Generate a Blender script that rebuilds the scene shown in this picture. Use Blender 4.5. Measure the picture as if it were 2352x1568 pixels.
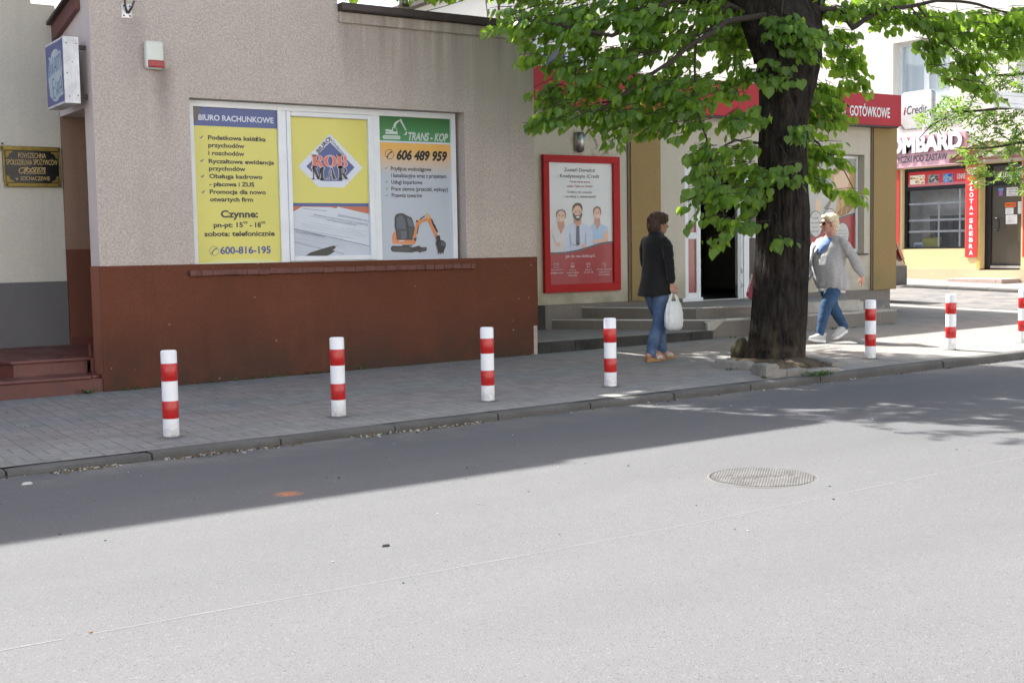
import bpy, bmesh, math, random
import numpy as np
from math import radians, sin, cos, atan, atan2, pi, tan, sqrt, floor
from mathutils import Vector, Matrix, noise

random.seed(7)
S = bpy.context.scene
for _o in list(bpy.data.objects):
    bpy.data.objects.remove(_o)
COL = S.collection

# ------------------------------------------------------------------ camera
# picture units: 2352 x 1568 ; world: X along the street, Y across it, Z up
FP, CX, CY = 2850.0, 1176.0, 784.0
YAW, PIT, ROL, HC = radians(56.2), atan(214 / 2850), radians(0.975), 1.35
_fh = np.array([cos(YAW), sin(YAW), 0]); _rt = np.array([sin(YAW), -cos(YAW), 0]); _up = np.array([0, 0, 1.0])
FW = _fh * cos(PIT) - _up * sin(PIT); _u = _up * cos(PIT) + _fh * sin(PIT)
RT = _rt * cos(ROL) - _u * sin(ROL); UP = _u * cos(ROL) + _rt * sin(ROL)
CAM = np.array([0, 0, HC])
cd = bpy.data.cameras.new('camera'); co = bpy.data.objects.new('camera', cd); COL.objects.link(co)
cd.sensor_width = 36.0; cd.lens = FP / 2352 * 36.0; cd.clip_start = 0.05; cd.clip_end = 2000
co.matrix_world = Matrix(((RT[0], UP[0], -FW[0], 0), (RT[1], UP[1], -FW[1], 0), (RT[2], UP[2], -FW[2], HC), (0, 0, 0, 1)))
S.camera = co

# ------------------------------------------------------------------ light
SUN_EL = atan(1.19); SD = (0.23, -0.973)           # SD: ground direction in which shadows fall
w = bpy.data.worlds.new('World'); S.world = w; w.use_nodes = True
nt = w.node_tree; nt.nodes.clear()
sky = nt.nodes.new('ShaderNodeTexSky'); sky.sky_type = 'NISHITA'; sky.sun_disc = False
sky.sun_elevation = SUN_EL; sky.sun_rotation = atan2(-SD[0], -SD[1]); sky.air_density = 1.0; sky.dust_density = 4.0; sky.ozone_density = 1.0
bg = nt.nodes.new('ShaderNodeBackground'); bg.inputs[1].default_value = 0.12
out = nt.nodes.new('ShaderNodeOutputWorld'); nt.links.new(sky.outputs[0], bg.inputs[0]); nt.links.new(bg.outputs[0], out.inputs[0])
sl = bpy.data.lights.new('sun', 'SUN'); sl.energy = 4.7; sl.angle = radians(0.6); sl.color = (1.0, 0.965, 0.915)
so = bpy.data.objects.new('sun', sl); COL.objects.link(so)
_d = Vector((SD[0] * cos(SUN_EL), SD[1] * cos(SUN_EL), -sin(SUN_EL)))
so.rotation_euler = _d.to_track_quat('-Z', 'Y').to_euler()
S.view_settings.view_transform = 'Standard'; S.view_settings.look = 'None'
S.view_settings.exposure = 1.75; S.view_settings.gamma = 1.0; S.view_settings.use_curve_mapping = False
S.cycles.max_bounces = 8; S.cycles.transmission_bounces = 6; S.cycles.transparent_max_bounces = 8

# ------------------------------------------------------------------ picture <-> world
def ray(x, y): return FW + RT * ((x - CX) / FP) - UP * ((y - CY) / FP)
def onY(x, y, Y): d = ray(x, y); return CAM + d * (Y / d[1])
def onX(x, y, X): d = ray(x, y); return CAM + d * (X / d[0])
def onP(x, y, a, b, c):
    d = ray(x, y); t = (a - HC) / (d[2] - b * d[0] - c * d[1]); return CAM + d * t
def px(P):
    v = np.asarray(P, float) - CAM; z = v @ FW
    return CX + FP * (v @ RT) / z, CY - FP * (v @ UP) / z
def crop(x0, y0, s): return lambda x, y: ((x0 + x * s) / 1.7415, (y0 + y * s) / 1.7415)   # a detail view of the photograph
def zs(X, Y): return -.1918 + .0098 * X + .015 * Y                                       # pavement height
def zr(X, Y): return -.1045 + .0065 * X + (.012 * (8.5 - Y) if Y < 8.5 else .020 * (Y - 8.5))   # road height
def on_sw(x, y): return onP(x, y, -.1918, .0098, .015)
def on_rd(x, y): return onP(x, y, -.1045 + .012 * 8.5, .0065, -.012)

# ------------------------------------------------------------------ object helpers
def tag(o, label=None, cat=None, group=None, kind=None):
    if label: o['label'] = label
    if cat: o['category'] = cat
    if group: o['group'] = group
    if kind: o['kind'] = kind
    return o
def thing(name, loc, label, cat, group=None, rz=0.0):
    o = bpy.data.objects.new(name, None); COL.objects.link(o); o.location = loc; o.rotation_euler = (0, 0, rz)
    o.empty_display_size = 0.1
    return tag(o, label, cat, group)
def wloc(o):
    v = Vector((0, 0, 0))
    while o is not None: v += Vector(o.location); o = o.parent
    return v

class MB:
    def __init__(s): s.v = []; s.f = []; s.m = []; s.mats = []; s.sm = []
    def mi(s, mat):
        if mat not in s.mats: s.mats.append(mat)
        return s.mats.index(mat)
    def add(s, vs, fs, mat, smooth=False):
        n = len(s.v); i = s.mi(mat); s.v += [tuple(map(float, p)) for p in vs]
        for f in fs: s.f.append(tuple(a + n for a in f)); s.m.append(i); s.sm.append(smooth)
    def box(s, x0, x1, y0, y1, z0, z1, mat):
        if x0 > x1: x0, x1 = x1, x0
        if y0 > y1: y0, y1 = y1, y0
        if z0 > z1: z0, z1 = z1, z0
        v = [(x0, y0, z0), (x1, y0, z0), (x1, y1, z0), (x0, y1, z0), (x0, y0, z1), (x1, y0, z1), (x1, y1, z1), (x0, y1, z1)]
        s.add(v, [(0, 3, 2, 1), (4, 5, 6, 7), (0, 1, 5, 4), (1, 2, 6, 5), (2, 3, 7, 6), (3, 0, 4, 7)], mat)
    def prism(s, bot, top, mat):                       # two matching loops
        n = len(bot)
        s.add(list(bot) + list(top), [tuple(range(n - 1, -1, -1)), tuple(range(n, 2 * n))] + [(i, (i + 1) % n, n + (i + 1) % n, n + i) for i in range(n)], mat)
    def extr(s, poly, z0, z1, mat):
        s.prism([(x, y, z0) for x, y in poly], [(x, y, z1) for x, y in poly], mat)
    def loft(s, rings, mat, caps=True, smooth=True):
        n = len(rings[0]); v = [p for r in rings for p in r]; f = []
        for k in range(len(rings) - 1):
            for i in range(n):
                j = (i + 1) % n; f.append((k * n + i, k * n + j, (k + 1) * n + j, (k + 1) * n + i))
        if caps: f.append(tuple(range(n - 1, -1, -1))); f.append(tuple(range((len(rings) - 1) * n, len(rings) * n)))
        s.add(v, f, mat, smooth)
    def tube(s, path, rad, mat, n=10, caps=True, flat=None, smooth=True, ends=False):
        path = [Vector(p) for p in path]; m = len(path)
        if not hasattr(rad, '__len__'): rad = [rad] * m
        rad = list(rad)
        if ends:                                       # rounded ends
            d0 = (path[0] - path[1]).normalized(); d1 = (path[-1] - path[-2]).normalized(); r0, r1 = rad[0], rad[-1]
            g = lambda r: r if not hasattr(r, '__len__') else min(r)
            sc = lambda r, k: r * k if not hasattr(r, '__len__') else (r[0] * k, r[1] * k)
            path = [path[0] + d0 * g(r0) * .95, path[0] + d0 * g(r0) * .65] + path + [path[-1] + d1 * g(r1) * .65, path[-1] + d1 * g(r1) * .95]
            rad = [sc(r0, .3), sc(r0, .76)] + rad + [sc(r1, .76), sc(r1, .3)]; m += 4
        rings = []; ref = Vector(flat) if flat else None
        prev = None
        for i in range(m):
            t = (path[min(i + 1, m - 1)] - path[max(i - 1, 0)]).normalized()
            if ref is None: a = Vector((0, 0, 1)) if abs(t.z) < .8 else Vector((1, 0, 0)); a = prev if prev is not None else a
            else: a = ref
            u = (a - t * a.dot(t))
            if u.length < 1e-5: u = t.orthogonal()
            u.normalize(); prev = u; b = t.cross(u); r = rad[i]
            ra, rb = (r if hasattr(r, '__len__') else (r, r))
            rings.append([tuple(path[i] + u * (ra * cos(2 * pi * k / n)) + b * (rb * sin(2 * pi * k / n))) for k in range(n)])
        s.loft(rings, mat, caps, smooth)
    def sphere(s, c, r, mat, n=16, m=10, rz=0):
        if not hasattr(r, '__len__'): r = (r, r, r)
        rings = []
        for i in range(m + 1):
            th = max(1e-3, min(pi - 1e-3, pi * i / m)); rings.append([])
            for k in range(n):
                a = 2 * pi * k / n; x, y = r[0] * sin(th) * cos(a), r[1] * sin(th) * sin(a)
                rings[-1].append((c[0] + x * cos(rz) - y * sin(rz), c[1] + x * sin(rz) + y * cos(rz), c[2] - r[2] * cos(th)))
        s.loft(rings, mat, True)
    def build(s, name, parent=None, origin=None, bevel=0.0, seg=2, recalc=True):
        me = bpy.data.meshes.new(name)
        off = wloc(parent) if parent is not None else Vector(origin if origin is not None else (0, 0, 0))
        me.from_pydata([(p[0] - off.x, p[1] - off.y, p[2] - off.z) for p in s.v], [], s.f)
        for m in s.mats: me.materials.append(m)
        me.polygons.foreach_set('material_index', s.m); me.polygons.foreach_set('use_smooth', s.sm); me.update()
        if recalc:
            bm = bmesh.new(); bm.from_mesh(me); bmesh.ops.recalc_face_normals(bm, faces=bm.faces); bm.to_mesh(me); bm.free()
        o = bpy.data.objects.new(name, me); COL.objects.link(o)
        if parent is not None: o.parent = parent
        else: o.location = off
        if bevel > 0:
            b = o.modifiers.new('bevel', 'BEVEL'); b.width = bevel; b.segments = seg; b.limit_method = 'ANGLE'; b.angle_limit = radians(40)
        return o
def part(name, parent, fn, **k):
    m = MB(); fn(m); return m.build(name, parent, **k)

def wall_holes(mb, x0, x1, z0, z1, y0, y1, holes, mat, flip=False):
    """a wall slab in X/Z (flip: in Y/Z with y0,y1 as X range) with rectangular holes and closed reveals"""
    xs = sorted({x0, x1, *[h[0] for h in holes], *[h[1] for h in holes]}); zz = sorted({z0, z1, *[h[2] for h in holes], *[h[3] for h in holes]})
    xs = [a for a in xs if x0 <= a <= x1]; zz = [a for a in zz if z0 <= a <= z1]
    solid = lambda i, j: 0 <= i < len(xs) - 1 and 0 <= j < len(zz) - 1 and not any(h[0] <= (xs[i] + xs[i + 1]) / 2 <= h[1] and h[2] <= (zz[j] + zz[j + 1]) / 2 <= h[3] for h in holes)
    P = (lambda a, y, z: (y, a, z)) if flip else (lambda a, y, z: (a, y, z))
    for i in range(len(xs) - 1):
        for j in range(len(zz) - 1):
            if not solid(i, j): continue
            a, b, c, d = xs[i], xs[i + 1], zz[j], zz[j + 1]
            for y in (y0, y1): mb.add([P(a, y, c), P(b, y, c), P(b, y, d), P(a, y, d)], [(0, 1, 2, 3)], mat)
            for (di, dj, q) in ((-1, 0, ((a, c), (a, d))), (1, 0, ((b, c), (b, d))), (0, -1, ((a, c), (b, c))), (0, 1, ((a, d), (b, d)))):
                if not solid(i + di, j + dj):
                    (p, r), (p2, r2) = q
                    mb.add([P(p, y0, r), P(p2, y0, r2), P(p2, y1, r2), P(p, y1, r)], [(0, 1, 2, 3)], mat)

# ------------------------------------------------------------------ materials
def lin(c): 
    c = c / 255.0
    return c / 12.92 if c <= .04045 else ((c + .055) / 1.055) ** 2.4
def srgb(r, g, b): return (lin(r), lin(g), lin(b))
SHADE = 0.84
def sh(r, g, b): return tuple(min(.86, lin(c) / SHADE) for c in (r, g, b))   # colour of a thing seen in the open shade of the photo
_mats = {}
class N:
    """tiny node helper"""
    def __init__(s, name):
        s.m = bpy.data.materials.new(name); s.m.use_nodes = True; s.t = s.m.node_tree; s.t.nodes.clear()
        s.o = s.n('ShaderNodeOutputMaterial'); s.b = s.n('ShaderNodeBsdfPrincipled'); s.l(s.b.outputs[0], s.o.inputs[0])
        s._pos = None
    def n(s, t): return s.t.nodes.new(t)
    def l(s, a, b): s.t.links.new(a, b)
    def set(s, inp, v):
        if hasattr(v, 'is_output'): s.l(v, inp)
        elif isinstance(v, (tuple, list)) and len(v) == 3 and inp.type == 'RGBA': inp.default_value = (*v, 1)
        else: inp.default_value = v
    def pos(s):
        if s._pos is None: s._pos = s.n('ShaderNodeNewGeometry').outputs['Position']
        return s._pos
    def xyz(s, v=None):
        x = s.n('ShaderNodeSeparateXYZ'); s.l(v or s.pos(), x.inputs[0]); return x.outputs
    def math(s, op, a, b=0.0, c=0.0, clamp=False):
        m = s.n('ShaderNodeMath'); m.operation = op; m.use_clamp = clamp
        for i, v in enumerate((a, b, c)): s.set(m.inputs[i], v)
        return m.outputs[0]
    def noise(s, scale, detail=4, rough=.55, vec=None, dist=0.0):
        t = s.n('ShaderNodeTexNoise'); t.inputs['Scale'].default_value = scale; t.inputs['Detail'].default_value = detail
        t.inputs['Roughness'].default_value = rough; t.inputs['Distortion'].default_value = dist; s.l(vec or s.pos(), t.inputs['Vector']); return t.outputs[0]
    def vor(s, scale, feature='F1', vec=None, out=0):
        t = s.n('ShaderNodeTexVoronoi'); t.feature = feature; t.inputs['Scale'].default_value = scale; s.l(vec or s.pos(), t.inputs['Vector']); return t.outputs[out]
    def ramp(s, f, a, b, c0=0.0, c1=1.0):
        r = s.n('ShaderNodeMapRange'); r.clamp = True
        s.set(r.inputs[0], f); r.inputs[1].default_value = a; r.inputs[2].default_value = b; r.inputs[3].default_value = c0; r.inputs[4].default_value = c1; return r.outputs[0]
    def mix(s, f, a, b, mode='MIX'):
        m = s.n('ShaderNodeMix'); m.data_type = 'RGBA'; m.blend_type = mode
        s.set(m.inputs[0], f); s.set(m.inputs[6], a); s.set(m.inputs[7], b); return m.outputs[2]
    def scale(s, v, k):
        m = s.n('ShaderNodeMapping'); s.l(v, m.inputs[0]); m.inputs['Scale'].default_value = k; return m.outputs[0]
    def bump(s, h, strength=.3, dist=.01, prev=None):
        b = s.n('ShaderNodeBump'); b.inputs['Strength'].default_value = strength; b.inputs['Distance'].default_value = dist
        s.l(h, b.inputs['Height'])
        if prev is not None: s.l(prev, b.inputs['Normal'])
        return b.outputs[0]
    def done(s, col=None, rough=None, nrm=None, **k):
        if col is not None: s.set(s.b.inputs['Base Color'], col)
        if rough is not None: s.set(s.b.inputs['Roughness'], rough)
        if nrm is not None: s.l(nrm, s.b.inputs['Normal'])
        for a, v in k.items(): s.set(s.b.inputs[a.replace('_', ' ')], v)
        return s.m
def plain(name, col, rough=.6, metal=0.0, var=.12, vs=6.0, bump=0.0, bs=60.0, coat=0.0, spec=.5):
    if name in _mats: return _mats[name]
    t = N(name); f = t.noise(vs, 5); k = t.ramp(f, .3, .7, 1 - var, 1 + var)
    c = t.mix(1.0, col, k, 'MULTIPLY'); nr = t.bump(t.noise(bs, 4), bump, .004) if bump else None
    _mats[name] = t.done(c, rough, nr, Metallic=metal, Coat_Weight=coat, Coat_Roughness=.06, Specular_IOR_Level=spec); return _mats[name]
def ink(r, g, b, shade=True, rough=.35):
    k = 'ink_%d_%d_%d%s%g' % (r, g, b, 's' if shade else 'u', rough)
    if k not in _mats: _mats[k] = plain(k, sh(r * .95, g * .95, b * .95) if shade else srgb(r, g, b), rough, 0, .05, 1.4, coat=.15 if shade else 0)
    return _mats[k]
def stucco(name, col, stain=None, grain=260.0, depth=.5, var=.1, grime=0.0, dark=.35):
    t = N(name); p = t.pos()
    big = t.noise(.7, 6, .6); mid = t.noise(6, 5, .6); g = t.noise(grain * .55, 3, .7)
    c = t.mix(t.ramp(big, .35, .7), col, tuple(v * (1 - var * 1.6) for v in col)); c = t.mix(t.ramp(mid, .35, .75, 0, .5), c, tuple(v * (1 - var) for v in col))
    g2 = t.noise(grain * .27, 3, .6); c = t.mix(t.ramp(g2, .36, .58, dark * .62, 0), c, tuple(v * .5 for v in col)); c = t.mix(t.ramp(g, .3, .62, dark, 0), c, tuple(v * .45 for v in col))
    if stain: c = stain(t, c, p)
    if grime:
        v = t.scale(p, (7, 7, .35)); s = t.noise(1.0, 5, .6, v); c = t.mix(t.ramp(s, .5, .78, 0, grime), c, tuple(v * .4 for v in col))
    h = t.math('ADD', t.vor(grain * .45), t.math('MULTIPLY', g, .8))
    return t.done(c, .92, t.bump(h, depth, .006), Specular_IOR_Level=.2)

# ------------------------------------------------------------------ lettering (the built-in typeface, flattened to faces)
_gc = {}
def glyphs(text, shear=0.0, bold=0.0, sp=1.0):
    k = (text, shear, bold, sp)
    if k in _gc: return _gc[k]
    cu = bpy.data.curves.new('lettering', 'FONT'); cu.body = text; cu.size = 1.0; cu.shear = shear; cu.offset = bold; cu.space_character = sp
    cu.resolution_u = 3; cu.fill_mode = 'FRONT'
    ob = bpy.data.objects.new('lettering', cu); COL.objects.link(ob)
    dg = bpy.context.evaluated_depsgraph_get(); dg.update()
    me = bpy.data.meshes.new_from_object(ob.evaluated_get(dg), depsgraph=dg)
    v = [tuple(a.co)[:2] for a in me.vertices]; f = [tuple(p.vertices) for p in me.polygons]
    bpy.data.objects.remove(ob); bpy.data.curves.remove(cu); bpy.data.meshes.remove(me)
    _gc[k] = (v, f); return _gc[k]
_caph = max(p[1] for p in glyphs('H')[0])
def letter(mb, text, u0, u1, v0, cap, M, mat, shear=0.0, bold=0.0, sp=1.0, rot=0.0, depth=0.0):
    """text fitted between u0 and u1 on baseline v0 with the given capital height; M maps (u,v) to space"""
    v, f = glyphs(text, shear, bold, sp)
    if not v: return
    a = min(p[0] for p in v); b = max(p[0] for p in v); sx = (u1 - u0) / (b - a); sy = cap / _caph; c, s = cos(rot), sin(rot)
    q = [((p[0] - a) * sx, p[1] * sy) for p in v]; q = [(u0 + x * c - y * s, v0 + x * s + y * c) for x, y in q]
    mb.add([M(*p) for p in q], f, mat)
def circ(cx, cy, rx, ry=None, n=28, a0=0.0, a1=2 * pi):
    ry = ry or rx; m = n if abs(a1 - a0 - 2 * pi) < 1e-6 else n + 1
    return [(cx + rx * cos(a0 + (a1 - a0) * i / n), cy + ry * sin(a0 + (a1 - a0) * i / n)) for i in range(m)]
def face(mb, pts, M, mat): mb.add([M(*p) for p in pts], [tuple(range(len(pts)))], mat)
def ring(mb, cx, cy, r0, r1, M, mat, n=30, ky=1.0):
    a = circ(cx, cy, r0, r0 * ky, n); b = circ(cx, cy, r1, r1 * ky, n)
    mb.add([M(*p) for p in a + b], [(i, (i + 1) % n, n + (i + 1) % n, n + i) for i in range(n)], mat)
def stroke(mb, pts, wd, M, mat):
    p = [Vector(q) for q in pts]; l = []; r = []
    for i in range(len(p)):
        t = (p[min(i + 1, len(p) - 1)] - p[max(i - 1, 0)]).normalized(); nn = Vector((-t.y, t.x)) * wd / 2
        l.append(tuple(p[i] + nn)); r.append(tuple(p[i] - nn))
    n = len(p); mb.add([M(*q) for q in l + r], [(i, i + 1, n + i + 1, n + i) for i in range(n - 1)], mat)

# ================================================================== the setting: road, pavements, kerbs
def asphalt():
    t = N('asphalt'); p = t.pos()
    big = t.noise(.35, 5, .6, t.scale(p, (.5, 1.6, 1))); mid = t.noise(3.0, 5, .6); fine = t.noise(230, 2, .7); sp = t.vor(150, out=1)
    c = t.mix(t.ramp(big, .35, .68), (.117, .118, .1205), (.099, .101, .105)); c = t.mix(t.ramp(mid, .35, .7, 0, .55), c, (.104, .105, .109))
    c = t.mix(t.ramp(fine, .36, .5, .4, 0), c, (.06, .06, .062))
    s = t.n('ShaderNodeSeparateColor'); t.l(sp, s.inputs[0]); c = t.mix(t.ramp(s.outputs[0], .95, .97, 0, .25), c, (.25, .25, .25)); c = t.mix(t.ramp(s.outputs[1], .955, .97, 0, .6), c, (.045, .045, .047))
    X, Y, Z = t.xyz()
    dust = t.math('MULTIPLY', t.ramp(Y, 7.9, 8.6), t.ramp(t.noise(2.2, 5, .65), .38, .62)); c = t.mix(t.math('MULTIPLY', dust, .6), c, (.235, .215, .19))
    for yy, ww in ((7.3, .3), (5.7, .3), (3.6, .35), (2.1, .3)):            # worn wheel tracks
        d = t.math('ABSOLUTE', t.math('SUBTRACT', Y, yy)); c = t.mix(t.math('MULTIPLY', t.ramp(d, 0, ww, .42, 0), mid), c, (.088, .088, .092))
    dx = t.math('MULTIPLY', t.math('SUBTRACT', X, 2.90), 15.0); dy = t.math('MULTIPLY', t.math('SUBTRACT', Y, 6.72), 14.0)
    r = t.math('SQRT', t.math('ADD', t.math('MULTIPLY', dx, dx), t.math('MULTIPLY', dy, dy)))
    st = t.math('MULTIPLY', t.ramp(r, .1, 1.5, 1, 0), t.ramp(t.noise(26, 4, .7), .3, .62)); c = t.mix(st, c, (.62, .20, .06))
    h = t.math('ADD', fine, t.math('MULTIPLY', t.vor(130), .7))
    return t.done(c, .93, t.bump(h, .55, .006), Specular_IOR_Level=.25)
M_ASPH = asphalt()
def pavers():
    t = N('concrete_pavers'); X, Y, Z = t.xyz(); s = 0.2
    wob = t.math('MULTIPLY', t.math('SUBTRACT', t.noise(1.3, 3), .5), .03)
    X = t.math('ADD', X, wob); Y = t.math('ADD', Y, wob)
    xi = t.math('DIVIDE', X, s); yi = t.math('DIVIDE', Y, s); i = t.math('FLOOR', xi); j = t.math('FLOOR', yi); fx = t.math('FRACT', xi); fy = t.math('FRACT', yi)
    par = t.math('FLOORED_MODULO', t.math('ADD', i, j), 2.0)
    def sel(a, b): return t.math('ADD', t.math('MULTIPLY', a, par), t.math('MULTIPLY', b, t.math('SUBTRACT', 1.0, par)))
    u = sel(fx, fy); v = sel(fy, fx)                   # u is split in two bricks, v runs along the brick
    half = t.math('GREATER_THAN', u, .5); uu = t.math('FRACT', t.math('MULTIPLY', u, 2.0))
    e = lambda q: t.math('MINIMUM', q, t.math('SUBTRACT', 1.0, q))
    d = t.math('MINIMUM', t.math('MULTIPLY', e(uu), .5), e(v))
    joint = t.ramp(d, .012, .04, 1, 0)
    cmb = t.n('ShaderNodeCombineXYZ'); t.l(i, cmb.inputs[0]); t.l(j, cmb.inputs[1]); t.l(half, cmb.inputs[2])
    wn = t.n('ShaderNodeTexWhiteNoise'); t.l(cmb.outputs[0], wn.inputs[0]); rnd = wn.outputs[0]
    Yj = t.math('ADD', Y, t.math('MULTIPLY', t.math('SUBTRACT', rnd, .5), .1))
    red = t.math('ADD', t.math('MULTIPLY', t.ramp(Yj, 10.85, 10.95), t.ramp(Yj, 11.75, 11.85, 1, 0)), t.math('MULTIPLY', t.ramp(Yj, 9.35, 9.45), t.ramp(Yj, 10.15, 10.25, 1, 0)), clamp=True)
    c = t.mix(red, (.232, .225, .212), (.25, .22, .204))
    c = t.mix(1.0, c, t.ramp(rnd, 0, 1, .86, 1.13), 'MULTIPLY')
    dirt = t.noise(1.1, 6, .65); near = t.ramp(Y, 8.5, 10.2, .85, .25)
    c = t.mix(t.math('MULTIPLY', t.ramp(dirt, .38, .66), near), c, (.31, .295, .27))
    sm = t.noise(5, 5, .65); c = t.mix(t.ramp(sm, .56, .8, 0, .4), c, (.09, .085, .08))
    sp = t.vor(9, out=1); q = t.n('ShaderNodeSeparateColor'); t.l(sp, q.inputs[0]); dsp = t.vor(9)
    gum = t.math('MULTIPLY', t.ramp(dsp, .03, .07, 1, 0), t.math('GREATER_THAN', q.outputs[0], .82)); c = t.mix(t.math('MULTIPLY', gum, .6), c, (.32, .31, .3))
    jm = t.math('MULTIPLY', joint, t.ramp(t.noise(9, 3), .3, .6, .3, .85)); jc = t.mix(t.ramp(t.noise(3.3, 3), .4, .6), (.095, .09, .082), (.2, .19, .17))
    c = t.mix(jm, c, jc); c = t.mix(t.ramp(t.noise(190, 2, .7), .35, .55, .35, 0), c, (.06, .06, .06))
    h = t.math('SUBTRACT', t.math('MULTIPLY', t.noise(160, 3, .6), .25), joint); h = t.math('ADD', h, t.math('MULTIPLY', rnd, .25))
    return t.done(c, .9, t.bump(h, .6, .006), Specular_IOR_Level=.25)
M_PAVE = pavers()
def conc(name, col, var=.18, grain=.4, dark=(.08, .078, .072)):
    t = N(name); a = t.noise(2.2, 6, .65); b = t.noise(14, 5, .6); g = t.noise(170, 3, .7)
    c = t.mix(t.ramp(a, .36, .7), col, tuple(v * (1 - var * 1.8) for v in col)); c = t.mix(t.ramp(b, .5, .75, 0, .5), c, dark); c = t.mix(t.ramp(g, .35, .55, grain, 0), c, tuple(v * .4 for v in col))
    return t.done(c, .92, t.bump(t.math('ADD', g, t.math('MULTIPLY', b, .6)), .5, .006), Specular_IOR_Level=.2)
M_KERB = conc('kerb_concrete', (.135, .13, .122)); M_STONE = conc('edging_stone', (.3, .285, .255)); M_EARTH = conc('tree_pit_earth', (.15, .115, .075), .3, .7, (.05, .035, .02))

def grid(mb, xs, ys, zf, mat):
    n = len(ys); mb.add([(x, y, zf(x, y)) for x in xs for y in ys], [(i * n + j, (i + 1) * n + j, (i + 1) * n + j + 1, i * n + j + 1) for i in range(len(xs) - 1) for j in range(n - 1)], mat)
m = MB(); grid(m, [-60, -20, -5, 0, 5, 10, 15, 20, 30, 60, 130], [-14, -4, 3, 8.5, 9, 12, 14, 16, 20, 30, 60, 110], zr, M_ASPH); tag(m.build('road'), kind='structure')
m = MB(); m.add([(-500, -500, -4), (600, -500, 1), (600, 700, 4), (-500, 700, -1)], [(0, 1, 2, 3)], conc('far_ground', (.16, .155, .14))); tag(m.build('ground'), kind='structure')

# pavement (one flat sheet with the tree pit left open) and its rounded corner into the side street
KY, SX, RC = 8.55, 18.6, 3.0
corner = [(SX - RC + (RC - .13) * sin(a), KY + RC - (RC - .13) * cos(a)) for a in [pi / 2 * i / 8 for i in range(9)]]
PIT_C = (9.86, 9.33)
pit = [(9.30, 9.66), (9.62, 8.98), (10.72, 9.02), (10.62, 9.98), (9.75, 10.12)]
m = MB()
outline = [(-40, KY + .13)] + corner + [(SX - .13, 90), (-40, 90)]
bm = bmesh.new(); vs = [bm.verts.new((x, y, zs(x, y))) for x, y in outline]; f0 = bm.faces.new(vs)
for k in range(24):
    pass
me = bpy.data.meshes.new('pavement'); bm.to_mesh(me); bm.free(); me.materials.append(M_PAVE)
o = bpy.data.objects.new('pavement', me); COL.objects.link(o); tag(o, kind='structure')

def kerb_path():
    p = []; x = -40.25
    while x < SX - RC - .01: p.append((x, KY, 0)); x += 1.0 if x < .5 else .965
    p = [q for q in p if q[0] < SX - RC - .3] + [(SX - RC + RC * sin(a), KY + RC - RC * cos(a), a) for a in [pi / 2 * i / 5 for i in range(6)]]
    y = KY + RC + 1.0
    while y < 60: p.append((SX, y, pi / 2)); y += 1.0
    return p
def kerb_stones(mb, path, H, mat, w=.13, r=.028, seedv=3, base=.25):
    rnd = random.Random(seedv)
    for (x0, y0, a0), (x1, y1, a1) in zip(path[:-1], path[1:]):
        t = Vector((x1 - x0, y1 - y0, 0)); L = t.length; t.normalize(); nn = Vector((-t.y, t.x, 0)); dz = rnd.uniform(-.006, .004); do = rnd.uniform(-.007, .007); g = rnd.uniform(.004, .009)
        k = max(2, int(L / .12)); rings = []
        for i in range(k + 1):
            q = Vector((x0, y0, 0)) + t * (g + (L - 2 * g) * i / k); e = .004 if i in (0, k) else 0
            wob = noise.noise(Vector((q.x * 3.1, q.y * 3.1, seedv))) * .006; ch = max(0, noise.noise(Vector((q.x * 5, q.y * 5, 9.1))) - .25) * .03
            prof = [(do, -base), (do + e, -r - ch), (do + r * .3 + e + ch * .4, -r * .3 - ch * .6), (do + r + e + ch, 0 - e), (w, 0 - e), (w, -base)]
            rings.append([tuple(q + nn * (a + wob * (b > -.1 and a < .1)) + Vector((0, 0, H(q.x, q.y) + b + dz))) for a, b in prof])
        mb.loft(rings, mat, True, False)
m = MB(); kerb_stones(m, kerb_path(), lambda x, y: zs(x, y) + .002, M_KERB); o = m.build('kerb'); tag(o, kind='structure')
# far pavement across the side street
FS = lambda x, y: zr(x, y) + .075
m = MB(); grid(m, [24.12, 26.6], [10.0, 14, 18, 22, 30, 60], FS, M_PAVE); m.add([(24.12, 10, FS(24.12, 10)), (60, 10, FS(60, 10)), (60, 8.5, FS(60, 8.5)), (24.12, 8.5, FS(24.12, 8.5))], [(0, 1, 2, 3)], M_PAVE); tag(m.build('far_pavement'), kind='structure')
m = MB(); kerb_stones(m, [(24.0, 60 - i * 1.05, 0) for i in range(49)], lambda x, y: FS(x, y) + .002, M_KERB, seedv=8); tag(m.build('far_kerb'), kind='structure')

# thin chalk line along the lane
m = MB(); rnd = random.Random(2); x = -4.0; M_CHALK = plain('chalk_paint', (.22, .22, .217), .9)
LY = lambda x: 4.60 + .035 * cos((x - .5) * .95)
while x < 24:
    L = rnd.uniform(.1, .5); wd = rnd.uniform(.0008, .0018)
    n = 4; pts = [(x + L * i / n, LY(x + L * i / n)) for i in range(n + 1)]
    m.add([(a, b - wd, zr(a, b) + .003) for a, b in pts] + [(a, b + wd, zr(a, b) + .003) for a, b in pts], [(i, i + 1, n + 2 + i, n + 1 + i) for i in range(n)], M_CHALK)
    x += L + (rnd.uniform(.01, .1) if rnd.random() < .2 else 0)
tag(m.build('road_marking'), kind='structure')

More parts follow.
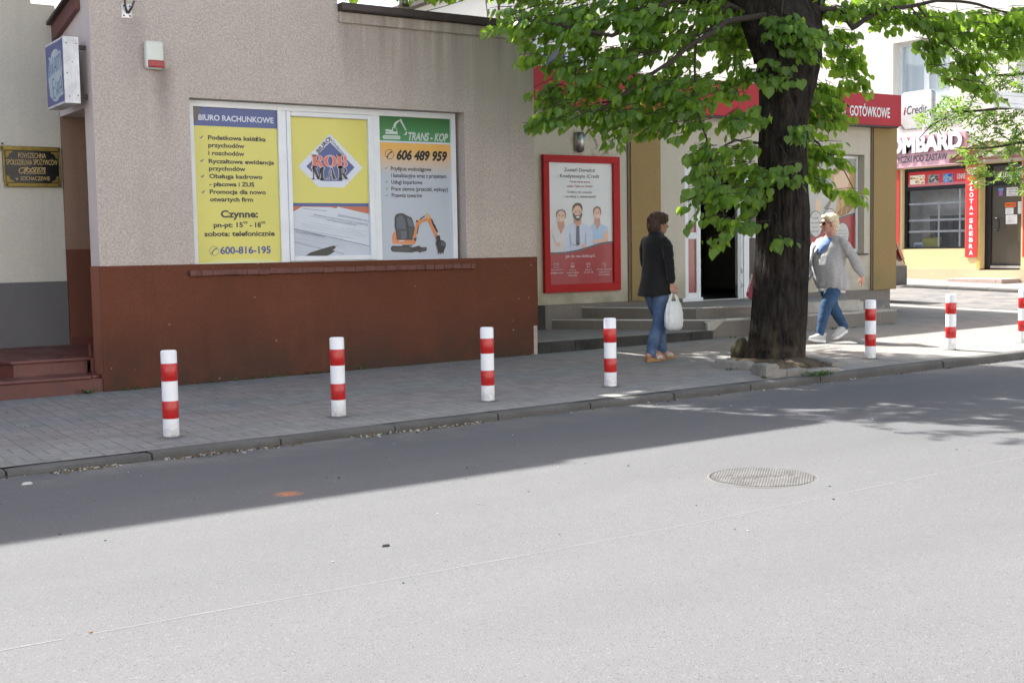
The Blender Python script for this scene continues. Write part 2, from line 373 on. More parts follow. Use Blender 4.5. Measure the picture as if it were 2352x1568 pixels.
# manhole cover
M_IRON = plain('cast_iron', (.112, .11, .107), .7, 0, .25, 9, .3, 90); M_IRON2 = plain('cast_iron_dark', (.05, .048, .046), .8)
mc = (5.275, 5.225); mz = zr(*mc)
root = thing('manhole_cover', (*mc, mz), 'round cast iron manhole cover with a studded top, set in the sunlit road', 'manhole cover')
def f(mb):
    mb.loft([[(mc[0] + r * cos(a), mc[1] + r * sin(a), mz + z) for a in [2 * pi * i / 64 for i in range(64)]] for r, z in ((.332, -.02), (.332, .002), (.322, .0045), (.313, .0045), (.313, -.02))], plain('ring_iron', (.085, .083, .08), .8), False)
part('frame_ring', root, f)
def f(mb):
    mb.add([(mc[0] + .309 * cos(2 * pi * i / 64), mc[1] + .309 * sin(2 * pi * i / 64), mz + .004) for i in range(64)], [tuple(range(64))], M_IRON2)
    s = .0175; a = radians(-22); k = int(.31 / s) + 1
    for i in range(-k, k + 1):
        for j in range(-k, k + 1):
            u = (i + .5 * (j % 2)) * s; v = j * s
            if u * u + v * v > .296 ** 2 or (abs(v) < .026 and abs(u) < .2): continue
            if any((u - p) ** 2 + (v - q) ** 2 < .02 ** 2 for p, q in ((-.17, .1), (.17, -.1))): continue
            x = mc[0] + u * cos(a) - v * sin(a); y = mc[1] + u * sin(a) + v * cos(a); c, d = .0079, .0064
            mb.prism([(x - c, y - c, mz + .001), (x + c, y - c, mz + .001), (x + c, y + c, mz + .003), (x - c, y + c, mz + .003)], [(x - d, y - d, mz + .0075), (x + d, y - d, mz + .0075), (x + d, y + d, mz + .0075), (x - d, y + d, mz + .0075)], M_IRON)
    MM = lambda u, v: (mc[0] + u * cos(a) - v * sin(a), mc[1] + u * sin(a) + v * cos(a), mz + .0078)
    letter(mb, 'KANALIZACJA', -.18, .18, -.015, .034, MM, M_IRON, bold=.02)
part('cover_plate', root, f)

# ================================================================== buildings
WHITE_PVC = plain('white_window_plastic', (.70, .73, .75), .4, 0, .06, 3)
PINK = (.66, .575, .51)
def pinkstain(t, c, p):
    X, Y, Z = t.xyz(); n = t.noise(1.1, 5, .6)
    g = t.math('MULTIPLY', t.ramp(t.math('ADD', X, t.math('MULTIPLY', n, 1.5)), 6.9, 8.4), t.ramp(t.math('ADD', Z, n), 2.9, 3.6)); c = t.mix(t.math('MULTIPLY', g, .8), c, (.40, .36, .29))
    v = t.scale(p, (9, 9, .5)); s = t.noise(1.0, 5, .65, v)
    top = t.math('MULTIPLY', t.ramp(Z, 3.0, 3.85), t.ramp(X, 5.95, 6.05)); c = t.mix(t.math('MULTIPLY', t.math('MULTIPLY', top, t.ramp(s, .3, .65)), .85), c, (.25, .21, .17))
    gx = t.math('ABSOLUTE', t.math('SUBTRACT', X, 4.075)); d = t.math('MULTIPLY', t.math('MULTIPLY', t.ramp(gx, .02, .14, 1, 0), t.ramp(Z, 2.35, 3.15)), t.ramp(Z, 3.2, 3.16, 0, 1))
    c = t.mix(t.math('MULTIPLY', t.math('MULTIPLY', d, .75), t.ramp(n, .3, .6)), c, (.22, .18, .16))
    gx = t.math('ABSOLUTE', t.math('SUBTRACT', X, 3.78)); d = t.math('MULTIPLY', t.math('MULTIPLY', t.ramp(gx, .05, .2, 1, 0), t.ramp(Z, 2.9, 3.6)), t.ramp(Z, 3.7, 3.6, 0, 1)); c = t.mix(t.math('MULTIPLY', d, .3), c, (.2, .18, .17))
    return c
M_PINK = stucco('pink_render', PINK, pinkstain, 170, .8, .10, .24, .8)
M_PINK2 = stucco('smooth_pink_paint', (.66, .565, .53), None, 300, .15, .05, .1, .15)
def brickstain(t, c, p):
    X, Y, Z = t.xyz(); n = t.noise(1.6, 6, .65)
    low = t.math('MULTIPLY', t.ramp(t.math('SUBTRACT', Z, t.math('MULTIPLY', n, .5)), -.2, .45, 1, 0), t.ramp(n, .25, .5)); c = t.mix(t.math('MULTIPLY', low, .8), c, (.052, .038, .03))
    sp = t.vor(22, out=1); q = t.n('ShaderNodeSeparateColor'); t.l(sp, q.inputs[0]); c = t.mix(t.math('MULTIPLY', t.math('GREATER_THAN', q.outputs[0], .985), t.ramp(t.vor(22), .1, .3, .7, 0)), c, (.4, .32, .27)); return c
M_BRICKP = stucco('brick_red_plinth_render', (.178, .064, .036), brickstain, 210, .6, .2, .3, .55)
M_BRICKP2 = stucco('smooth_brick_red_paint', (.30, .118, .07), brickstain, 300, .2, .1, .15, .2)
M_BROWNUP = stucco('brown_porch_render', (.30, .195, .135), None, 230, .4, .1, .25)
M_BROWNLOW = stucco('dark_porch_render', (.165, .065, .04), None, 230, .4, .1, .2)
M_CREAMGREY = stucco('grey_cream_render', (.56, .535, .46), None, 240, .35, .06, .22, .3)
M_SLATE = stucco('slate_grey_plinth_render', (.145, .14, .138), None, 240, .35, .1, .15, .3)
M_FLASH = plain('brown_metal_flashing', (.05, .035, .034), .45, .3, .15)
M_ROOF = plain('roof_felt', (.06, .06, .062), .9)
M_DARK = plain('dark_interior', (.018, .018, .02), .9)

# ---- grey cream house on the left
YC = 13.45; XS = 3.39
house = thing('cream_house', (0.5, YC, 0.3), 'grey cream plastered house with slate grey plinth at the left edge, behind red tiled steps', 'house')
def f(mb):
    mb.box(-22, 3.15, YC, 24, -.3, 8.38, M_CREAMGREY); mb.box(3.1501, XS - .004, YC, YC + .35, -.3, 3.93, M_CREAMGREY)
part('wall', house, f)
part('plinth', house, lambda mb: mb.box(-22, XS - .006, YC - .012, YC - .0005, -.1, 1.085, M_SLATE))
def f(mb): mb.box(-22, 3.13, YC - .06, YC + .3, 8.385, 8.43, M_FLASH)
part('roof_edge', house, f)

# ---- pink office building
YW = 12.2; XR = 8.535; XM = 6.0
off = thing('office_building', (5.9, YW, 0.05), 'pink rendered office with brick red plinth and a three part window full of adverts', 'building')
WX0, WX1, WZ0, WZ1 = 4.335, 7.56, 1.19, 2.905
def f(mb):
    wall_holes(mb, XS, XM, -.3, 6.87, YW, YW + .3, [(WX0, WX1, WZ0, WZ1)], M_PINK)
    wall_holes(mb, XM, XR, -.3, 3.9, YW, YW + .3, [(WX0, WX1, WZ0, WZ1)], M_PINK)
    wall_holes(mb, YW + .3, 18, -.3, 3.85, XS, XS + .25, [(12.503, 13.46, .0, 2.79)], M_PINK2, True)
    mb.box(XR - .25, XR, YW + .3, 18, -.3, 3.9, M_PINK); mb.box(XS, XR, 17.75, 18, -.3, 3.85, M_PINK)
    mb.box(XS + .02, XM - .3, YW + .3, YW + .6, 4.2, 6.85, M_PINK); mb.box(XM - .3, XM - .0003, YW + .3, 17.7, 3.97, 4.1, M_PINK)
    mb.box(XS - .003, XS - .0003, YW, YW + .301, 1.245, 6.87, M_PINK2)
part('wall', off, f)
def f(mb):
    mb.box(XS - .012, XR + .008, YW - .012, YW - .0005, .42, 1.243, M_BRICKP)
    mb.box(XS - .012, XR - .06, YW - .012, YW - .0005, -.1, .4197, M_BRICKP)
    mb.box(XS - .012, XS - .0035, YW, 12.502, -.1, 1.243, M_BRICKP2)
part('plinth', off, f)
def f(mb):
    mb.box(XM + .002, XR + .09, YW - .10, YW + .31, 3.9, 3.985, M_FLASH)
    mb.box(XM + .002, XR + .03, YW - .03, YW - .001, 3.78, 3.897, M_PINK)
part('flashing', off, f, bevel=.012)
def f(mb):
    mb.box(XM + .01, XR + .05, YW + .32, 18.05, 3.86, 3.95, M_ROOF); mb.box(XS + .27, XM - .31, YW + .62, 17.7, 3.87, 3.96, M_ROOF)
    V = [(XS - .05, 12.51, 3.64), (XS - .05, 12.51, 3.80), (XS - .05, 13.6, 3.55), (XS - .05, 13.6, 3.70)]
part('roof', off, f)
# sloping verge board along the left gable wall
P = [onX(*q, XS - .03) for q in [(206, 21.6), (206, 49), (130, 165), (130, 121)]]
def f(mb):
    a = [(12.505, 3.735), (12.505, 3.895), (13.449, 3.72), (13.449, 3.555)]
    mb.prism([(XS - .05, y, z) for y, z in a], [(XS - .004, y, z) for y, z in a], plain('brown_red_board', (.13, .05, .042), .6))
    a = [(12.505, 3.897), (12.505, 3.925), (13.449, 3.75), (13.449, 3.722)]
    mb.prism([(XS - .10, y, z) for y, z in a], [(XS - .004, y, z) for y, z in a], M_FLASH)
part('verge_board', off, f)
def f(mb):
    mb.box(XS + .2505, 5.2, 13.41, 13.47, .3, 1.417, M_BROWNLOW); mb.box(XS + .2505, 5.2, 13.412, 13.47, 1.4175, 2.9, M_BROWNUP); mb.box(XS + .002, XS + .25, 13.4105, 13.459, .3, 1.417, M_BROWNLOW); mb.box(XS + .002, XS + .25, 13.4105, 13.459, 1.4175, 2.789, M_BROWNUP)
    mb.box(XS + .003, 5.2, 13.397, 13.4095, .40, .50, plain('red_skirting_tile', (.11, .035, .027), .35))
    mb.box(5.2005, 5.3, 12.5, 13.5, .3, 2.9, M_BROWNUP); mb.box(XS + .2505, 5.2, 12.44, 12.4995, .3, 2.9, M_BROWNUP)
    mb.box(XS + .2505, 5.2, 12.5, 13.409, 2.795, 2.9, M_PINK2)
part('porch', off, f)
def drain(mb):
    mb.tube([(XR + .05, YW + .5, 3.85), (XR + .05, YW + .5, 3.45)], .05, M_FLASH, 12); mb.tube([(XR + .05, YW + .5, 3.45), (XR + .12, YW + 1.2, 3.3)], .045, M_FLASH, 12)
part('downpipe', off, drain)
M_GLASSD = N('dark_glass').done((.02, .022, .025), .03, Specular_IOR_Level=.6)
# window: white frame, three panes with printed film, sill
win = off
YF = 12.32; wc = crop(740, 400, .4932)
def f(mb):
    y0, y1 = YF, YF + .07
    mb.box(WX0 + .03, 4.415, y0, y1, 1.197, 2.9, WHITE_PVC); mb.box(7.457, WX1 - .045, y0, y1, 1.197, 2.9, WHITE_PVC)
    mb.box(4.4155, 7.4565, y0, y1, 2.836, 2.9, WHITE_PVC); mb.box(4.4155, 7.4565, y0, y1, 1.197, 1.246, WHITE_PVC)
    mb.box(5.33, 5.42, y0 + .003, y1, 1.2465, 2.8355, WHITE_PVC); mb.box(6.452, 6.533, y0 + .003, y1, 1.2465, 2.8355, WHITE_PVC)
    for x in (4.62, 5.47, 6.46, 7.26): mb.box(x, x + .03, y0 - .0015, y0, 1.213, 1.219, M_DARK)
wf = part('window', off, f, bevel=.006)
def f(mb):
    y0 = YF - .012
    mb.box(5.4235, 5.472, y0, YF + .06, 1.249, 2.833, WHITE_PVC); mb.box(6.387, 6.449, y0, YF + .06, 1.249, 2.833, WHITE_PVC); mb.box(5.4725, 6.3865, y0, YF + .06, 2.783, 2.833, WHITE_PVC); mb.box(5.4725, 6.3865, y0, YF + .06, 1.249, 1.301, WHITE_PVC)
part('sash', wf, f, bevel=.008)
def f(mb):
    rnd = random.Random(4); x = 4.26
    while x < 7.63:
        L = rnd.uniform(.115, .13); a, b, dz = x + .002, min(x + L - .002, 7.645), rnd.uniform(-.003, .003)
        mb.box(a, b, YW - .05 + dz, YF + .0, 1.125 + dz, 1.183 + dz, plain('clinker_brick', (.125, .042, .03), .6, 0, .3, 12)); x += L
    mb.box(4.262, 7.64, YW - .04, YF - .01, 1.13, 1.178, plain('sill_mortar', (.32, .28, .25), .9))
part('window_sill', off, f, bevel=.006)
# printed film on the three panes
YP = YF + .030
def PL(k=0, Y=YP): return lambda u, v: (u, Y - .0011 * k, v)
def WX(x, y): return float(onY(*wc(x, y), YP)[0])
def WZ(x, y): return float(onY(*wc(x, y), YP)[2])
def wl(mb, s, x0, y0, x1, cap, mat, k=2, **kw): letter(mb, s, WX(x0, y0), WX(x1, y0), WZ(x0, y0), WZ(x0, y0 - cap) - WZ(x0, y0), PL(k), mat, **kw)
Yel, Nvy, Blk, Lgt = ink(200, 193, 92), ink(56, 72, 128), ink(24, 26, 26), ink(196, 202, 214)
Blu = ink(58, 72, 128)
def phone(mb, cx, cy, r, M, mat, w=.1):
    ring(mb, cx, cy, r * (1 - w), r, M, mat)
    stroke(mb, [(cx + r * .52 * cos(a), cy + r * .52 * sin(a)) for a in [pi * (.62 + .5 * i / 8) for i in range(9)]] if False else [(cx - r * .5, cy - r * .5), (cx - r * .28, cy - r * .08), (cx + r * .08, cy + r * .28), (cx + r * .5, cy + r * .48)], r * .2, M, mat)
    stroke(mb, [(cx - r * .56, cy - r * .38), (cx - r * .34, cy - r * .6)], r * .3, M, mat); stroke(mb, [(cx + r * .3, cy + r * .55), (cx + r * .56, cy + r * .36)], r * .3, M, mat)
def f(mb):
    face(mb, [(4.40, 1.24), (5.335, 1.24), (5.335, 2.84), (4.40, 2.84)], PL(0), Yel)
    z = WZ(400, 220); face(mb, [(4.40, z), (5.335, z), (5.335, 2.84), (4.40, 2.84)], PL(1), Nvy)
    a, b = WX(70, 60), WX(135, 60); face(mb, [(4.40, 2.84), (b, 2.84), (WX(90, 170), WZ(90, 170)), (4.40, WZ(72, 208))], PL(4), M_GLASSD)
    wl(mb, 'BIURO RACHUNKOWE', 108, 162, 716, 44, Lgt, 2, bold=.022)
    rows = [('Podatkowa książka', 186, 320, 655), ('przychodów', 188, 382, 483), ('i rozchodów', 189, 446, 482), ('Ryczałtowa ewidencja', 191, 512, 722), ('przychodów', 194, 571, 490), ('Obsługa kadrowo', 196, 634, 627), ('- płacowa i ZUS', 197, 698, 562), ('Promocja dla nowo', 200, 760, 656), ('otwartych firm', 202, 822, 552)]
    for s, x, y, x1 in rows: wl(mb, s, x, y, x1, 33, Blk, 2, bold=.034)
    for x, y in ((118, 302), (123, 492), (129, 619), (134, 746)):
        stroke(mb, [(WX(x, y), WZ(x, y)), (WX(x + 9, y + 9), WZ(x + 9, y + 9)), (WX(x + 25, y - 10), WZ(x + 25, y - 10))], .011, PL(2), Blu)
    wl(mb, 'Czynne:', 290, 952, 592, 54, Blk, 2, bold=.035)
    wl(mb, 'pn-pt: 15', 232, 1032, 470, 37, Blk, 2, bold=.034); wl(mb, '00', 473, 1004, 507, 20, Blk, 2, bold=.015); wl(mb, '- 18', 524, 1032, 616, 37, Blk, 2, bold=.034); wl(mb, '00', 619, 1004, 652, 20, Blk, 2, bold=.015)
    wl(mb, 'sobota: telefonicznie', 158, 1105, 728, 38, Blk, 2, bold=.034)
    wl(mb, '600-816-195', 286, 1248, 696, 55, Blu, 2, bold=.032); phone(mb, WX(236, 1224), WZ(236, 1224), .05, PL(2), Blu, .09)
    z = WZ(500, 1290); face(mb, [(4.40, 1.241), (5.33, 1.241), (5.2, z - .004), (4.9, z + .003), (4.6, z - .006)], PL(1), ink(196, 196, 130))
part('pane', wf, f)
def serif(mb, ch, x0, z0, w_, h, M, mat, st=.3, thin=.11, e=0.0):
    """bold roman capital; e grows the outline"""
    s, t = st * w_, thin * w_; X = lambda a: x0 + a; Z = lambda b: z0 + b
    R_ = lambda a, b, c, d: face(mb, [(X(a) - e, Z(c) - e), (X(b) + e, Z(c) - e), (X(b) + e, Z(d) + e), (X(a) - e, Z(d) + e)], M, mat)
    q = .045 * h
    def bowl(cx, cz, ro, zo, ri, zi):
        A = [(X(cx + (ro + e) * cos(a)), Z(cz + (zo + e) * sin(a))) for a in [-pi / 2 + pi * i / 14 for i in range(15)]]; B = [(X(cx + (ri - e) * cos(a)), Z(cz + (zi - e) * sin(a))) for a in [-pi / 2 + pi * i / 14 for i in range(15)]]
        mb.add([M(*p) for p in A + B], [(i, i + 1, 16 + i, 15 + i) for i in range(14)], mat)
    if ch == 'O':
        A = circ(X(w_ / 2), Z(h / 2), w_ / 2 + e, h / 2 + e, 30); B = circ(X(w_ / 2), Z(h / 2), w_ / 2 - s * .95 - e, h / 2 - q - e, 30)
        mb.add([M(*p) for p in A + B], [(i, (i + 1) % 30, 30 + (i + 1) % 30, 30 + i) for i in range(30)], mat)
    if ch in 'RB':
        R_(.08 * w_, .08 * w_ + s, 0, h); R_(0, .16 * w_ + s, 0, q); R_(0, .5 * w_, h - q, h); R_(.3 * w_, .5 * w_, .5 * h - q / 2, .5 * h + q / 2)
        bowl(.5 * w_, .75 * h, .36 * w_, .25 * h, .12 * w_, .25 * h - q)
    if ch == 'B': bowl(.5 * w_, .25 * h, .44 * w_, .26 * h, .17 * w_, .26 * h - q); R_(.3 * w_, .5 * w_, 0, q)
    if ch == 'R': face(mb, [(X(.36 * w_) - e, Z(.5 * h)), (X(.36 * w_ + s) + e, Z(.5 * h)), (X(w_) + e, Z(0) - e), (X(w_ - s * 1.1) - e, Z(0) - e)], M, mat)
    if ch == 'A':
        face(mb, [(X(.46 * w_) - e, Z(h) + e), (X(.56 * w_) + e, Z(h) + e), (X(.92 * w_) + e, Z(0)), (X(.92 * w_ - s) - e, Z(0))], M, mat); face(mb, [(X(.42 * w_) - e, Z(h * .93)), (X(.5 * w_) + e, Z(h * .96)), (X(.17 * w_) + e, Z(0)), (X(.08 * w_) - e, Z(0))], M, mat)
        R_(.24 * w_, .6 * w_, .3 * h, .3 * h + q); R_(0, .3 * w_, 0, q); R_(.55 * w_, w_, 0, q)
    if ch == 'M':
        R_(.1 * w_, .1 * w_ + t * .7, 0, h); R_(.9 * w_ - s * .75, .9 * w_, 0, h); face(mb, [(X(.08 * w_) - e, Z(h)), (X(.08 * w_ + s * .8) + e, Z(h)), (X(.5 * w_ + s * .3) + e, Z(0)), (X(.5 * w_ - s * .3) - e, Z(0))], M, mat); face(mb, [(X(.9 * w_ - s * .75), Z(h)), (X(.9 * w_ - s * .3), Z(h)), (X(.52 * w_), Z(0)), (X(.47 * w_), Z(0))], M, mat)
        R_(0, .2 * w_, 0, q); R_(0, .25 * w_, h - q, h); R_(.9 * w_ - s, w_, 0, q); R_(.8 * w_, w_, h - q, h)
rc = crop(1150, 500, 330 / 1848)
def f(mb):
    Mx = lambda x, y: (float(onY(*rc(x, y), YP)[0]), float(onY(*rc(x, y), YP)[2]))
    face(mb, [(5.46, 1.29), (6.40, 1.29), (6.40, 2.79), (5.46, 2.79)], PL(0), Yel)
    z1, z0 = WZ(900, 835), WZ(900, 862); face(mb, [(5.46, z0), (6.40, z0), (6.40, z1), (5.46, z1)], PL(1), Nvy)
    face(mb, [(5.46, 1.29), (6.40, 1.29), (6.40, z0), (5.46, z0)], PL(1), ink(172, 92, 58))
    A = lambda pts: [(WX(*q), WZ(*q)) for q in pts]
    Pap, Pap2 = ink(186, 194, 204), ink(172, 180, 192)
    face(mb, A([(877, 905), (950, 866), (1180, 870), (1225, 880), (1240, 866), (1400, 905), (1497, 925), (1510, 1262), (886, 1268)]), PL(2), Pap); face(mb, A([(877, 1040), (1500, 1185), (1505, 1262), (886, 1268)]), PL(3), Pap2)
    rnd = random.Random(5)
    def tl(x, y, x1, sl, wd, col, k=4): stroke(mb, A([(x, y), ((x + x1) / 2, y + (x1 - x) / 2 * sl), (x1, y + (x1 - x) * sl)]), wd, PL(k), col)
    G1, G2 = ink(120, 128, 140), ink(146, 154, 166)
    for i in range(9): tl(900 + rnd.uniform(0, 60), 1000 + i * 15, rnd.uniform(1250, 1490), .16, .0035, G2)
    for i in range(7): tl(890 + rnd.uniform(0, 20), 1120 + i * 24, rnd.uniform(1100, 1330), .2, .003, G2)
    tl(878, 1046, 1500, .225, .009, G1); tl(880, 1150, 1290, .24, .007, G1); tl(950, 880, 1150, .1, .006, G1); face(mb, A([(1240, 925), (1425, 962), (1424, 978), (1236, 944)]), PL(4), ink(150, 160, 176))
    for x in (1000, 1250): tl(x, 940 + (x - 1000) * .17, x + 230, .17, .0025, G1); tl(x, 990 + (x - 1000) * .17, x + 230, .17, .0025, G1)
    r = -atan(.17); wx = lambda s, x, y, L, cap: letter(mb, s, WX(x, y), WX(x, y) + L, WZ(x, y), cap, PL(5), ink(70, 76, 88), rot=r, shear=-.15)
    wx('INFORMACJA O DOCHODACH ORAZ O POBRANYCH', 1042, 935, .66, .014); wx('NA PODATEK DOCHODOWY', 1150, 978, .36, .014); wx('SKŁADANIA INFORMACJI', 895, 1075, .34, .018); wx('ZALICZKACH', 1420, 975, .12, .014)
    face(mb, A([(975, 1262), (1020, 1235), (1150, 1195), (1205, 1180), (1222, 1190), (1215, 1205), (1195, 1215), (1215, 1225), (1180, 1250), (1150, 1264)]), PL(6), Blk); tl(1210, 1188, 1245, -.3, .005, G1, 6)
    face(mb, [Mx(*q) for q in [(232, 928), (948, 198), (1683, 960), (1265, 1400), (692, 1392)]], PL(2), Lgt); face(mb, [Mx(*q) for q in [(418, 928), (948, 388), (1500, 952), (1208, 1260), (742, 1252)]], PL(3), Nvy)
    a0 = Mx(690, 640); letter(mb, 'BIURO', a0[0], a0[0] + .215, a0[1], .042, PL(4), Blk, rot=radians(45.5), bold=.03)
    a0 = Mx(912, 300); letter(mb, 'RACHUNKOWE', a0[0], a0[0] + .275, a0[1], .026, PL(4), Blk, rot=radians(-47), bold=.01)
    Or = ink(205, 98, 74)
    for s, y, wd, xs_, col in (('ROB', 935, 0, ((540, 820), (815, 1100), (1108, 1358)), Or), ('MAR', 1212, 0, ((540, 832), (872, 1095), (1130, 1355)), Blk)):
        for ch, (xa, xb) in zip(s, xs_):
            p0 = Mx(xa, y); p1 = Mx(xb, y); h = Mx(xa, y - 255)[1] - p0[1]
            serif(mb, ch, p0[0], p0[1], p1[0] - p0[0], h, PL(5), Lgt, e=.0055); serif(mb, ch, p0[0], p0[1], p1[0] - p0[0], h, PL(7), col)
part('pane', wf, f)
tc = crop(1500, 440, 340 / 2352); ec = crop(1500, 800, 340 / 2050)
def f(mb):
    A = lambda cr, pts: [(float(onY(*cr(*q), YP)[0]), float(onY(*cr(*q), YP)[2])) for q in pts]
    x0, x1 = 6.525, 7.462; zg = WZ(1850, 338); zo = WZ(1850, 352)
    t = N('orange_to_grey_print'); Z = t.xyz()[2]; k = t.ramp(Z, zo - .36, zo - .06); t.done(t.mix(k, sh(163, 170, 180), sh(208, 160, 84)), .35); GR = t.m
    face(mb, [(x0, 1.235), (x1, 1.235), (x1, zo), (x0, zo)], PL(0), GR); face(mb, [(x0, zo), (x1, zo), (x1, zg), (x0, zg)], PL(0), Lgt)
    t = N('green_print'); Z = t.xyz()[2]; t.done(t.mix(t.ramp(Z, zg, 2.84), sh(74, 134, 86), sh(52, 98, 52)), .35); face(mb, [(x0, zg), (x1, zg), (x1, 2.84), (x0, 2.84)], PL(0), t.m)
    Wh = ink(190, 200, 196)
    for pts in ([(495, 470), (545, 350), (680, 268), (682, 308), (580, 400), (570, 472)], [(690, 258), (710, 246), (725, 262), (872, 566), (838, 568), (694, 310)], [(855, 595), (880, 598), (888, 640), (870, 690), (838, 700), (785, 686), (835, 662)], [(286, 545), (320, 534), (400, 540), (408, 552), (470, 552), (478, 486), (580, 492), (612, 560), (628, 676), (290, 664), (290, 612), (400, 610), (404, 600), (290, 590)]):
        face(mb, A(tc, pts), PL(1), Wh)
    face(mb, A(tc, [(492, 508), (575, 512), (600, 560), (598, 600), (496, 596)]), PL(2), t.m)
    c0, c1 = A(tc, [(258, 752), (658, 765)]); r = .021
    pts = [(c0[0] + r * cos(a), c0[1] + r * sin(a)) for a in [pi / 2 + pi * i / 10 for i in range(11)]] + [(c1[0] + r * cos(a), c1[1] + r * sin(a)) for a in [-pi / 2 + pi * i / 10 for i in range(11)]]
    face(mb, pts, PL(1), Wh)
    pc = A(tc, [(282, 754), (378, 756), (463, 760), (552, 762), (642, 765)])
    for q in pc: ring(mb, q[0], q[1], .005, .008, PL(2), t.m, 14)
    for q, s in zip(pc[:-1], pc[1:]): stroke(mb, [(q[0] + .008, q[1]), (s[0] - .008, s[1])], .0035, PL(2), t.m)
    wl(mb, 'TRANS - KOP', 1812, 326, 2133, 62, Wh, 1, shear=.28, bold=.03)
    wl(mb, '606 489 959', 1716, 482, 2126, 72, Blk, 1, shear=.25, bold=.045); phone(mb, WX(1658, 441), WZ(1658, 441), .056, PL(1), Blk, .1)
    for s, x, y, xe in (('Przyłącza wodociągowe', 1669, 571, 1996), ('i kanalizacyjne wraz z projektem', 1671, 626, 2120), ('Usługi koparkowe', 1673, 680, 1924), ('Prace ziemne (przeciski, wykopy)', 1674, 735, 2132), ('Przewóz towarów', 1676, 788, 1924)): wl(mb, s, x, y, xe, 31, Blk, 1, bold=.022)
    for x, y in ((1622, 552), (1627, 663), (1628, 719), (1630, 774)): stroke(mb, [(WX(x, y), WZ(x, y)), (WX(x + 6, y + 7), WZ(x + 6, y + 7)), (WX(x + 18, y - 8), WZ(x + 18, y - 8))], .008, PL(1), ink(60, 140, 90))
    Org, Bk, Bk2, Gl = ink(200, 122, 70), ink(30, 31, 35), ink(52, 55, 62), ink(74, 82, 96)
    face(mb, A(ec, [(415, 860), (450, 775), (500, 760), (520, 960), (900, 965), (935, 900), (985, 1000), (960, 1070), (430, 1055), (412, 960)]), PL(1), Org)
    face(mb, A(ec, [(472, 420), (510, 345), (600, 318), (690, 325), (745, 365), (880, 425), (920, 520), (958, 680), (900, 965), (520, 960), (500, 760), (470, 640)]), PL(2), Bk)
    face(mb, A(ec, [(500, 430), (540, 370), (650, 355), (715, 395), (755, 560), (770, 930), (620, 950), (545, 940), (505, 640)]), PL(3), Bk2); face(mb, A(ec, [(520, 440), (590, 372), (665, 372), (725, 520), (740, 700), (520, 690)]), PL(4), Gl); face(mb, A(ec, [(755, 408), (860, 450), (900, 540), (940, 650), (805, 630)]), PL(3), Gl); face(mb, A(ec, [(805, 650), (938, 675), (905, 930), (820, 930)]), PL(3), Bk2); face(mb, A(ec, [(615, 740), (770, 760), (760, 930), (625, 950)]), PL(4), Gl)
    face(mb, A(ec, [(900, 920), (960, 690), (985, 560), (1040, 480), (1120, 465), (1250, 440), (1225, 370), (1245, 312), (1300, 370), (1400, 560), (1490, 840), (1450, 900), (1380, 760), (1265, 500), (1120, 545), (1050, 640), (1010, 800), (960, 960)]), PL(5), Org)
    face(mb, A(ec, [(1225, 330), (1262, 325), (1310, 400), (1300, 470), (1240, 450)]), PL(6), ink(212, 160, 70))
    for pts in ([(1035, 610), (1055, 612), (1020, 820), (1000, 820)], [(1060, 462), (1185, 378), (1198, 400), (1100, 470)], [(1330, 430), (1380, 480), (1420, 580), (1400, 640), (1380, 600)], [(1395, 620), (1430, 580), (1515, 760), (1490, 800)], [(930, 930), (995, 890), (990, 970), (960, 1000)], [(980, 490), (1010, 482), (1030, 505), (1020, 535), (985, 535)]): face(mb, A(ec, pts), PL(7), Bk)
    face(mb, A(ec, [(1455, 900), (1500, 850), (1560, 860), (1570, 960), (1640, 980), (1700, 1030), (1705, 1100), (1660, 1220), (1640, 1310), (1618, 1262), (1572, 1315), (1560, 1262), (1520, 1320), (1500, 1190), (1455, 1040), (1480, 960)]), PL(6), Bk); face(mb, A(ec, [(1575, 1000), (1690, 1030), (1700, 1100), (1590, 1110)]), PL(7), Gl)
    face(mb, A(ec, [(380, 1160), (400, 1115), (440, 1102), (820, 1110), (900, 1140), (1060, 1100), (1125, 1140), (1250, 1135), (1245, 1225), (1065, 1272), (1030, 1240), (870, 1268), (430, 1250), (385, 1210)]), PL(1), Bk); face(mb, A(ec, [(1065, 1185), (1235, 1160), (1230, 1215), (1080, 1250)]), PL(2), Bk2); face(mb, A(ec, [(655, 1080), (900, 1078), (905, 1110), (660, 1108)]), PL(2), Bk); face(mb, A(ec, [(410, 1150), (830, 1140), (860, 1230), (430, 1220)]), PL(2), Bk2)
    face(mb, A(ec, [(580, 975), (710, 975), (705, 995), (582, 1000)]), PL(3), Lgt)
part('pane', wf, f)

# ================================================================== steps of the office
def redtile():
    t = N('red_clay_tile'); X, Y, Z = t.xyz(); n = t.noise(3, 5); c = t.mix(t.ramp(n, .35, .7), (.135, .043, .033), (.10, .034, .028))
    c = t.mix(t.ramp(t.noise(14, 5, .65), .55, .8, 0, .5), c, (.16, .09, .075))
    fx = t.math('FRACT', t.math('DIVIDE', t.math('ADD', X, .36), .335)); e = t.math('MINIMUM', fx, t.math('SUBTRACT', 1.0, fx)); j = t.ramp(e, .006, .016, 1, 0)
    c = t.mix(t.math('MULTIPLY', j, .8), c, (.06, .05, .048))
    return t.done(c, t.ramp(n, .3, .7, .28, .5), t.bump(t.math('SUBTRACT', 0.0, j), .5, .004))
M_RT = redtile()
st = thing('entrance_steps', (2.6, 12.4, 0.02), 'two steep red clay tiled steps with a broken nosing beside the pink office', 'steps')
Z1, Z2, ZB = .192, .345, .42
SX1 = XS - .014; Y2 = 12.55
q1 = (2.61, Y2); fl = (2.15, 13.43); zt = lambda y: Z2 + (ZB - Z2) * (y - Y2) / (13.43 - Y2)
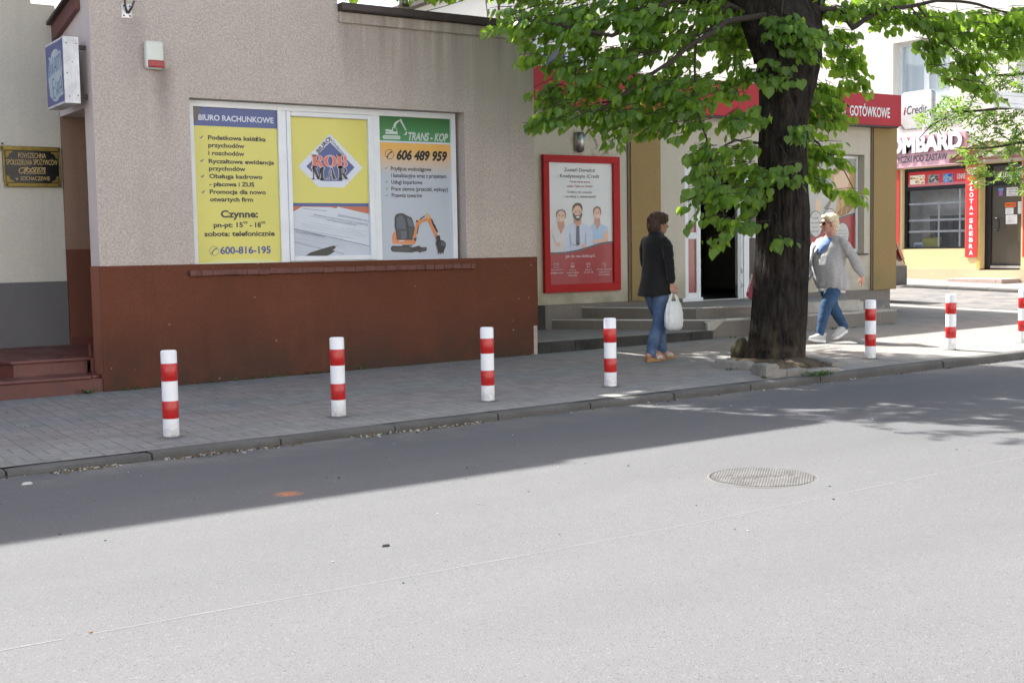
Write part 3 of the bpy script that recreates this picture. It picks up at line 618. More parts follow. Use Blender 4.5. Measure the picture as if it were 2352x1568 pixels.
def f(mb): mb.extr([(-1.2, 12.215), (SX1, 12.215), (SX1, 13.43), (-1.2, 13.43)], -.1, Z1 - .035, M_RT)
part('lower_riser', st, f)
def f(mb): mb.extr([(-1.2, 12.19), (SX1 - .12, 12.19), (SX1 - .105, 12.215), (SX1 - .05, 12.23), (SX1, 12.26), (SX1, 13.43), (-1.2, 13.43)], Z1 - .0349, Z1, M_RT)
part('lower_tread', st, f, bevel=.012, seg=3)
def f(mb): mb.extr([(q1[0] + .02, Y2 + .02), (SX1 - .05, Y2 + .02), (SX1 - .05, 13.43), (fl[0] + .02, fl[1])], Z1 + .0005, Z2 - .035, M_RT)
part('upper_riser', st, f)
def f(mb): (lambda L: mb.prism([(x, y, Z2 - .0349) for x, y in L], [(x, y, zt(y)) for x, y in L], M_RT))([(q1[0], Y2), (SX1, Y2), (SX1, 13.43), (fl[0], fl[1])]); (lambda L: mb.prism([(x, y, .3) for x, y in L], [(x, y, zt(y) - .002) for x, y in L], M_RT))([(SX1 + .001, 12.505), (5.19, 12.505), (5.19, 13.395), (SX1 + .001, 13.395)])
part('upper_tread', st, f, bevel=.012, seg=3)
def f(mb): mb.box(SX1 - .028, SX1 - .001, 12.49, Y2 - .002, Z1 + .001, .34, M_RT); mb.box(SX1 - .022, SX1 - .001, Y2 + .03, Y2 + .06, Z2 + .006, .47, M_RT)
part('skirting_tile', st, f, bevel=.004)

# ---- brass framed name plate on the cream house
M_BRASS = plain('aged_brass', (.17, .125, .03), .42, .75, .3, 14); M_BLKG = N('black_glass_plate').done((.008, .008, .009), .2, Specular_IOR_Level=.3); M_GOLD = plain('gold_lettering', (.46, .34, .13), .5, .15, .12)
pc = crop(0, 560, 270 / 1924); YPl = YC - .03
def PX(x, y): q = onY(*pc(x, y), YPl); return float(q[0]), float(q[2])
x0, z1 = PX(90, 165); x1, z0 = PX(1735, 1350)
pl = thing('name_plate', ((x0 + x1) / 2, YPl, z0), 'black glass name plate with gold lettering in a brass frame on the cream wall', 'sign')
part('plate', pl, lambda mb: mb.box(x0 + .01, x1 - .01, YPl, YPl + .02, z0 + .02, z1 - .02, M_BLKG))
def f(mb):
    mb.box(x0 - .03, x1 + .006, YPl - .012, YPl + .022, z1 - .045, z1, M_BRASS); mb.box(x0 - .004, x1 + .004, YPl - .012, YPl + .022, z0, z0 + .04, M_BRASS)
    mb.box(x0 - .012, x0 + .0095, YPl - .008, YPl + .022, z0 + .0405, z1 - .0455, M_BRASS); mb.box(x1 - .0095, x1 + .008, YPl - .008, YPl + .022, z0 + .0405, z1 - .0455, M_BRASS)
part('frame', pl, f, bevel=.004)
for a, b in ((x0 - .015, z1 - .022), (x1 - .008, z1 - .022), (x0 + .02, z0 + .02), (x1 - .02, z0 + .02), (x0 - .01, z1 + .02)): part('screw', pl, lambda mb: mb.sphere((a, YPl - .016, b), (.011, .009, .011), plain('old_screw', (.05, .035, .03), .4, .6), 10, 6))
for (a, b, sx, sz) in ((x0 + .018, z1 - .052, 1, -1), (x1 - .018, z1 - .052, -1, -1), (x0 + .018, z0 + .047, 1, 1), (x1 - .018, z0 + .047, -1, 1)):
    part('corner_bracket', pl, lambda mb: mb.prism(*[[(a + sx * u, YPl - y, b + sz * v) for u, v in ((0, 0), (.07, 0), (.068, .012), (.04, .022), (.032, .034), (.022, .06), (.012, .066), (0, .064))] for y in (.0015, .005)], M_BRASS))
def f(mb):
    Mp = lambda u, v: (u, YPl - .0015, v)
    def tl(s, xa, ya, xb, cap, **k): a = PX(xa, ya); letter(mb, s, a[0], PX(xb, ya)[0], a[1], PX(xa, ya - cap)[1] - a[1], Mp, M_GOLD, bold=.0, **k)
    tl('POWSZECHNA', 520, 510, 1308, 145); tl('SPÓŁDZIELNIA', 178, 698, 920, 145); tl('SPOŻYWCÓW', 960, 706, 1640, 145); tl('w', 438, 1143, 525, 100); tl('SOCHACZEWIE', 590, 1148, 1425, 112)
    W = .0075; P_ = lambda l: [PX(*q) for q in l]; sk = lambda l, w=W: stroke(mb, P_(l), w, Mp, M_GOLD)
    sk([(805, 788), (770, 784), (735, 800), (600, 800), (560, 830), (540, 880), (560, 930), (610, 950), (660, 930), (700, 860), (735, 800)]); sk([(690, 958), (740, 860), (770, 790)])
    for cx in (812, 925): a = P_([(cx, 865)])[0]; ring(mb, a[0], a[1], .0135, .0215, Mp, M_GOLD, 20)
    sk([(690, 955), (1300, 955)], .006); sk([(915, 795), (1298, 795)], .006); sk([(1035, 800), (985, 900), (1000, 925), (1040, 915)]); sk([(1060, 880), (1130, 850), (1125, 820), (1090, 815), (1060, 870), (1075, 920), (1120, 920), (1160, 890), (1195, 815)]); sk([(1150, 920), (1195, 830), (1225, 815), (1230, 840), (1195, 920)]); sk([(1200, 915), (1245, 830), (1275, 815), (1290, 835), (1262, 900), (1275, 920), (1300, 915)])
part('lettering', pl, f)

# ---- light box fixed on the gable wall
M_SIGNW = plain('grimy_white_plastic', (.62, .62, .62), .45, 0, .16, 9); M_SBLUE = plain('faded_blue_film', (.085, .10, .27), .4, 0, .1, 4); M_LBLUE = plain('mid_blue_film', (.10, .21, .40), .4); M_PALEB = plain('pale_film', (.46, .53, .58), .4)
BX0, BX1, BY0, BY1, BZ0, BZ1 = XS - .245, XS - .10, 12.262, 12.93, 2.80, 3.425
lb = thing('light_box_sign', ((BX0 + BX1) / 2, 12.6, BZ0), 'projecting blue and white light box reading Adam Ewa on the corner of the pink office', 'sign')
def f(mb):
    mb.box(BX0, BX1, BY0, BY1, BZ0, BZ1, M_SIGNW)
    for u in (.3, .5, .75): x = BX0 + (BX1 - BX0) * u; mb.box(x - .006, x + .006, BY0 - .004, BY0 - .0002, BZ0 + .01, BZ1 - .01, M_SIGNW)
    for u, v in ((.2, .9), (.85, .9), (.3, .1), (.85, .12), (.55, .62), (.2, .45)): mb.sphere((BX0 + (BX1 - BX0) * u, BY0 - .003, BZ0 + (BZ1 - BZ0) * v), .006, M_DARK, 8, 5)
    for y in (12.36, 12.8): mb.box(BX1, XS - .004, y, y + .03, BZ0 + .06, BZ0 + .1, M_FLASH); mb.box(BX1, XS - .004, y, y + .03, BZ1 - .1, BZ1 - .06, M_FLASH)
part('box', lb, f, bevel=.006)
sc_ = crop(150, 120, 190 / 876)
def f(mb):
    x = BX0; Mx = lambda k: (lambda u, v: (x - .0015 - .001 * k, u, v))
    face(mb, [(BY0 + .012, BZ0 + .02), (BY1 - .012, BZ0 + .02), (BY1 - .012, BZ1 - .02), (BY0 + .012, BZ1 - .02)], Mx(0), M_SBLUE)
    Q = lambda l: [(float(onX(*sc_(*q), x)[1]), float(onX(*sc_(*q), x)[2])) for q in l]
    face(mb, Q([(205, 920), (200, 760), (210, 520), (232, 505), (250, 540), (258, 440), (300, 370), (340, 352), (375, 370), (395, 410), (410, 372), (428, 380), (440, 560), (455, 700), (455, 840), (470, 1000), (485, 1160), (478, 1185), (410, 1235), (385, 1300), (340, 1328), (300, 1310), (265, 1250), (240, 1235), (232, 1150), (212, 980)]), Mx(1), M_PALEB)
    def L(l, w): stroke(mb, Q(l), w, Mx(2), M_LBLUE)
    W = .021
    L([(222, 900), (215, 800), (215, 560)], W * 1.2); L([(215, 560), (232, 600), (240, 880)], W); L([(218, 790), (236, 775)], W * .6)
    L([(262, 850), (252, 700), (266, 640), (280, 690), (284, 800)], W); L([(280, 490), (284, 650), (292, 830)], W)
    L([(315, 660), (310, 560), (328, 505), (340, 560), (350, 780)], W); L([(318, 800), (308, 720), (325, 680), (342, 700)], W)
    L([(368, 760), (358, 500)], W); L([(358, 510), (375, 480), (388, 520), (397, 735)], W); L([(388, 500), (405, 430), (420, 480), (428, 715)], W)
    L([(310, 905), (280, 920), (290, 1080), (305, 1270)], W * 1.2); L([(290, 1090), (322, 1060)], W); L([(305, 1270), (338, 1245)], W)
    L([(340, 950), (350, 1100), (368, 1215), (380, 1080)], W); L([(372, 960), (385, 1120), (400, 1195), (405, 1060), (398, 930)], W)
    L([(422, 1000), (415, 920), (435, 865), (448, 920), (462, 1140)], W); L([(428, 1170), (418, 1080), (438, 1040), (455, 1060)], W)
part('sign_face', lb, f)

# ---- alarm siren, bracket
so_ = thing('alarm_siren', (4.06, YW - .05, 3.22), 'white alarm siren box with a red strobe strip on the pink wall', 'alarm box')
q = onY(582 / 1.7415, 160 / 1.7415, YW - .09); q2 = onY(661 / 1.7415, 278 / 1.7415, YW - .09); ax0, ax1, az0, az1 = float(q[0]), float(q2[0]), float(q2[2]), float(q[2]); so_.location = ((ax0 + ax1) / 2, YW - .04, az0)
part('housing', so_, lambda mb: mb.box(ax0, ax1, YW - .085, YW - .0005, az0, az1, plain('siren_plastic', (.60, .62, .55), .4, 0, .05)), bevel=.03, seg=4)
part('strobe_lens', so_, lambda mb: mb.box(ax0 + .018, ax1 - .003, YW - .092, YW - .03, az0 + .012, az0 + .085, plain('red_lens', (.30, .012, .018), .2, 0, .3, 30)), bevel=.012, seg=3)
br = thing('wall_bracket', (3.8, YW - .05, 3.68), 'rusty white steel wall plate with two cut pipe stubs high on the pink wall', 'bracket')
q = onY(484 / 1.7415, 14 / 1.7415, YW); q2 = onY(528 / 1.7415, 75 / 1.7415, YW); bx0, bx1, bz0, bz1 = float(q[0]), float(q2[0]), float(q2[2]), float(q[2])
M_BR = plain('chipped_white_paint', (.68, .68, .68), .4, .2, .3, 25); M_RUST = plain('rusty_steel', (.11, .085, .075), .6, .5, .4, 30)
def f(mb):
    mb.box(bx0, bx1, YW - .012, YW - .0005, bz0, bz1, M_BR)
    for u in (.2, .78):
        for v in (.15, .82): mb.sphere((bx0 + (bx1 - bx0) * u, YW - .013, bz0 + (bz1 - bz0) * v), (.009, .005, .009), M_DARK, 8, 5)
part('wall_plate', br, f, bevel=.003)
cxm = (bx0 + bx1) / 2
for a, b in ((-.035, .10), (.055, .10)):
    def f(mb):
        mb.tube([(cxm + (.0 if a < 0 else .012), YW - .02, bz0 + .045), (cxm + a * .7, YW - .05, bz0 + .1), (cxm + a, YW - .075, bz0 + .155)], .011, M_RUST, 10)
        mb.tube([(cxm + a * 1.0, YW - .0755, bz0 + .1555), (cxm + a * 1.01, YW - .0765, bz0 + .158)], .0075, M_DARK, 8)
    part('pipe_stub', br, f)

# ---- on and behind the low roof
q = onY(928, 18, 14.5)
m = MB(); m.box(q[0] - .045, q[0] + .045, 14.46, 14.55, 3.95, 4.62, plain('weathered_post', (.33, .32, .28), .9)); m.box(q[0] - .055, q[0] + .055, 14.45, 14.56, 4.52, 4.56, M_RUST); m.tube([(q[0] - .05, 14.5, 4.42), (q[0] - .16, 14.5, 4.45), (q[0] - .16, 14.5, 4.5)], .012, M_BR)
tag(m.build('roof_post', origin=(q[0], 14.5, 3.95)), 'short weathered concrete post holding a wire on the low roof', 'post')
PO = (float(q[0]), 14.5, 4.55)
q = onY(1146, 30, 15.5)
m = MB(); m.tube([(q[0], 15.5, 3.9), (q[0], 15.5, 6.6)], .02, plain('mast_steel', (.16, .09, .08), .5, .4), 10); m.box(q[0] - .3, q[0] + .3, 15.49, 15.51, 6.2, 6.22, M_RUST); m.box(q[0] - .25, q[0] + .25, 15.49, 15.51, 6.45, 6.47, M_RUST)
tag(m.build('antenna_mast', origin=(q[0], 15.5, 3.95)), 'thin brown antenna mast standing on the low roof behind the leaves', 'antenna')
A1 = Vector((float(q[0]), 15.5, 5.2))
M_WIRE = plain('black_wire', (.06, .06, .07), .6)
def wire(a, b, sag, label):
    a, b = Vector(a), Vector(b); m = MB(); pts = [a.lerp(b, t / 14) - Vector((0, 0, sag * 4 * (t / 14) * (1 - t / 14))) for t in range(15)]
    m.tube(pts, .006, M_WIRE, 6); tag(m.build('wire', origin=tuple(a)), label, 'wire')
wire((PO[0] + .02, 14.5, 4.42), A1, .05, 'thin wire rising from the roof post to the antenna mast')
q = onY(1128, 42, 14.0); q2 = onY(1105, -10, 14.0); wire((float(q2[0]), 14.0, float(q2[2]) + .5), (float(q[0]), 14.0, 3.95), -.02, 'short dark cable hanging down onto the low roof edge')

# ================================================================== credit shop with steps
YS = 14.05; XC = 17.3
def shopstain(t, c, p):
    X, Y, Z = t.xyz(); n = t.noise(2.2, 6, .65)
    g = t.math('MULTIPLY', t.ramp(t.math('SUBTRACT', Z, t.math('MULTIPLY', n, .5)), .15, .75, 1, 0), t.ramp(n, .3, .6)); c = t.mix(t.math('MULTIPLY', g, .7), c, (.17, .165, .09))
    sp = t.vor(7); q = t.n('ShaderNodeSeparateColor'); t.l(t.vor(7, out=1), q.inputs[0])
    m = t.math('MULTIPLY', t.math('MULTIPLY', t.ramp(X, 10.4, 10.6), t.ramp(X, 11.1, 11.2, 1, 0)), t.math('MULTIPLY', t.ramp(Z, 2.6, 2.7), t.ramp(t.noise(13, 4, .7), .56, .64))); c = t.mix(t.math('MULTIPLY', m, .8), c, (.16, .13, .07)); return c
M_CREAM = stucco('cream_shop_render', (.60, .555, .46), shopstain, 210, .35, .05, .1, .3)
M_OCHRE = stucco('ochre_pilaster_render', (.36, .255, .115), shopstain, 210, .35, .06, .15, .3)
M_RED = plain('red_sign_sheet', (.42, .035, .045), .5, 0, .06, 3, spec=.2); M_REDP = plain('red_painted_frame', (.40, .018, .018), .5, 0, .08, 4, spec=.15)
def greytile():
    t = N('grey_step_tile'); X, Y, Z = t.xyz(); n = t.noise(3, 5); c = t.mix(t.ramp(n, .35, .7), (.17, .152, .135), (.14, .127, .115)); c = t.mix(t.ramp(t.noise(20, 4, .7), .55, .8, 0, .4), c, (.22, .2, .18))
    v = t.math('ADD', t.math('MULTIPLY', X, .83), t.math('MULTIPLY', Y, -.55)); fx = t.math('FRACT', t.math('DIVIDE', v, .305)); e = t.math('MINIMUM', fx, t.math('SUBTRACT', 1.0, fx)); j = t.ramp(e, .006, .016, 1, 0)
    c = t.mix(t.math('MULTIPLY', j, .7), c, (.23, .21, .19)); return t.done(c, .5, t.bump(t.math('SUBTRACT', 0.0, j), .4, .003))
M_GT = greytile(); M_GT2 = conc('worn_grey_tread', (.27, .255, .235), .15, .3); M_LIME = conc('bare_mortar', (.50, .48, .44), .2, .5, (.25, .23, .2)); M_CRAZY = conc('crazy_slab', (.075, .073, .068), .35, .5)
shop = thing('credit_shop', (13.4, YS, .3), 'cream rendered shop with ochre pilasters, long red fascia and open white door behind the tree', 'shop')
DX0, DX1, DZ0, DZ1 = 12.56, 15.02, .497, 2.535
VX0, VX1, VZ0, VZ1 = 15.16, 16.55, 1.165, 2.80
ZW = .553
def f(mb):
    wall_holes(mb, 8.8, XC, ZW, 3.7, YS, YS + .3, [(DX0, DX1, DZ0, DZ1), (VX0, VX1, VZ0, VZ1)], M_CREAM)
    mb.box(XC - .3, XC, YS + .3, 23, ZW, 3.7, M_CREAM); mb.box(8.8, 9.1, YS + .3, 23, ZW, 3.7, M_CREAM); mb.box(9.1, XC - .3, 22.7, 23.0, ZW, 3.7, M_CREAM)
part('wall', shop, f)
def f(mb):
    mb.box(8.8, XC - .06, YS + .02, YS + .29, -.1, DZ0 - .022, M_GT); mb.box(8.8, DX0 - .003, YS + .02, YS + .29, DZ0 - .0219, ZW - .0005, M_GT); mb.box(DX1 + .003, XC - .06, YS + .02, YS + .29, DZ0 - .0219, ZW - .0005, M_GT); mb.box(XC - .29, XC - .06, YS + .29, 23, -.1, ZW - .0005, M_GT)
part('plinth', shop, f)
P1, P2_ = 11.50, 12.06; P3 = 16.745
part('pilaster', shop, lambda mb: mb.box(P1, P2_, YS - .035, YS - .0005, ZW + .003, 3.3, M_OCHRE))
part('pilaster', shop, lambda mb: (mb.box(P3, XC + .002, YS - .035, YS - .0005, ZW - .01, 3.3, M_OCHRE), mb.box(XC + .0005, XC + .03, YS - .035, YS + .5, ZW - .01, 3.3, M_OCHRE)))
part('expansion_strip', shop, lambda mb: mb.box(P1 - .05, P1 - .002, YS - .02, YS - .0005, ZW, 3.3, plain('brown_strip', (.14, .10, .06), .7)))
part('expansion_strip', shop, lambda mb: (mb.box(P3 - .045, P3 - .002, YS - .02, YS - .0005, ZW, 3.3, plain('brown_strip', (.14, .10, .06), .7))))
def f(mb): mb.box(8.7, XC - .01, YS + .01, 23.0, 3.7005, 3.74, M_ROOF)
part('roof', shop, f)
YFa = 13.82; FZ0, FZ1 = 3.275, 3.79
def f(mb): mb.box(9.55, 17.19, YFa, YS - .04, FZ0, FZ1, M_RED)
f_fascia = f
def f(mb):
    c4 = crop(3100, 0, 996 / 2231); Mp = lambda u, v: (u, YFa - .004, v)
    a = onY(*c4(668, 1030), YFa); b = onY(*c4(1028, 1060), YFa); cap = .155; zb = (float(a[2]) + float(b[2])) / 2
    Wt = plain('white_vinyl', (.78, .78, .78), .4)
    g = float(b[0] - a[0]); letter(mb, 'GOTÓWKOWE', float(a[0]), float(b[0]), zb, cap, Mp, Wt, bold=.02); letter(mb, 'POŻYCZKI', float(a[0]) - g * .92, float(a[0]) - .1, zb, cap, Mp, Wt, bold=.02)
fa = part('fascia', shop, lambda mb: (f_fascia(mb), f(mb)))
part('under_fascia', shop, lambda mb: mb.box(9.6, 17.15, YFa + .02, YS - .041, FZ0 - .025, FZ0 - .001, M_FLASH))
# door: fixed side light, open doorway, white leaf beside it
dc = crop(2640, 600, 900 / 2016)
M_RPANE = plain('red_film_pane', (.27, .05, .055), .15, 0, .05, 2, coat=.5); M_GPANE = plain('pale_film_pane', (.42, .43, .42), .15, 0, .05, 2, coat=.5); M_BPANE = plain('brownish_glass', (.11, .10, .09), .06, 0, .1, 2)
def dX(x, y): q = onY(*dc(x, y), YS + .05); return float(q[0])
def dZ(x, y): q = onY(*dc(x, y), YS + .05); return float(q[2])
a0, a1, b0, b1 = DX0 + .003, dX(357, 900), dX(247, 900), dX(320, 900)
zr0, zr1, zr2, zr3 = dZ(300, 1278), dZ(300, 797), dZ(300, 740), dZ(300, 210)
y0, y1 = YS + .03, YS + .09
def f(mb):
    for p, q, r, s in ((a0, b0, DZ0 + .003, DZ1 - .003), (b1, a1, DZ0 + .003, DZ1 - .003), (b0, b1, DZ0 + .003, zr0), (b0, b1, zr1, zr2), (b0, b1, zr3, DZ1 - .003)): mb.box(p + .0002, q - .0002, y0, y1, r, s, WHITE_PVC)
    mb.box(a0 - .06, a1 + .01, y0 - .04, y0 - .001, DZ0 + .003, DZ0 + .06, WHITE_PVC)
sd = part('side_light', shop, f, bevel=.004)
def f(mb):
    mb.box(b0, b1, y0 + .025, y0 + .04, zr0, zr1, M_RPANE)
    zz = zr2 + .13; mb.box(b0, b1, y0 + .025, y0 + .04, zr2, zz, M_RPANE); mb.box(b0, b1, y0 + .0251, y0 + .04, zz + .025, zr3, M_GPANE); mb.box(b0, b1, y0 + .025, y0 + .04, zz + .0005, zz + .0245, ink(58, 62, 70))
part('pane', sd, f)
e0, e1, e2, e3, e4 = dX(676, 1000), dX(718, 1000), dX(745, 1000), dX(792, 1000), DX1 - .003
def f(mb):
    mb.box(e1 + .012, e2 - .004, y0 + .02, y1, DZ0 + .003, DZ1 - .003, WHITE_PVC)
    for p, q, r, s in ((e2, e3, DZ0 + .02, DZ1 - .003), (e4 - .1, e4, DZ0 + .02, DZ1 - .003), (e3, e4 - .1, DZ0 + .02, dZ(830, 1282)), (e3, e4 - .1, dZ(830, 788), dZ(830, 738)), (e3, e4 - .1, dZ(830, 210), DZ1 - .003)): mb.box(p + .0002, q - .0002, y0, y1 - .01, r, s, WHITE_PVC)
    mb.box(a1 + .003, e4, y0 + .01, y1 - .0, DZ0 + .0005, DZ0 + .018, plain('aluminium_sill', (.4, .4, .4), .4, .6)); mb.box(a1 + .003, e1, y0, y1, DZ1 - .06, DZ1 - .003, WHITE_PVC)
dl = part('door_frame', shop, f, bevel=.004)
def f(mb): mb.box(e3, e4 - .1, y0 + .02, y0 + .04, dZ(830, 1282), dZ(830, 788), M_BPANE); mb.box(e3, e4 - .1, y0 + .02, y0 + .04, dZ(830, 738), dZ(830, 210), M_BPANE)
part('pane', dl, f)
def f(mb):                                                # leaf swung inwards
    p = Vector((e1, y0 + .03, 0)); d = Vector((.66, .75, 0)).normalized(); nn = Vector((d.y, -d.x, 0)); A = lambda u, v, z: tuple(p + d * u + nn * v + Vector((0, 0, z)))
    for u0, u1, za, zb in ((0, .09, DZ0 + .02, DZ1 - .07), (.81, .9, DZ0 + .02, DZ1 - .07), (.0902, .8098, DZ0 + .02, DZ0 + .2), (.0902, .8098, DZ1 - .18, DZ1 - .07)): mb.prism([A(u0, -.03, za), A(u1, -.03, za), A(u1, .03, za), A(u0, .03, za)], [A(u0, -.03, zb), A(u1, -.03, zb), A(u1, .03, zb), A(u0, .03, zb)], WHITE_PVC)
    mb.prism([A(.09, -.006, DZ0 + .2), A(.81, -.006, DZ0 + .2), A(.81, .006, DZ0 + .2), A(.09, .006, DZ0 + .2)], [A(.09, -.006, DZ1 - .18), A(.81, -.006, DZ1 - .18), A(.81, .006, DZ1 - .18), A(.09, .006, DZ1 - .18)], M_BPANE)
    for z in (.68, .9, 1.9): mb.tube([A(0, .035, z), A(0, .035, z + .09)], .012, WHITE_PVC, 8)
part('door', shop, f)
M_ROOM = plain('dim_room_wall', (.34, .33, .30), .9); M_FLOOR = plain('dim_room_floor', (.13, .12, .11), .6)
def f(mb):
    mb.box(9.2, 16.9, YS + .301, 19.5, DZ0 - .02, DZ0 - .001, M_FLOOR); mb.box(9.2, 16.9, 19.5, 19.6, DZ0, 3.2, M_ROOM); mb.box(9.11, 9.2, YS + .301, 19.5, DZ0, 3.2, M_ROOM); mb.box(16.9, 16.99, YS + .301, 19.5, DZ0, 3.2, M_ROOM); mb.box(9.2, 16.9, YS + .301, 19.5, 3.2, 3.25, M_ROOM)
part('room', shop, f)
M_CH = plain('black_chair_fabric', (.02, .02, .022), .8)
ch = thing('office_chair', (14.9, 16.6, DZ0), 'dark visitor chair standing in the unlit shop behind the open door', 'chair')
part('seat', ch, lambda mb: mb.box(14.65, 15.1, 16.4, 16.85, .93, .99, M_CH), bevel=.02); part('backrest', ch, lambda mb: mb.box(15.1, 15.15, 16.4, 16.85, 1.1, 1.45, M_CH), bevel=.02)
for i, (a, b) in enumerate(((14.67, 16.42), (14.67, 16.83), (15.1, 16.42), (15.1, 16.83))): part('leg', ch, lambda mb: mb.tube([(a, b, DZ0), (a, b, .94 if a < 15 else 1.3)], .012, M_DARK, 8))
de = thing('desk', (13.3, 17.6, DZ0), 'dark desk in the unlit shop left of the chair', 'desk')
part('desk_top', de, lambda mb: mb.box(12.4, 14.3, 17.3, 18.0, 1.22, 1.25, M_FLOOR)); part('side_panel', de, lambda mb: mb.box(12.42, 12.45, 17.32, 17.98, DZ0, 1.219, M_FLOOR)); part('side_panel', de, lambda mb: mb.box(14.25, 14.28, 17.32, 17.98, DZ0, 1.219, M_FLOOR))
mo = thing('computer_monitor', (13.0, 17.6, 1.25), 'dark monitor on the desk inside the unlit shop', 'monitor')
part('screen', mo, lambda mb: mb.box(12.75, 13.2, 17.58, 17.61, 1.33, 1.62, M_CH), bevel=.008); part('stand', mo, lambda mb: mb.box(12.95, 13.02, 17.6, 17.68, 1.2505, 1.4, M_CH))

# shop window with printed advert
YV = YS + .12; vc = dc
def f(mb):
    x0, x1, z0, z1 = VX0 + .01, VX1 - .012, VZ0 + .025, VZ1 - .01
    for p, q, r, s in ((x0, x0 + .05, z0, z1), (x1 - .05, x1, z0, z1), (x0 + .0502, x1 - .0502, z0, z0 + .05), (x0 + .0502, x1 - .0502, z1 - .05, z1)): mb.box(p, q, YV, YV + .06, r, s, WHITE_PVC)
vf = part('window', shop, f, bevel=.004)
def VX(x, y): return float(onY(*vc(x, y), YV + .02)[0])
def VZ(x, y): return float(onY(*vc(x, y), YV + .02)[2])
kc = crop(3140, 820, 420 / 1062)
def f(mb):
    x0, x1, z0, z1 = VX0 + .06, VX1 - .062, VZ0 + .075, VZ1 - .06; Y_ = YV + .03; Mk = lambda k: (lambda u, v: (u, Y_ - .0012 * k, v))
    cl = lambda P: [(min(max(u, x0), x1), min(max(v, z0), z1)) for u, v in P]
    face(mb, [(x0, z0), (x1, z0), (x1, z1), (x0, z1)], Mk(0), ink(168, 168, 164))
    A = lambda l: cl([(VX(*q), VZ(*q)) for q in l]); B = lambda l: [(float(onY(*kc(*q), Y_)[0]), float(onY(*kc(*q), Y_)[2])) for q in l]
    Hair, Hair2, Skin, Sw = ink(184, 148, 98), ink(140, 104, 62), ink(206, 176, 148), ink(176, 176, 170)
    face(mb, A([(1385, 560), (1420, 420), (1560, 330), (1690, 400), (1790, 520), (1790, 620), (1600, 610), (1400, 600)]), Mk(1), Sw)
    face(mb, A([(1540, 250), (1560, 170), (1600, 125), (1650, 108), (1710, 125), (1745, 190), (1750, 280), (1740, 380), (1755, 470), (1720, 540), (1640, 590), (1560, 610), (1580, 520), (1600, 430), (1560, 330)]), Mk(2), Hair)
    face(mb, A([(1565, 200), (1620, 150), (1680, 165), (1700, 230), (1690, 320), (1640, 385), (1590, 350), (1560, 280)]), Mk(3), Skin); face(mb, A([(1560, 190), (1640, 128), (1712, 160), (1708, 220), (1640, 168), (1585, 215)]), Mk(4), Hair2)
    face(mb, A([(1590, 560), (1650, 500), (1720, 470), (1740, 500), (1690, 570), (1620, 600)]), Mk(4), Hair2); face(mb, A([(1395, 480), (1410, 430), (1450, 470), (1440, 540), (1400, 560)]), Mk(2), Skin)
    face(mb, A([(1470, 520), (1560, 400), (1570, 410), (1500, 545)]), Mk(3), ink(120, 112, 100)); 
    for t_ in range(5): stroke(mb, A([(1585 + t_ * 22, 430), (1600 + t_ * 20, 500), (1580 + t_ * 22, 580)]), .008, Mk(5), Hair2 if t_ % 2 else ink(205, 172, 122))
    red = ink(150, 52, 52); top = [(1250, 770), (1400, 775), (1520, 680), (1600, 622), (1700, 590), (1795, 578)]
    face(mb, [(x0, z0), (x1, z0)] + A(top[::-1]) + [(x0, A([top[0]])[0][1])], Mk(5), red); stroke(mb, A([(u, v - 8) for u, v in top]), .022, Mk(6), ink(60, 62, 68))
    Ov, Rim, G = ink(186, 186, 184), ink(72, 72, 74), ink(110, 108, 108)
    for (cx, cy, rx, ry) in ((1397, 664, 57, 114), (1524, 640, 64, 112), (1636, 754, 56, 100)):
        u, v = VX(cx, cy), VZ(cx, cy); a = VX(cx + rx, cy) - u; b = VZ(cx, cy - ry) - v
        face(mb, cl(circ(u, v, a + .012, b + .012)), Mk(6), Rim); face(mb, cl(circ(u, v, a, b)), Mk(7), Ov)
    def tx(s, x, y, xe, cap): letter(mb, s, VX(x, y), VX(xe, y), VZ(x, y), VZ(x, y - cap) - VZ(x, y), Mk(8), G, bold=.006)
    tx('Wejdź', 1358, 620, 1420, 20); tx('sprawdź', 1352, 660, 1437, 20); tx('naszą', 1360, 698, 1416, 17); tx('ofertę!', 1355, 737, 1422, 19); tx('To nic nie', 1476, 620, 1574, 20); tx('nawet w 24 h', 1592, 727, 1662, 12); tx('bez formalności', 1590, 755, 1676, 12); tx('raty tygodniowe', 1590, 782, 1678, 12)
part('pane', vf, f)
part('window_sill', shop, lambda mb: mb.box(VX0 - .03, VX1 + .045, YS - .06, YS + .1195, VZ0 - .03, VZ0 - .001, plain('dark_sill', (.06, .04, .036), .5)), bevel=.004)

# ---- terrace and steps in front of the shop
ZT = .215; PZ1, PZ2 = .345, .497
K = (11.47, 12.28)
stp = thing('shop_steps', (13.2, 13, .15), 'wide worn grey tiled steps with broken corners in front of the cream shop', 'steps')
lowL = (10.1, YS + .02); lowR = (15.0, 12.12); upL = (10.62, YS + .02); upK = (11.45, 12.60); upR = (14.55, 12.38)
def rough_top(mb, a, b, z, w, mat, sd, seg=26):           # a ragged strip of bare mortar along a step edge
    rnd = random.Random(sd); a = Vector((*a, 0)); b = Vector((*b, 0)); t = (b - a).normalized(); nn = Vector((-t.y, t.x, 0)); o_ = []; i_ = []
    for i in range(seg + 1):
        p = a.lerp(b, i / seg); o_.append(tuple(p + nn * -.006 + Vector((0, 0, z)))); i_.append(tuple(p + nn * (w * rnd.uniform(.45, 1.2)) + Vector((0, 0, z))))
    mb.add(o_ + i_, [(i, i + 1, seg + 2 + i, seg + 1 + i) for i in range(seg)], mat); mb.add(o_ + [(x, y, zz - .02 - .012 * rnd.random()) for x, y, zz in o_], [(i, i + 1, seg + 2 + i, seg + 1 + i) for i in range(seg)], mat)
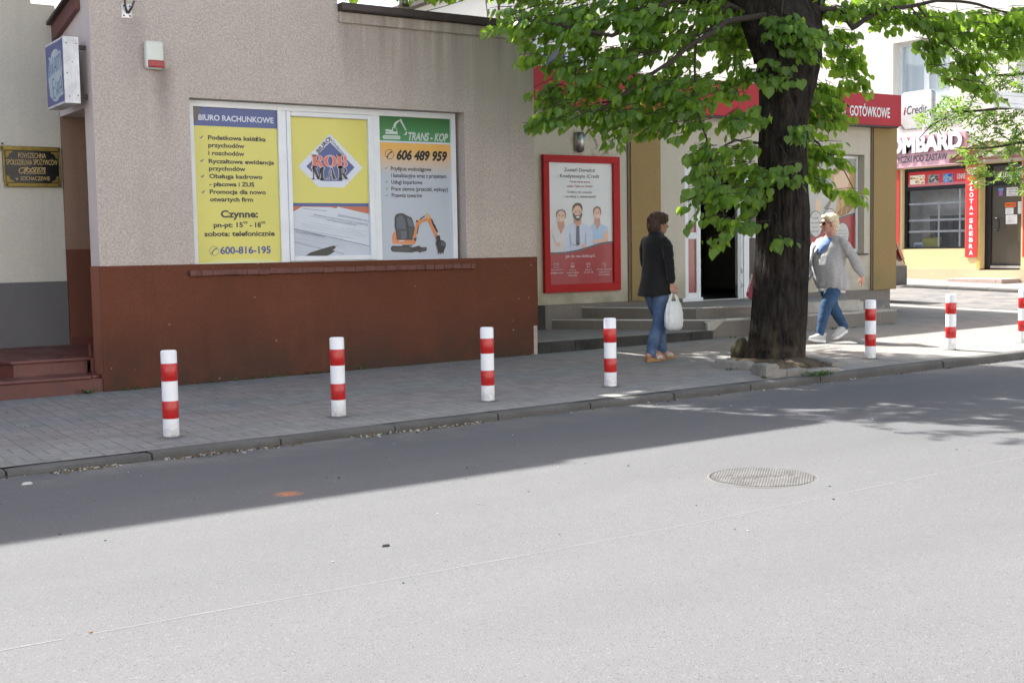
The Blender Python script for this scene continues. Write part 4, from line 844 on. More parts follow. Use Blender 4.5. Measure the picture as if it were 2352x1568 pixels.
low = [lowL, K, (14.2, 12.15), lowR, (15.35, 12.7), (17.1, YS + .02)]; upp = [upL, upK, upR, (14.85, 12.9), (15.9, YS + .02)]
part('lower_riser', stp, lambda mb: mb.extr(low, -.1, PZ1 - .012, M_GT)); part('lower_tread', stp, lambda mb: (mb.extr([(x, y - .006) for x, y in low], PZ1 - .0119, PZ1, M_GT2), rough_top(mb, K, (14.2, 12.15), PZ1 + .003, .1, M_LIME, 3), rough_top(mb, (14.2, 12.15), lowR, PZ1 + .003, .24, M_LIME, 4)))
part('upper_riser', stp, lambda mb: (mb.extr(upp, PZ1 + .0005, PZ2 - .012, M_GT), mb.add([(13.15, 12.455, PZ1 + .003), (14.53, 12.368, PZ1 + .003), (14.53, 12.368, PZ2 - .004), (13.15, 12.455, PZ2 - .004)], [(0, 1, 2, 3)], M_LIME) if False else None, mb.prism([(13.35, 12.436, PZ1 + .002), (14.55, 12.36, PZ1 + .002), (14.6, 12.45, PZ1 + .002), (13.35, 12.5, PZ1 + .002)], [(13.37, 12.45, PZ2 - .015), (14.56, 12.372, PZ2 - .02), (14.6, 12.45, PZ2 - .015), (13.35, 12.5, PZ2 - .015)], M_LIME)))
part('upper_tread', stp, lambda mb: (mb.extr([(x, y - .006) for x, y in upp], PZ2 - .0119, PZ2, M_GT2), rough_top(mb, (11.8, 12.57), (14.5, 12.38), PZ2 + .003, .09, M_LIME, 6)))
def f(mb):
    a, b = Vector((*lowL, 0)), Vector((*K, 0)); mb.box(0, 0, 0, 0, 0, 0, M_BR) if False else None
    for (p, q, z) in ((lowL, K, PZ1), (upL, upK, PZ2), (K, (12.0, 12.25), PZ1), (upK, (11.9, 12.56), PZ2)):
        p, q = Vector((*p, 0)), Vector((*q, 0)); t = (q - p).normalized(); nn = Vector((t.y, -t.x, 0)); c = [p + nn * .004, q + nn * .004, q - nn * .02, p - nn * .02]
        mb.prism([tuple(v + Vector((0, 0, z + .001 - .009))) for v in c], [tuple(v + Vector((0, 0, z + .004))) for v in c], plain('aluminium_trim', (.72, .72, .72), .35, .4))
part('edge_trim', stp, f)
# broken corner of the lower riser
def f(mb):
    a = onY(*crop(2600, 1050, 500 / 1960)(850, 935), 12.262)
    c6 = crop(2600, 1050, 500 / 1960); P_ = [onY(*c6(*q), 12.266) for q in [(850, 930), (1165, 910), (1020, 1040), (965, 1075), (940, 1195), (905, 1200), (900, 960)]]
    mb.prism([(p[0], 12.262, p[2]) for p in P_], [(p[0], 12.30, p[2]) for p in P_], M_LIME)
    P_ = [onY(*c6(*q), 12.26) for q in [(955, 1070), (935, 1190), (928, 1195), (945, 1060)]]; mb.prism([(p[0], 12.259, p[2]) for p in P_], [(p[0], 12.28, p[2]) for p in P_], M_DARK)
part('broken_corner', stp, f)
te = thing('terrace_slab', (9.9, 13, .15), 'low paved terrace with a crazy slab edge between the pink office and the grey steps', 'terrace')
part('paving', te, lambda mb: mb.extr([(XR + .01, 12.21), (11.35, 12.23), (11.35, 12.4), (10.1, YS), (XR + .01, YS)], ZT - .03, ZT, M_PAVE))
part('edge_stone', te, lambda mb: [mb.box(a + .003, b - .003, 12.19, 12.24, -.1, ZT - .002, M_CRAZY) for a, b in ((XR + .01, 9.1), (9.1, 9.75), (9.75, 10.45), (10.45, 11.0), (11.0, 11.38))], bevel=.008)
part('corner_panel', te, lambda mb: (mb.box(XR + .012, 9.95, YS - .03, YS + .019, ZT + .001, ZW - .002, M_CRAZY), mb.box(XR + .01, XR + .06, 12.4, YS - .031, ZT + .001, .55, M_CRAZY)))

# ---- job poster in a red frame
pb = crop(2100, 600, 440 / 1150); YB = YS - .06
def BX(x, y): return float(onY(*pb(x, y), YB)[0])
def BZ(x, y): return float(onY(*pb(x, y), YB)[2])
fx0, fx1, fz0, fz1 = BX(205, 800), BX(1000, 800), BZ(600, 1480), BZ(600, 60)
gx0, gx1, gz0, gz1 = BX(262, 700), BX(930, 700), BZ(600, 1400), BZ(600, 135)
po = thing('poster_board', ((fx0 + fx1) / 2, YB, fz0), 'job advert poster with three smiling office workers in a thick red wall frame', 'poster')
for a, b, c, d in ((fx0, fx1, gz1, fz1), (fx0, fx1, fz0, gz0), (fx0, gx0, gz0 + .001, gz1 - .001), (gx1, fx1, gz0 + .001, gz1 - .001)): part('frame_bar', po, lambda mb: mb.box(a, b, YB, YS - .0005, c, d, M_REDP), bevel=.004)
def f(mb):
    Y_ = YB + .035; Mk = lambda k: (lambda u, v: (u, Y_ - .0012 * k, v))
    A = lambda l: [(BX(*q), BZ(*q)) for q in l]
    face(mb, [(gx0 - .01, gz0 - .01), (gx1 + .01, gz0 - .01), (gx1 + .01, gz1 + .01), (gx0 - .01, gz1 + .01)], Mk(0), ink(205, 208, 210))
    arc = [(255, 1068), (330, 1072), (430, 1066), (560, 1045), (700, 1003), (810, 968), (880, 957), (940, 955)]
    R = ink(150, 40, 46); face(mb, [(gx0 - .01, gz0 - .01), (gx1 + .01, gz0 - .01)] + A(arc[::-1]), Mk(6), R); stroke(mb, A([(u, v + 8) for u, v in arc]), .026, Mk(7), ink(80, 82, 90))
    Skin, Skin2, Sh1, Sh2, Sh3 = ink(214, 172, 150), ink(186, 134, 112), ink(200, 200, 204), ink(188, 198, 218), ink(160, 188, 218)
    def person(cx, cy, rw, rh, hair, shirt, body, neck, beard=None, hairpts=None):
        kk = 1.2 + .4 * (cx < 400) + .8 * (500 < cx < 600); face(mb, A(body), Mk(kk), shirt); face(mb, A(neck), Mk(2.3 + kk * .2), Skin2)
        u, v = BX(cx, cy), BZ(cx, cy); a = BX(cx + rw, cy) - u; b = BZ(cx, cy - rh) - v
        face(mb, A(hairpts), Mk(3.3), hair); face(mb, circ(u, v, a, b, 24), Mk(4), Skin)
        if beard: face(mb, [(u + a * 1.02 * cos(t), v + b * 1.03 * sin(t)) for t in [pi + pi * i / 14 for i in range(15)]] + [(u + a * .75, v + b * .05), (u + a * .5, v - b * .28), (u - a * .5, v - b * .28), (u - a * .75, v + b * .05)], Mk(5), beard)
        face(mb, circ(u + a * .05, v - b * .5, a * .42, b * .13, 14), Mk(6), ink(214, 206, 204))
        for s in (-1, 1): face(mb, circ(u + s * a * .4, v + b * .12, a * .16, b * .06, 10), Mk(6), ink(60, 44, 40)); stroke(mb, [(u + s * a * .2, v + b * .27), (u + s * a * .62, v + b * .27)], .006, Mk(6), hair)
        stroke(mb, [(u, v + b * .05), (u + a * .06, v - b * .22)], .006, Mk(6), Skin2)
    person(392, 695, 42, 60, ink(112, 104, 104), Sh1, [(262, 1064), (275, 860), (300, 810), (350, 775), (440, 790), (480, 840), (470, 1064)], [(352, 745), (425, 745), (428, 800), (390, 880), (355, 800)], None, [(340, 700), (338, 650), (360, 626), (400, 618), (432, 632), (445, 670), (440, 715), (425, 700), (360, 700)])
    person(768, 664, 33, 58, ink(110, 84, 66), Sh3, [(690, 1010), (700, 800), (735, 755), (800, 765), (870, 800), (885, 830), (850, 850), (850, 960), (735, 1000)], [(738, 712), (798, 712), (802, 770), (772, 840), (742, 770)], None, [(726, 680), (728, 618), (748, 594), (775, 587), (802, 602), (812, 640), (808, 690), (796, 640), (740, 640)])
    face(mb, A([(850, 850), (880, 840), (888, 930), (885, 955), (820, 962), (728, 975), (728, 940), (830, 930)]), Mk(4), Skin)
    person(563, 660, 48, 80, ink(62, 46, 40), Sh2, [(425, 1062), (440, 880), (430, 800), (520, 758), (610, 760), (680, 790), (720, 850), (725, 1000), (560, 1045)], [(525, 730), (605, 730), (605, 790), (565, 830), (525, 790)], ink(70, 50, 42), [(510, 650), (512, 590), (535, 558), (570, 550), (602, 562), (616, 600), (616, 650), (600, 610), (525, 610)])
    face(mb, A([(550, 795), (582, 795), (586, 985), (568, 1002), (548, 985)]), Mk(5), ink(62, 66, 88)); face(mb, A([(522, 760), (560, 805), (545, 830), (515, 790)]), Mk(5), ink(190, 200, 218)); face(mb, A([(606, 760), (570, 805), (600, 815), (615, 785)]), Mk(5), ink(190, 200, 218))
    for i in range(7): stroke(mb, A([(552, 830 + i * 22), (582, 818 + i * 22)]), .006, Mk(6), ink(120, 126, 148))
    face(mb, A([(600, 985), (648, 978), (652, 1010), (602, 1032)]), Mk(5), Skin); face(mb, A([(330, 962), (390, 975), (388, 1008), (335, 1000)]), Mk(5), Skin)
    stroke(mb, A([(480, 880), (495, 985), (560, 1000)]), .012, Mk(4), ink(120, 132, 160)); stroke(mb, A([(650, 870), (648, 975)]), .012, Mk(4), ink(130, 142, 168)); stroke(mb, A([(300, 880), (330, 970)]), .01, Mk(4), ink(150, 150, 156))
    Dk, Rd, Gy, Wh = ink(62, 62, 66), ink(148, 44, 52), ink(86, 86, 92), ink(196, 178, 180)
    def tx(s, x, y, xe, cap, mat, k=3, **kw): letter(mb, s, BX(x, y), BX(xe, y), BZ(x, y), BZ(x, y - cap) - BZ(x, y), Mk(k), mat, **kw)
    tx('Zostań Doradcą', 424, 222, 744, 36, Dk, bold=.012); tx('Kredytowym', 380, 286, 640, 36, Dk, bold=.012); tx('i', 658, 290, 672, 34, Rd, shear=.25, bold=.02); tx('Credit', 674, 291, 792, 38, Dk, shear=.25, bold=.005)
    tx('Twoja nowa praca', 478, 338, 694, 20, Rd, bold=.012); tx('czeka Tylko na Ciebie!', 455, 386, 720, 22, Rd, bold=.012); tx('Dołącz do zespołu', 460, 450, 715, 26, Gy, bold=.004); tx('i zarabiaj z najlepszymi!', 420, 495, 756, 26, Gy, bold=.004)
    tx('Jak do nas dołączyć:', 435, 1124, 748, 27, Wh, 7, bold=.015)
    for s, x, y, xe, b in (('Wyślij swoje CV na', 264, 1262, 414, 0), ('kadry@icredit.pl', 266, 1294, 413, .012), ('Wejdź na', 472, 1262, 545, 0), ('www.icredit.pl', 446, 1290, 574, .012), ('/rekrutacja', 460, 1318, 556, .012), ('Zadzwoń', 640, 1258, 710, 0), ('221 221 100', 626, 1287, 727, .012), ('Aktualne ogłoszenia', 760, 1254, 917, 0), ('znajdziesz na:', 785, 1282, 893, 0), ('www.icredit.pl', 778, 1310, 901, .012)): tx(s, x, y, xe, 16, Wh, 7, bold=b)
    L = lambda l: stroke(mb, A(l), .006, Mk(7), Wh)
    L([(315, 1186), (364, 1186), (364, 1230), (315, 1230), (315, 1186), (340, 1212), (364, 1186)]); L([(493, 1184), (525, 1184), (525, 1212), (493, 1212), (493, 1184)]); L([(490, 1226), (527, 1226), (527, 1216), (490, 1216), (490, 1226)]); L([(655, 1200), (655, 1184), (695, 1184), (695, 1200)]); L([(660, 1224), (668, 1194), (684, 1194), (692, 1224), (660, 1224)]); L([(820, 1200), (828, 1178), (842, 1176), (845, 1190)]); L([(840, 1190), (857, 1186), (858, 1216), (845, 1222), (840, 1190)])
part('poster_print', po, f)
# wall lamp above it
q = onY(*crop(2100, 180, 900 / 2352)(587, 1010), YS - .07); lx, lz = float(q[0]), float(q[2])
wlp = thing('wall_lamp', (lx, YS - .06, lz - .12), 'brushed steel half round wall lamp above the red framed poster', 'wall lamp')
def f(mb):
    n = 20; mb.loft([[(lx + .075 * cos(pi + pi * i / n), YS - .012 + .085 * sin(pi + pi * i / n), z) for i in range(n + 1)] for z in (lz - .13, lz + .13)], plain('brushed_steel', (.42, .41, .42), .32, .9, .2, 40), True)
part('shade', wlp, f); part('bulb_cap', wlp, lambda mb: mb.tube([(lx, YS - .05, lz - .128), (lx, YS - .05, lz - .145)], .03, M_DARK, 12)); part('back_plate', wlp, lambda mb: mb.box(lx - .04, lx + .04, YS - .0118, YS - .0005, lz - .08, lz + .08, M_FLASH))
# projecting light box at the corner
ib = crop(3400, 60, 696 / 1949); XI = XC + .15
q = [onX(*p, XI) for p in [ib(572, 880), ib(915, 822), ib(575, 1290), ib(912, 1262)]]
iy1, iy0 = float(q[0][1] + q[2][1]) / 2, float(q[1][1] + q[3][1]) / 2; iz0, iz1 = float(q[2][2] + q[3][2]) / 2, float(q[0][2] + q[1][2]) / 2
ic = thing('light_box_sign', (XI + .06, (iy0 + iy1) / 2, iz0), 'square white light box with rounded corners reading iCredit beside the end of the red fascia', 'sign')
def rrect(y0, y1, z0, z1, r, n=6): return [(yc + r * cos(a), zc + r * sin(a)) for yc, zc, a0 in ((y1 - r, z1 - r, 0), (y0 + r, z1 - r, pi / 2), (y0 + r, z0 + r, pi), (y1 - r, z0 + r, 3 * pi / 2)) for a in [a0 + pi / 2 * i / n for i in range(n + 1)]]
def f(mb):
    R0 = rrect(iy0, iy1, iz0, iz1, .075); Gm = plain('grey_sign_edge', (.34, .36, .36), .4, .3)
    for a, b, mt in ((0, .006, WHITE_PVC), (.0062, .05, Gm), (.0505, .056, M_FLASH), (.0565, .10, Gm), (.101, .107, WHITE_PVC)): mb.prism([(XI + a, y, z) for y, z in R0], [(XI + b, y, z) for y, z in R0], mt)
    mb.tube([(XI + .05, iy1 + .3, iz0 + .2), (XI + .05, iy1 - .01, iz0 + .2)], .02, M_FLASH, 8); mb.tube([(XI + .05, iy1 + .3, iz1 - .2), (XI + .05, iy1 - .01, iz1 - .2)], .02, M_FLASH, 8); mb.box(XC + .0305, XI + .05, iy1 + .28, iy1 + .32, iz0 + .17, iz1 - .17, M_FLASH)
part('box', ic, f)
def f(mb):
    R0 = rrect(iy0 + .012, iy1 - .012, iz0 + .012, iz1 - .012, .065); mb.add([(XI - .002, y, z) for y, z in R0], [tuple(range(len(R0)))], plain('white_acrylic', (.72, .74, .76), .25))
    Mp = lambda u, v: (XI - .004, -u, v); T = lambda x, y: (-float(onX(*ib(x, y), XI)[1]), float(onX(*ib(x, y), XI)[2]))
    a, b = T(600, 1118), T(862, 1090); z = (a[1] + b[1]) / 2; letter(mb, 'i', a[0], T(628, 1118)[0], z, .125, Mp, plain('crimson_vinyl', (.33, .02, .03), .4), shear=.2, bold=.02); letter(mb, 'Credit', T(636, 1110)[0], b[0], z, .135, Mp, plain('charcoal_vinyl', (.055, .06, .07), .4), shear=.2)
part('sign_face', ic, f)
# pale building standing back behind the office roof
bb = thing('pale_building', (22, 27, .3), 'pale blue grey upper storey with dark windows standing back behind the shop roof', 'building')
M_PALE = plain('pale_blue_cladding', (.46, .50, .53), .6)
def f(mb):
    wall_holes(mb, 14.0, 20.9, 0, 7.0, 27, 27.4, [(19.3, 20.1, 6.0, 6.8)], M_PALE); mb.box(14.0, 20.9, 27.4, 36, 0, 7.0, M_PALE)
part('wall', bb, f)
wi = part('window', bb, lambda mb: wall_holes(mb, 19.3, 20.1, 6.0, 6.8, 27.1, 27.2, [(19.38, 20.02, 6.08, 6.72)], WHITE_PVC)); part('pane', wi, lambda mb: mb.box(19.38, 20.02, 27.15, 27.17, 6.08, 6.72, N('blue_glass').done((.05, .06, .10), .05)))
part('roof', bb, lambda mb: mb.box(13.9, 21.0, 26.8, 36, 7.0, 7.1, M_FLASH))

# ================================================================== sunlit corner building with the pawn shop
XF = 26.5; L_ = crop(3540, 480, .4466); U_ = crop(3400, 60, .3571)
M_LCREAM = stucco('pale_cream_facade', (.74, .70, .62), None, 150, .25, .05, .04, .12); M_LYEL = stucco('yellow_shopfront_render', (.70, .56, .30), None, 150, .25, .05, .05, .12); M_LPL = stucco('coarse_yellow_plinth', (.64, .52, .34), None, 90, .6, .12, .1, .3)
M_OCH2 = plain('ochre_reveal', (.52, .36, .10), .8); M_BLKF = plain('black_aluminium', (.015, .015, .017), .35, .2); M_REDS = plain('bright_red_sign', (.62, .035, .035), .4, 0, .05); M_PINKS = plain('pale_pink_sign', (.62, .36, .40), .45, 0, .05); M_WLET = plain('white_letter', (.82, .82, .82), .4); M_DLET = plain('dark_letter', (.10, .09, .10), .5); M_PLET = plain('rose_letter_side', (.5, .3, .34), .5)
lo = thing('corner_building', (XF, 19, .35), 'tall sunlit cream corner building with a yellow shopfront across the side street', 'building')
def LY(x, y): return float(onX(*L_(x, y), XF)[1])
def LZ(x, y): return float(onX(*L_(x, y), XF)[2])
def UY(x, y): return float(onX(*U_(x, y), XF)[1])
def UZ(x, y): return float(onX(*U_(x, y), XF)[2])
wy1, wy0, wz0, wz1 = 21.26, 19.345, 1.15, 3.21
dy1, dy0, dz0, dz1 = 18.90, 17.80, .645, 3.2
uy1, uz1 = UY(482, 600), UZ(482, 322); up = [(uy1 - 1.75, uy1, 4.6, uz1), (uy1 - 5.6, uy1 - 3.6, 4.6, uz1), (uy1 + 4.2, uy1 + 5.8, 4.6, uz1), (uy1 + 8.5, uy1 + 10.1, 4.6, uz1)]
def f(mb):
    wall_holes(mb, 11.5, 48, 3.22, 11.5, XF, XF + .35, up, M_LCREAM, True)
    wall_holes(mb, 11.5, 48, .65, 3.2197, XF, XF + .35, [(wy0, wy1, wz0, wz1), (dy0, dy1, dz0 - .1, dz1)], M_LYEL, True)
    mb.box(XF + .35, 40, 11.5, 11.8, 0, 11.5, M_LCREAM); mb.box(39.7, 40, 11.8, 48, 0, 11.5, M_LCREAM)
    mb.box(XF + .36, 39.6, 11.9, 47.9, 3.4, 3.5, M_ROOM); mb.box(XF + .36, 39.6, 11.9, 47.9, .55, .64, M_FLOOR)
part('wall', lo, f)
part('plinth', lo, lambda mb: mb.box(XF - .05, XF + .3, 11.5, 48, -.2, .62, M_LPL))
part('plinth', lo, lambda mb: mb.box(XF - .05, XF - .0005, 11.5, dy0 - .002, .6205, .648, M_LPL)); part('plinth', lo, lambda mb: mb.box(XF - .05, XF - .0005, dy1 + .002, 48, .6205, .648, M_LPL))
part('roof', lo, lambda mb: mb.box(XF - .4, 40.4, 11.1, 48.4, 11.5, 11.75, M_FLASH))
t = N('curtained_glass'); X, Y, Z = t.xyz(); wv = t.noise(1.0, 4, .6, t.scale(t.pos(), (1, 14, .3))); M_CURT = t.done(t.mix(t.ramp(wv, .3, .7), (.36, .42, .44), (.5, .56, .57)), .08, None, Coat_Weight=1.0, Coat_Roughness=.02)
for (a, b, c, d) in up:
    def f(mb):
        x0, x1 = XF + .22, XF + .3
        for p, q, r, s in ((a, a + .1, c, d), (b - .1, b, c, d), (a + .1002, b - .1002, c, c + .1), (a + .1002, b - .1002, d - .1, d), ((a + b) / 2 - .07, (a + b) / 2 + .07, c + .1002, d - .1002)): mb.box(x0, x1, p, q, r, s, WHITE_PVC)
    wi = part('window', lo, f); part('pane', wi, lambda mb: mb.box(XF + .26, XF + .28, a + .1, b - .1, c + .1, d - .1, M_CURT))
    part('window_sill', lo, lambda mb: mb.box(XF - .08, XF + .219, a - .05, b + .05, c - .05, c - .001, M_WLET))
# shop window with header film
hz = LZ(400, 590)
def f(mb):
    x0, x1 = XF + .1, XF + .2
    for p, q, r, s in ((wy0 + .002, wy0 + .08, wz0, wz1), (wy1 - .08, wy1 - .002, wz0, wz1), (wy0 + .0802, wy1 - .0802, wz0, wz0 + .05), (wy0 + .0802, wy1 - .0802, wz1 - .08, wz1), (wy0 + .0802, wy1 - .0802, hz - .1, hz)): mb.box(x0, x1, p, q, r, s, M_BLKF)
sw = part('window', lo, f)
def f(mb):
    x = XF + .13; mb.box(x, x + .02, wy0 + .08, wy1 - .08, hz, wz1 - .08, M_REDS); Mp = lambda k: (lambda u, v: (x - .001 - .002 * k, -u, v))
    face(mb, [(-wy1 + .08, hz), (-wy0 - .08, hz), (-wy0 - .08, hz + .07), (-wy1 + .08, hz + .07)], Mp(0), plain('rose_film', (.7, .2, .2), .4))
    def pic(x0_, x1_, y0_, y1_, cols, sd):
        a, b = -LY(x0_, y0_), -LY(x1_, y0_); c, d = LZ(x0_, y1_), LZ(x0_, y0_); r = random.Random(sd); face(mb, [(a, c), (b, c), (b, d), (a, d)], Mp(1), cols[0])
        for i in range(26): u, v, s = r.uniform(a, b - .05), r.uniform(c, d - .06), r.uniform(.03, .09); face(mb, [(u, v), (min(u + s, b), v + s * .1), (min(u + s * .9, b), min(v + s * .6, d)), (u + s * .1, min(v + s * .5, d))], Mp(2 + .05 * i), r.choice(cols[1:]))
    I = lambda *c: ink(*c, False)
    pic(195, 328, 500, 580, [I(240, 232, 215), I(205, 150, 70), I(225, 180, 90), I(180, 120, 60)], 1); pic(355, 453, 493, 570, [I(150, 145, 140), I(90, 85, 82), I(190, 188, 185), I(60, 58, 56)], 2); pic(490, 580, 482, 562, [I(90, 130, 190), I(40, 60, 130), I(120, 170, 210), I(200, 190, 80)], 3)
    a, b = -LY(617, 528), -LY(692, 524); letter(mb, 'I INNE', a, b, LZ(617, 528), .13, Mp(1), M_WLET, bold=.015)
part('header_film', sw, f)
t = N('shop_glass'); g = t.n('ShaderNodeBsdfGlass'); g.inputs['IOR'].default_value = 1.45; tr = t.n('ShaderNodeBsdfTransparent'); gl = t.n('ShaderNodeBsdfGlossy'); gl.inputs['Roughness'].default_value = .01; fr = t.n('ShaderNodeFresnel'); mx = t.n('ShaderNodeMixShader'); t.l(fr.outputs[0], mx.inputs[0]); t.l(tr.outputs[0], mx.inputs[1]); t.l(gl.outputs[0], mx.inputs[2]); t.l(mx.outputs[0], t.o.inputs[0]); M_GLASS = t.m
part('pane', sw, lambda mb: mb.box(XF + .15, XF + .158, wy0 + .08, wy1 - .08, wz0 + .05, hz - .1, M_GLASS))
M_INT = plain('pawn_room_wall', (.85, .84, .80), .8)
part('show_room', lo, lambda mb: (mb.box(XF + .85, XF + .9, wy0 - .25, wy1 + .1, .65, 3.3, M_INT), mb.box(XF + .36, XF + .849, wy1 + .02, wy1 + .1, .65, 3.3, M_INT), mb.box(XF + .36, XF + .849, wy0 - .25, wy0 - .17, .65, 3.3, M_INT), mb.box(XF + .2505, XF + .849, wy0 - .17, wy1 + .02, wz0 - .05, wz0 - .005, M_WLET)))
sh_ = thing('display_shelf', (XF + .5, 20.3, wz0), 'white display shelf with three boards behind the pawn shop window', 'shelf')
for z in (1.57, 1.86, 2.28): part('board', sh_, lambda mb: mb.box(XF + .165, XF + .5, wy0 + .09, wy1 - .09, z, z + .05, M_WLET))
for y in (wy0 + .25, 20.22): part('upright', sh_, lambda mb: mb.box(XF + .1605, XF + .1645, y, y + .05, wz0, 3.0 if y < 20 else 2.28, M_WLET))
tb = thing('cabinet', (XF + 1.3, 20.2, wz0), 'dark brown cabinet with papers at the back of the pawn shop window', 'cabinet')
part('body', tb, lambda mb: mb.box(XF + .68, XF + .84, wy0 + .2, wy1 - .35, wz0, 2.0, plain('brown_cabinet', (.15, .13, .11), .6))); part('door_panel', tb, lambda mb: [mb.box(XF + .66, XF + .679, wy0 + .22 + i * .2, wy0 + .37 + i * .2, wz0 + .04, 1.95, plain('grey_panel', (.07, .07, .075), .5)) for i in range(6)])
yb = LY(320, 1100)
sb = thing('shopping_bag', (XF + .45, yb, wz0), 'yellow carrier bag standing in the pawn shop window', 'bag')
M_YB = plain('yellow_plastic', (.50, .46, .05), .5)
part('bag_body', sb, lambda mb: mb.prism([(XF + .36, yb - .22, wz0), (XF + .36, yb + .22, wz0), (XF + .56, yb + .22, wz0), (XF + .56, yb - .22, wz0)], [(XF + .42, yb - .28, 1.44), (XF + .42, yb + .27, 1.40), (XF + .47, yb + .27, 1.42), (XF + .47, yb - .28, 1.45)], M_YB)); part('handle', sb, lambda mb: mb.tube([(XF + .44, yb - .1, 1.42), (XF + .44, yb - .05, 1.54), (XF + .44, yb + .05, 1.54), (XF + .44, yb + .1, 1.42)], .01, M_YB, 6))
yb2 = LY(225, 1120); cbx = thing('cardboard_box', (XF + .45, yb2, wz0), 'small white and blue box beside the yellow bag in the pawn shop window', 'box')
part('carton', cbx, lambda mb: mb.box(XF + .33, XF + .5, yb2 - .14, yb2 + .15, wz0 + .0, 1.32, M_WLET)); part('printed_label', cbx, lambda mb: mb.box(XF + .327, XF + .3295, yb2 - .1, yb2 + .1, wz0 + .03, 1.26, plain('blue_label', (.2, .3, .6), .5)))
# door
def f(mb):
    x0, x1 = XF + .16, XF + .24
    for p, q, r, s in ((dy0 + .002, dy0 + .09, dz0, dz1), (dy1 - .17, dy1 - .002, dz0, dz1), (dy0 + .0902, dy1 - .1702, dz0, dz0 + .12), (dy0 + .0902, dy1 - .1702, dz1 - .06, dz1), (dy0 + .0902, dy1 - .1702, LZ(1000, 590), LZ(1000, 545))): mb.box(x0, x1, p, q, r, s, M_BLKF)
    mb.box(x0 - .02, x0 - .001, dy0 + .1, dy1 - .18, dz0 + .02, dz0 + .08, plain('aluminium_sill', (.4, .4, .4), .4, .6))
dd = part('door', lo, f)
part('pane', dd, lambda mb: mb.box(XF + .2, XF + .21, dy0 + .09, dy1 - .17, dz0 + .12, dz1 - .06, N('dim_door_glass').done((.085, .075, .055), .04)))
part('handle', dd, lambda mb: mb.tube([(XF + .16, LY(955, 885), LZ(955, 885)), (XF + .08, LY(960, 885), LZ(955, 885)), (XF + .08, LY(995, 880), LZ(995, 880)), (XF + .08, LY(1005, 930), LZ(1005, 930)), (XF + .08, LY(995, 990), LZ(995, 990)), (XF + .08, LY(960, 990), LZ(960, 990)), (XF + .16, LY(955, 990), LZ(955, 990))], .022, M_BLKF, 8))
part('door_reveal', lo, lambda mb: (mb.box(XF - .004, XF + .34, dy1 + .0005, dy1 + .012, .65, 3.2, M_OCH2), mb.box(XF - .012, XF - .001, dy1 + .0125, 19.0, .65, 3.2, M_OCH2)))
x = XF + .195; Mp = lambda k: (lambda u, v: (x - .002 * k, -u, v)); W_ = plain('paper_notice', (.78, .77, .76), .8); D_ = plain('printed_ink', (.12, .12, .13), .8)
def notice(x0_, x1_, y0_, y1_, mat, deco=None):
    def f(mb):
        a, b, c, d = -LY(x0_, y0_), -LY(x1_, y0_), LZ(x0_, y1_), LZ(x0_, y0_); face(mb, [(a, c), (b, c), (b, d), (a, d)], Mp(0), mat)
        if deco: deco(mb, a, b, c, d)
    part('notice', dd, f)
notice(1045, 1148, 606, 682, W_, lambda mb, a, b, c, d: [letter(mb, s, a + .02 + .02 * i, b - .02 - .02 * i, d - (d - c) * (.3 + .3 * i), (d - c) * .17, Mp(1), D_, bold=.01) for i, s in enumerate(('NAPRAWA', 'TELEFONÓW', 'iPhone'))])
notice(1030, 1131, 740, 782, plain('orange_notice', (.75, .16, .03), .7), lambda mb, a, b, c, d: letter(mb, 'ZAMKNIĘTE', a + .015, b - .015, c + (d - c) * .3, (d - c) * .42, Mp(1), plain('dark_red_ink', (.35, .03, .02), .7), bold=.01))
for q in ((1035, 1107, 788, 844), (1038, 1140, 850, 933), (1147, 1186, 730, 840)): notice(*q, W_, lambda mb, a, b, c, d: [stroke(mb, [(a + (b - a) * .15, d - (d - c) * (.18 + .16 * i)), (b - (b - a) * (.15 + .1 * (i % 2)), d - (d - c) * (.18 + .16 * i))], .008, Mp(1), plain('grey_print', (.4, .4, .42), .8)) for i in range(5)])
notice(970, 1017, 612, 632, plain('blue_sticker', (.15, .3, .6), .6)); notice(975, 1010, 632, 680, plain('purple_sticker', (.3, .14, .42), .6))
part('lettering', dd, lambda mb: letter(mb, 'JUBILER', -LY(955, 515), -LY(1192, 510), LZ(955, 515), .125, Mp(1), M_WLET, bold=.012))
# signs
sy0, sy1, sz0, sz1 = 19.30, 22.9, 3.245, 4.03
sg = thing('shop_sign', (XF, 20.4, sz0), 'pale pink pawn shop board with raised white letters LOMBARD above the black shop window', 'sign')
part('board', sg, lambda mb: mb.box(XF - .09, XF - .001, sy0, sy1, sz0, sz1, M_PINKS))
def f(mb):
    for k, mt in ((0, M_PLET), (1, M_WLET)):
        Mp = lambda u, v: (XF - .105 - .05 * k, -u, v)
        if k == 0:
            for j in range(5): MM = lambda u, v: (XF - .095 - .01 * j, -u - .008, v - .006 + .001 * j); letter(mb, 'LOMBARD', -21.83, -19.35, LZ(140, 300), .38, MM, M_PLET, bold=.05)
        else: letter(mb, 'LOMBARD', -21.83, -19.35, LZ(140, 300), .38, Mp, M_WLET, bold=.05)
    Mq = lambda u, v: (XF - .094, -u, v); a, b = -LY(112, 385), -LY(577, 355); g = (b - a) / 14.2
    letter(mb, 'POŻYCZKI POD ZASTAW', a - g * 2.05, b, LZ(200, 383), .155, Mq, M_DLET, bold=.025)
part('lettering', sg, f)
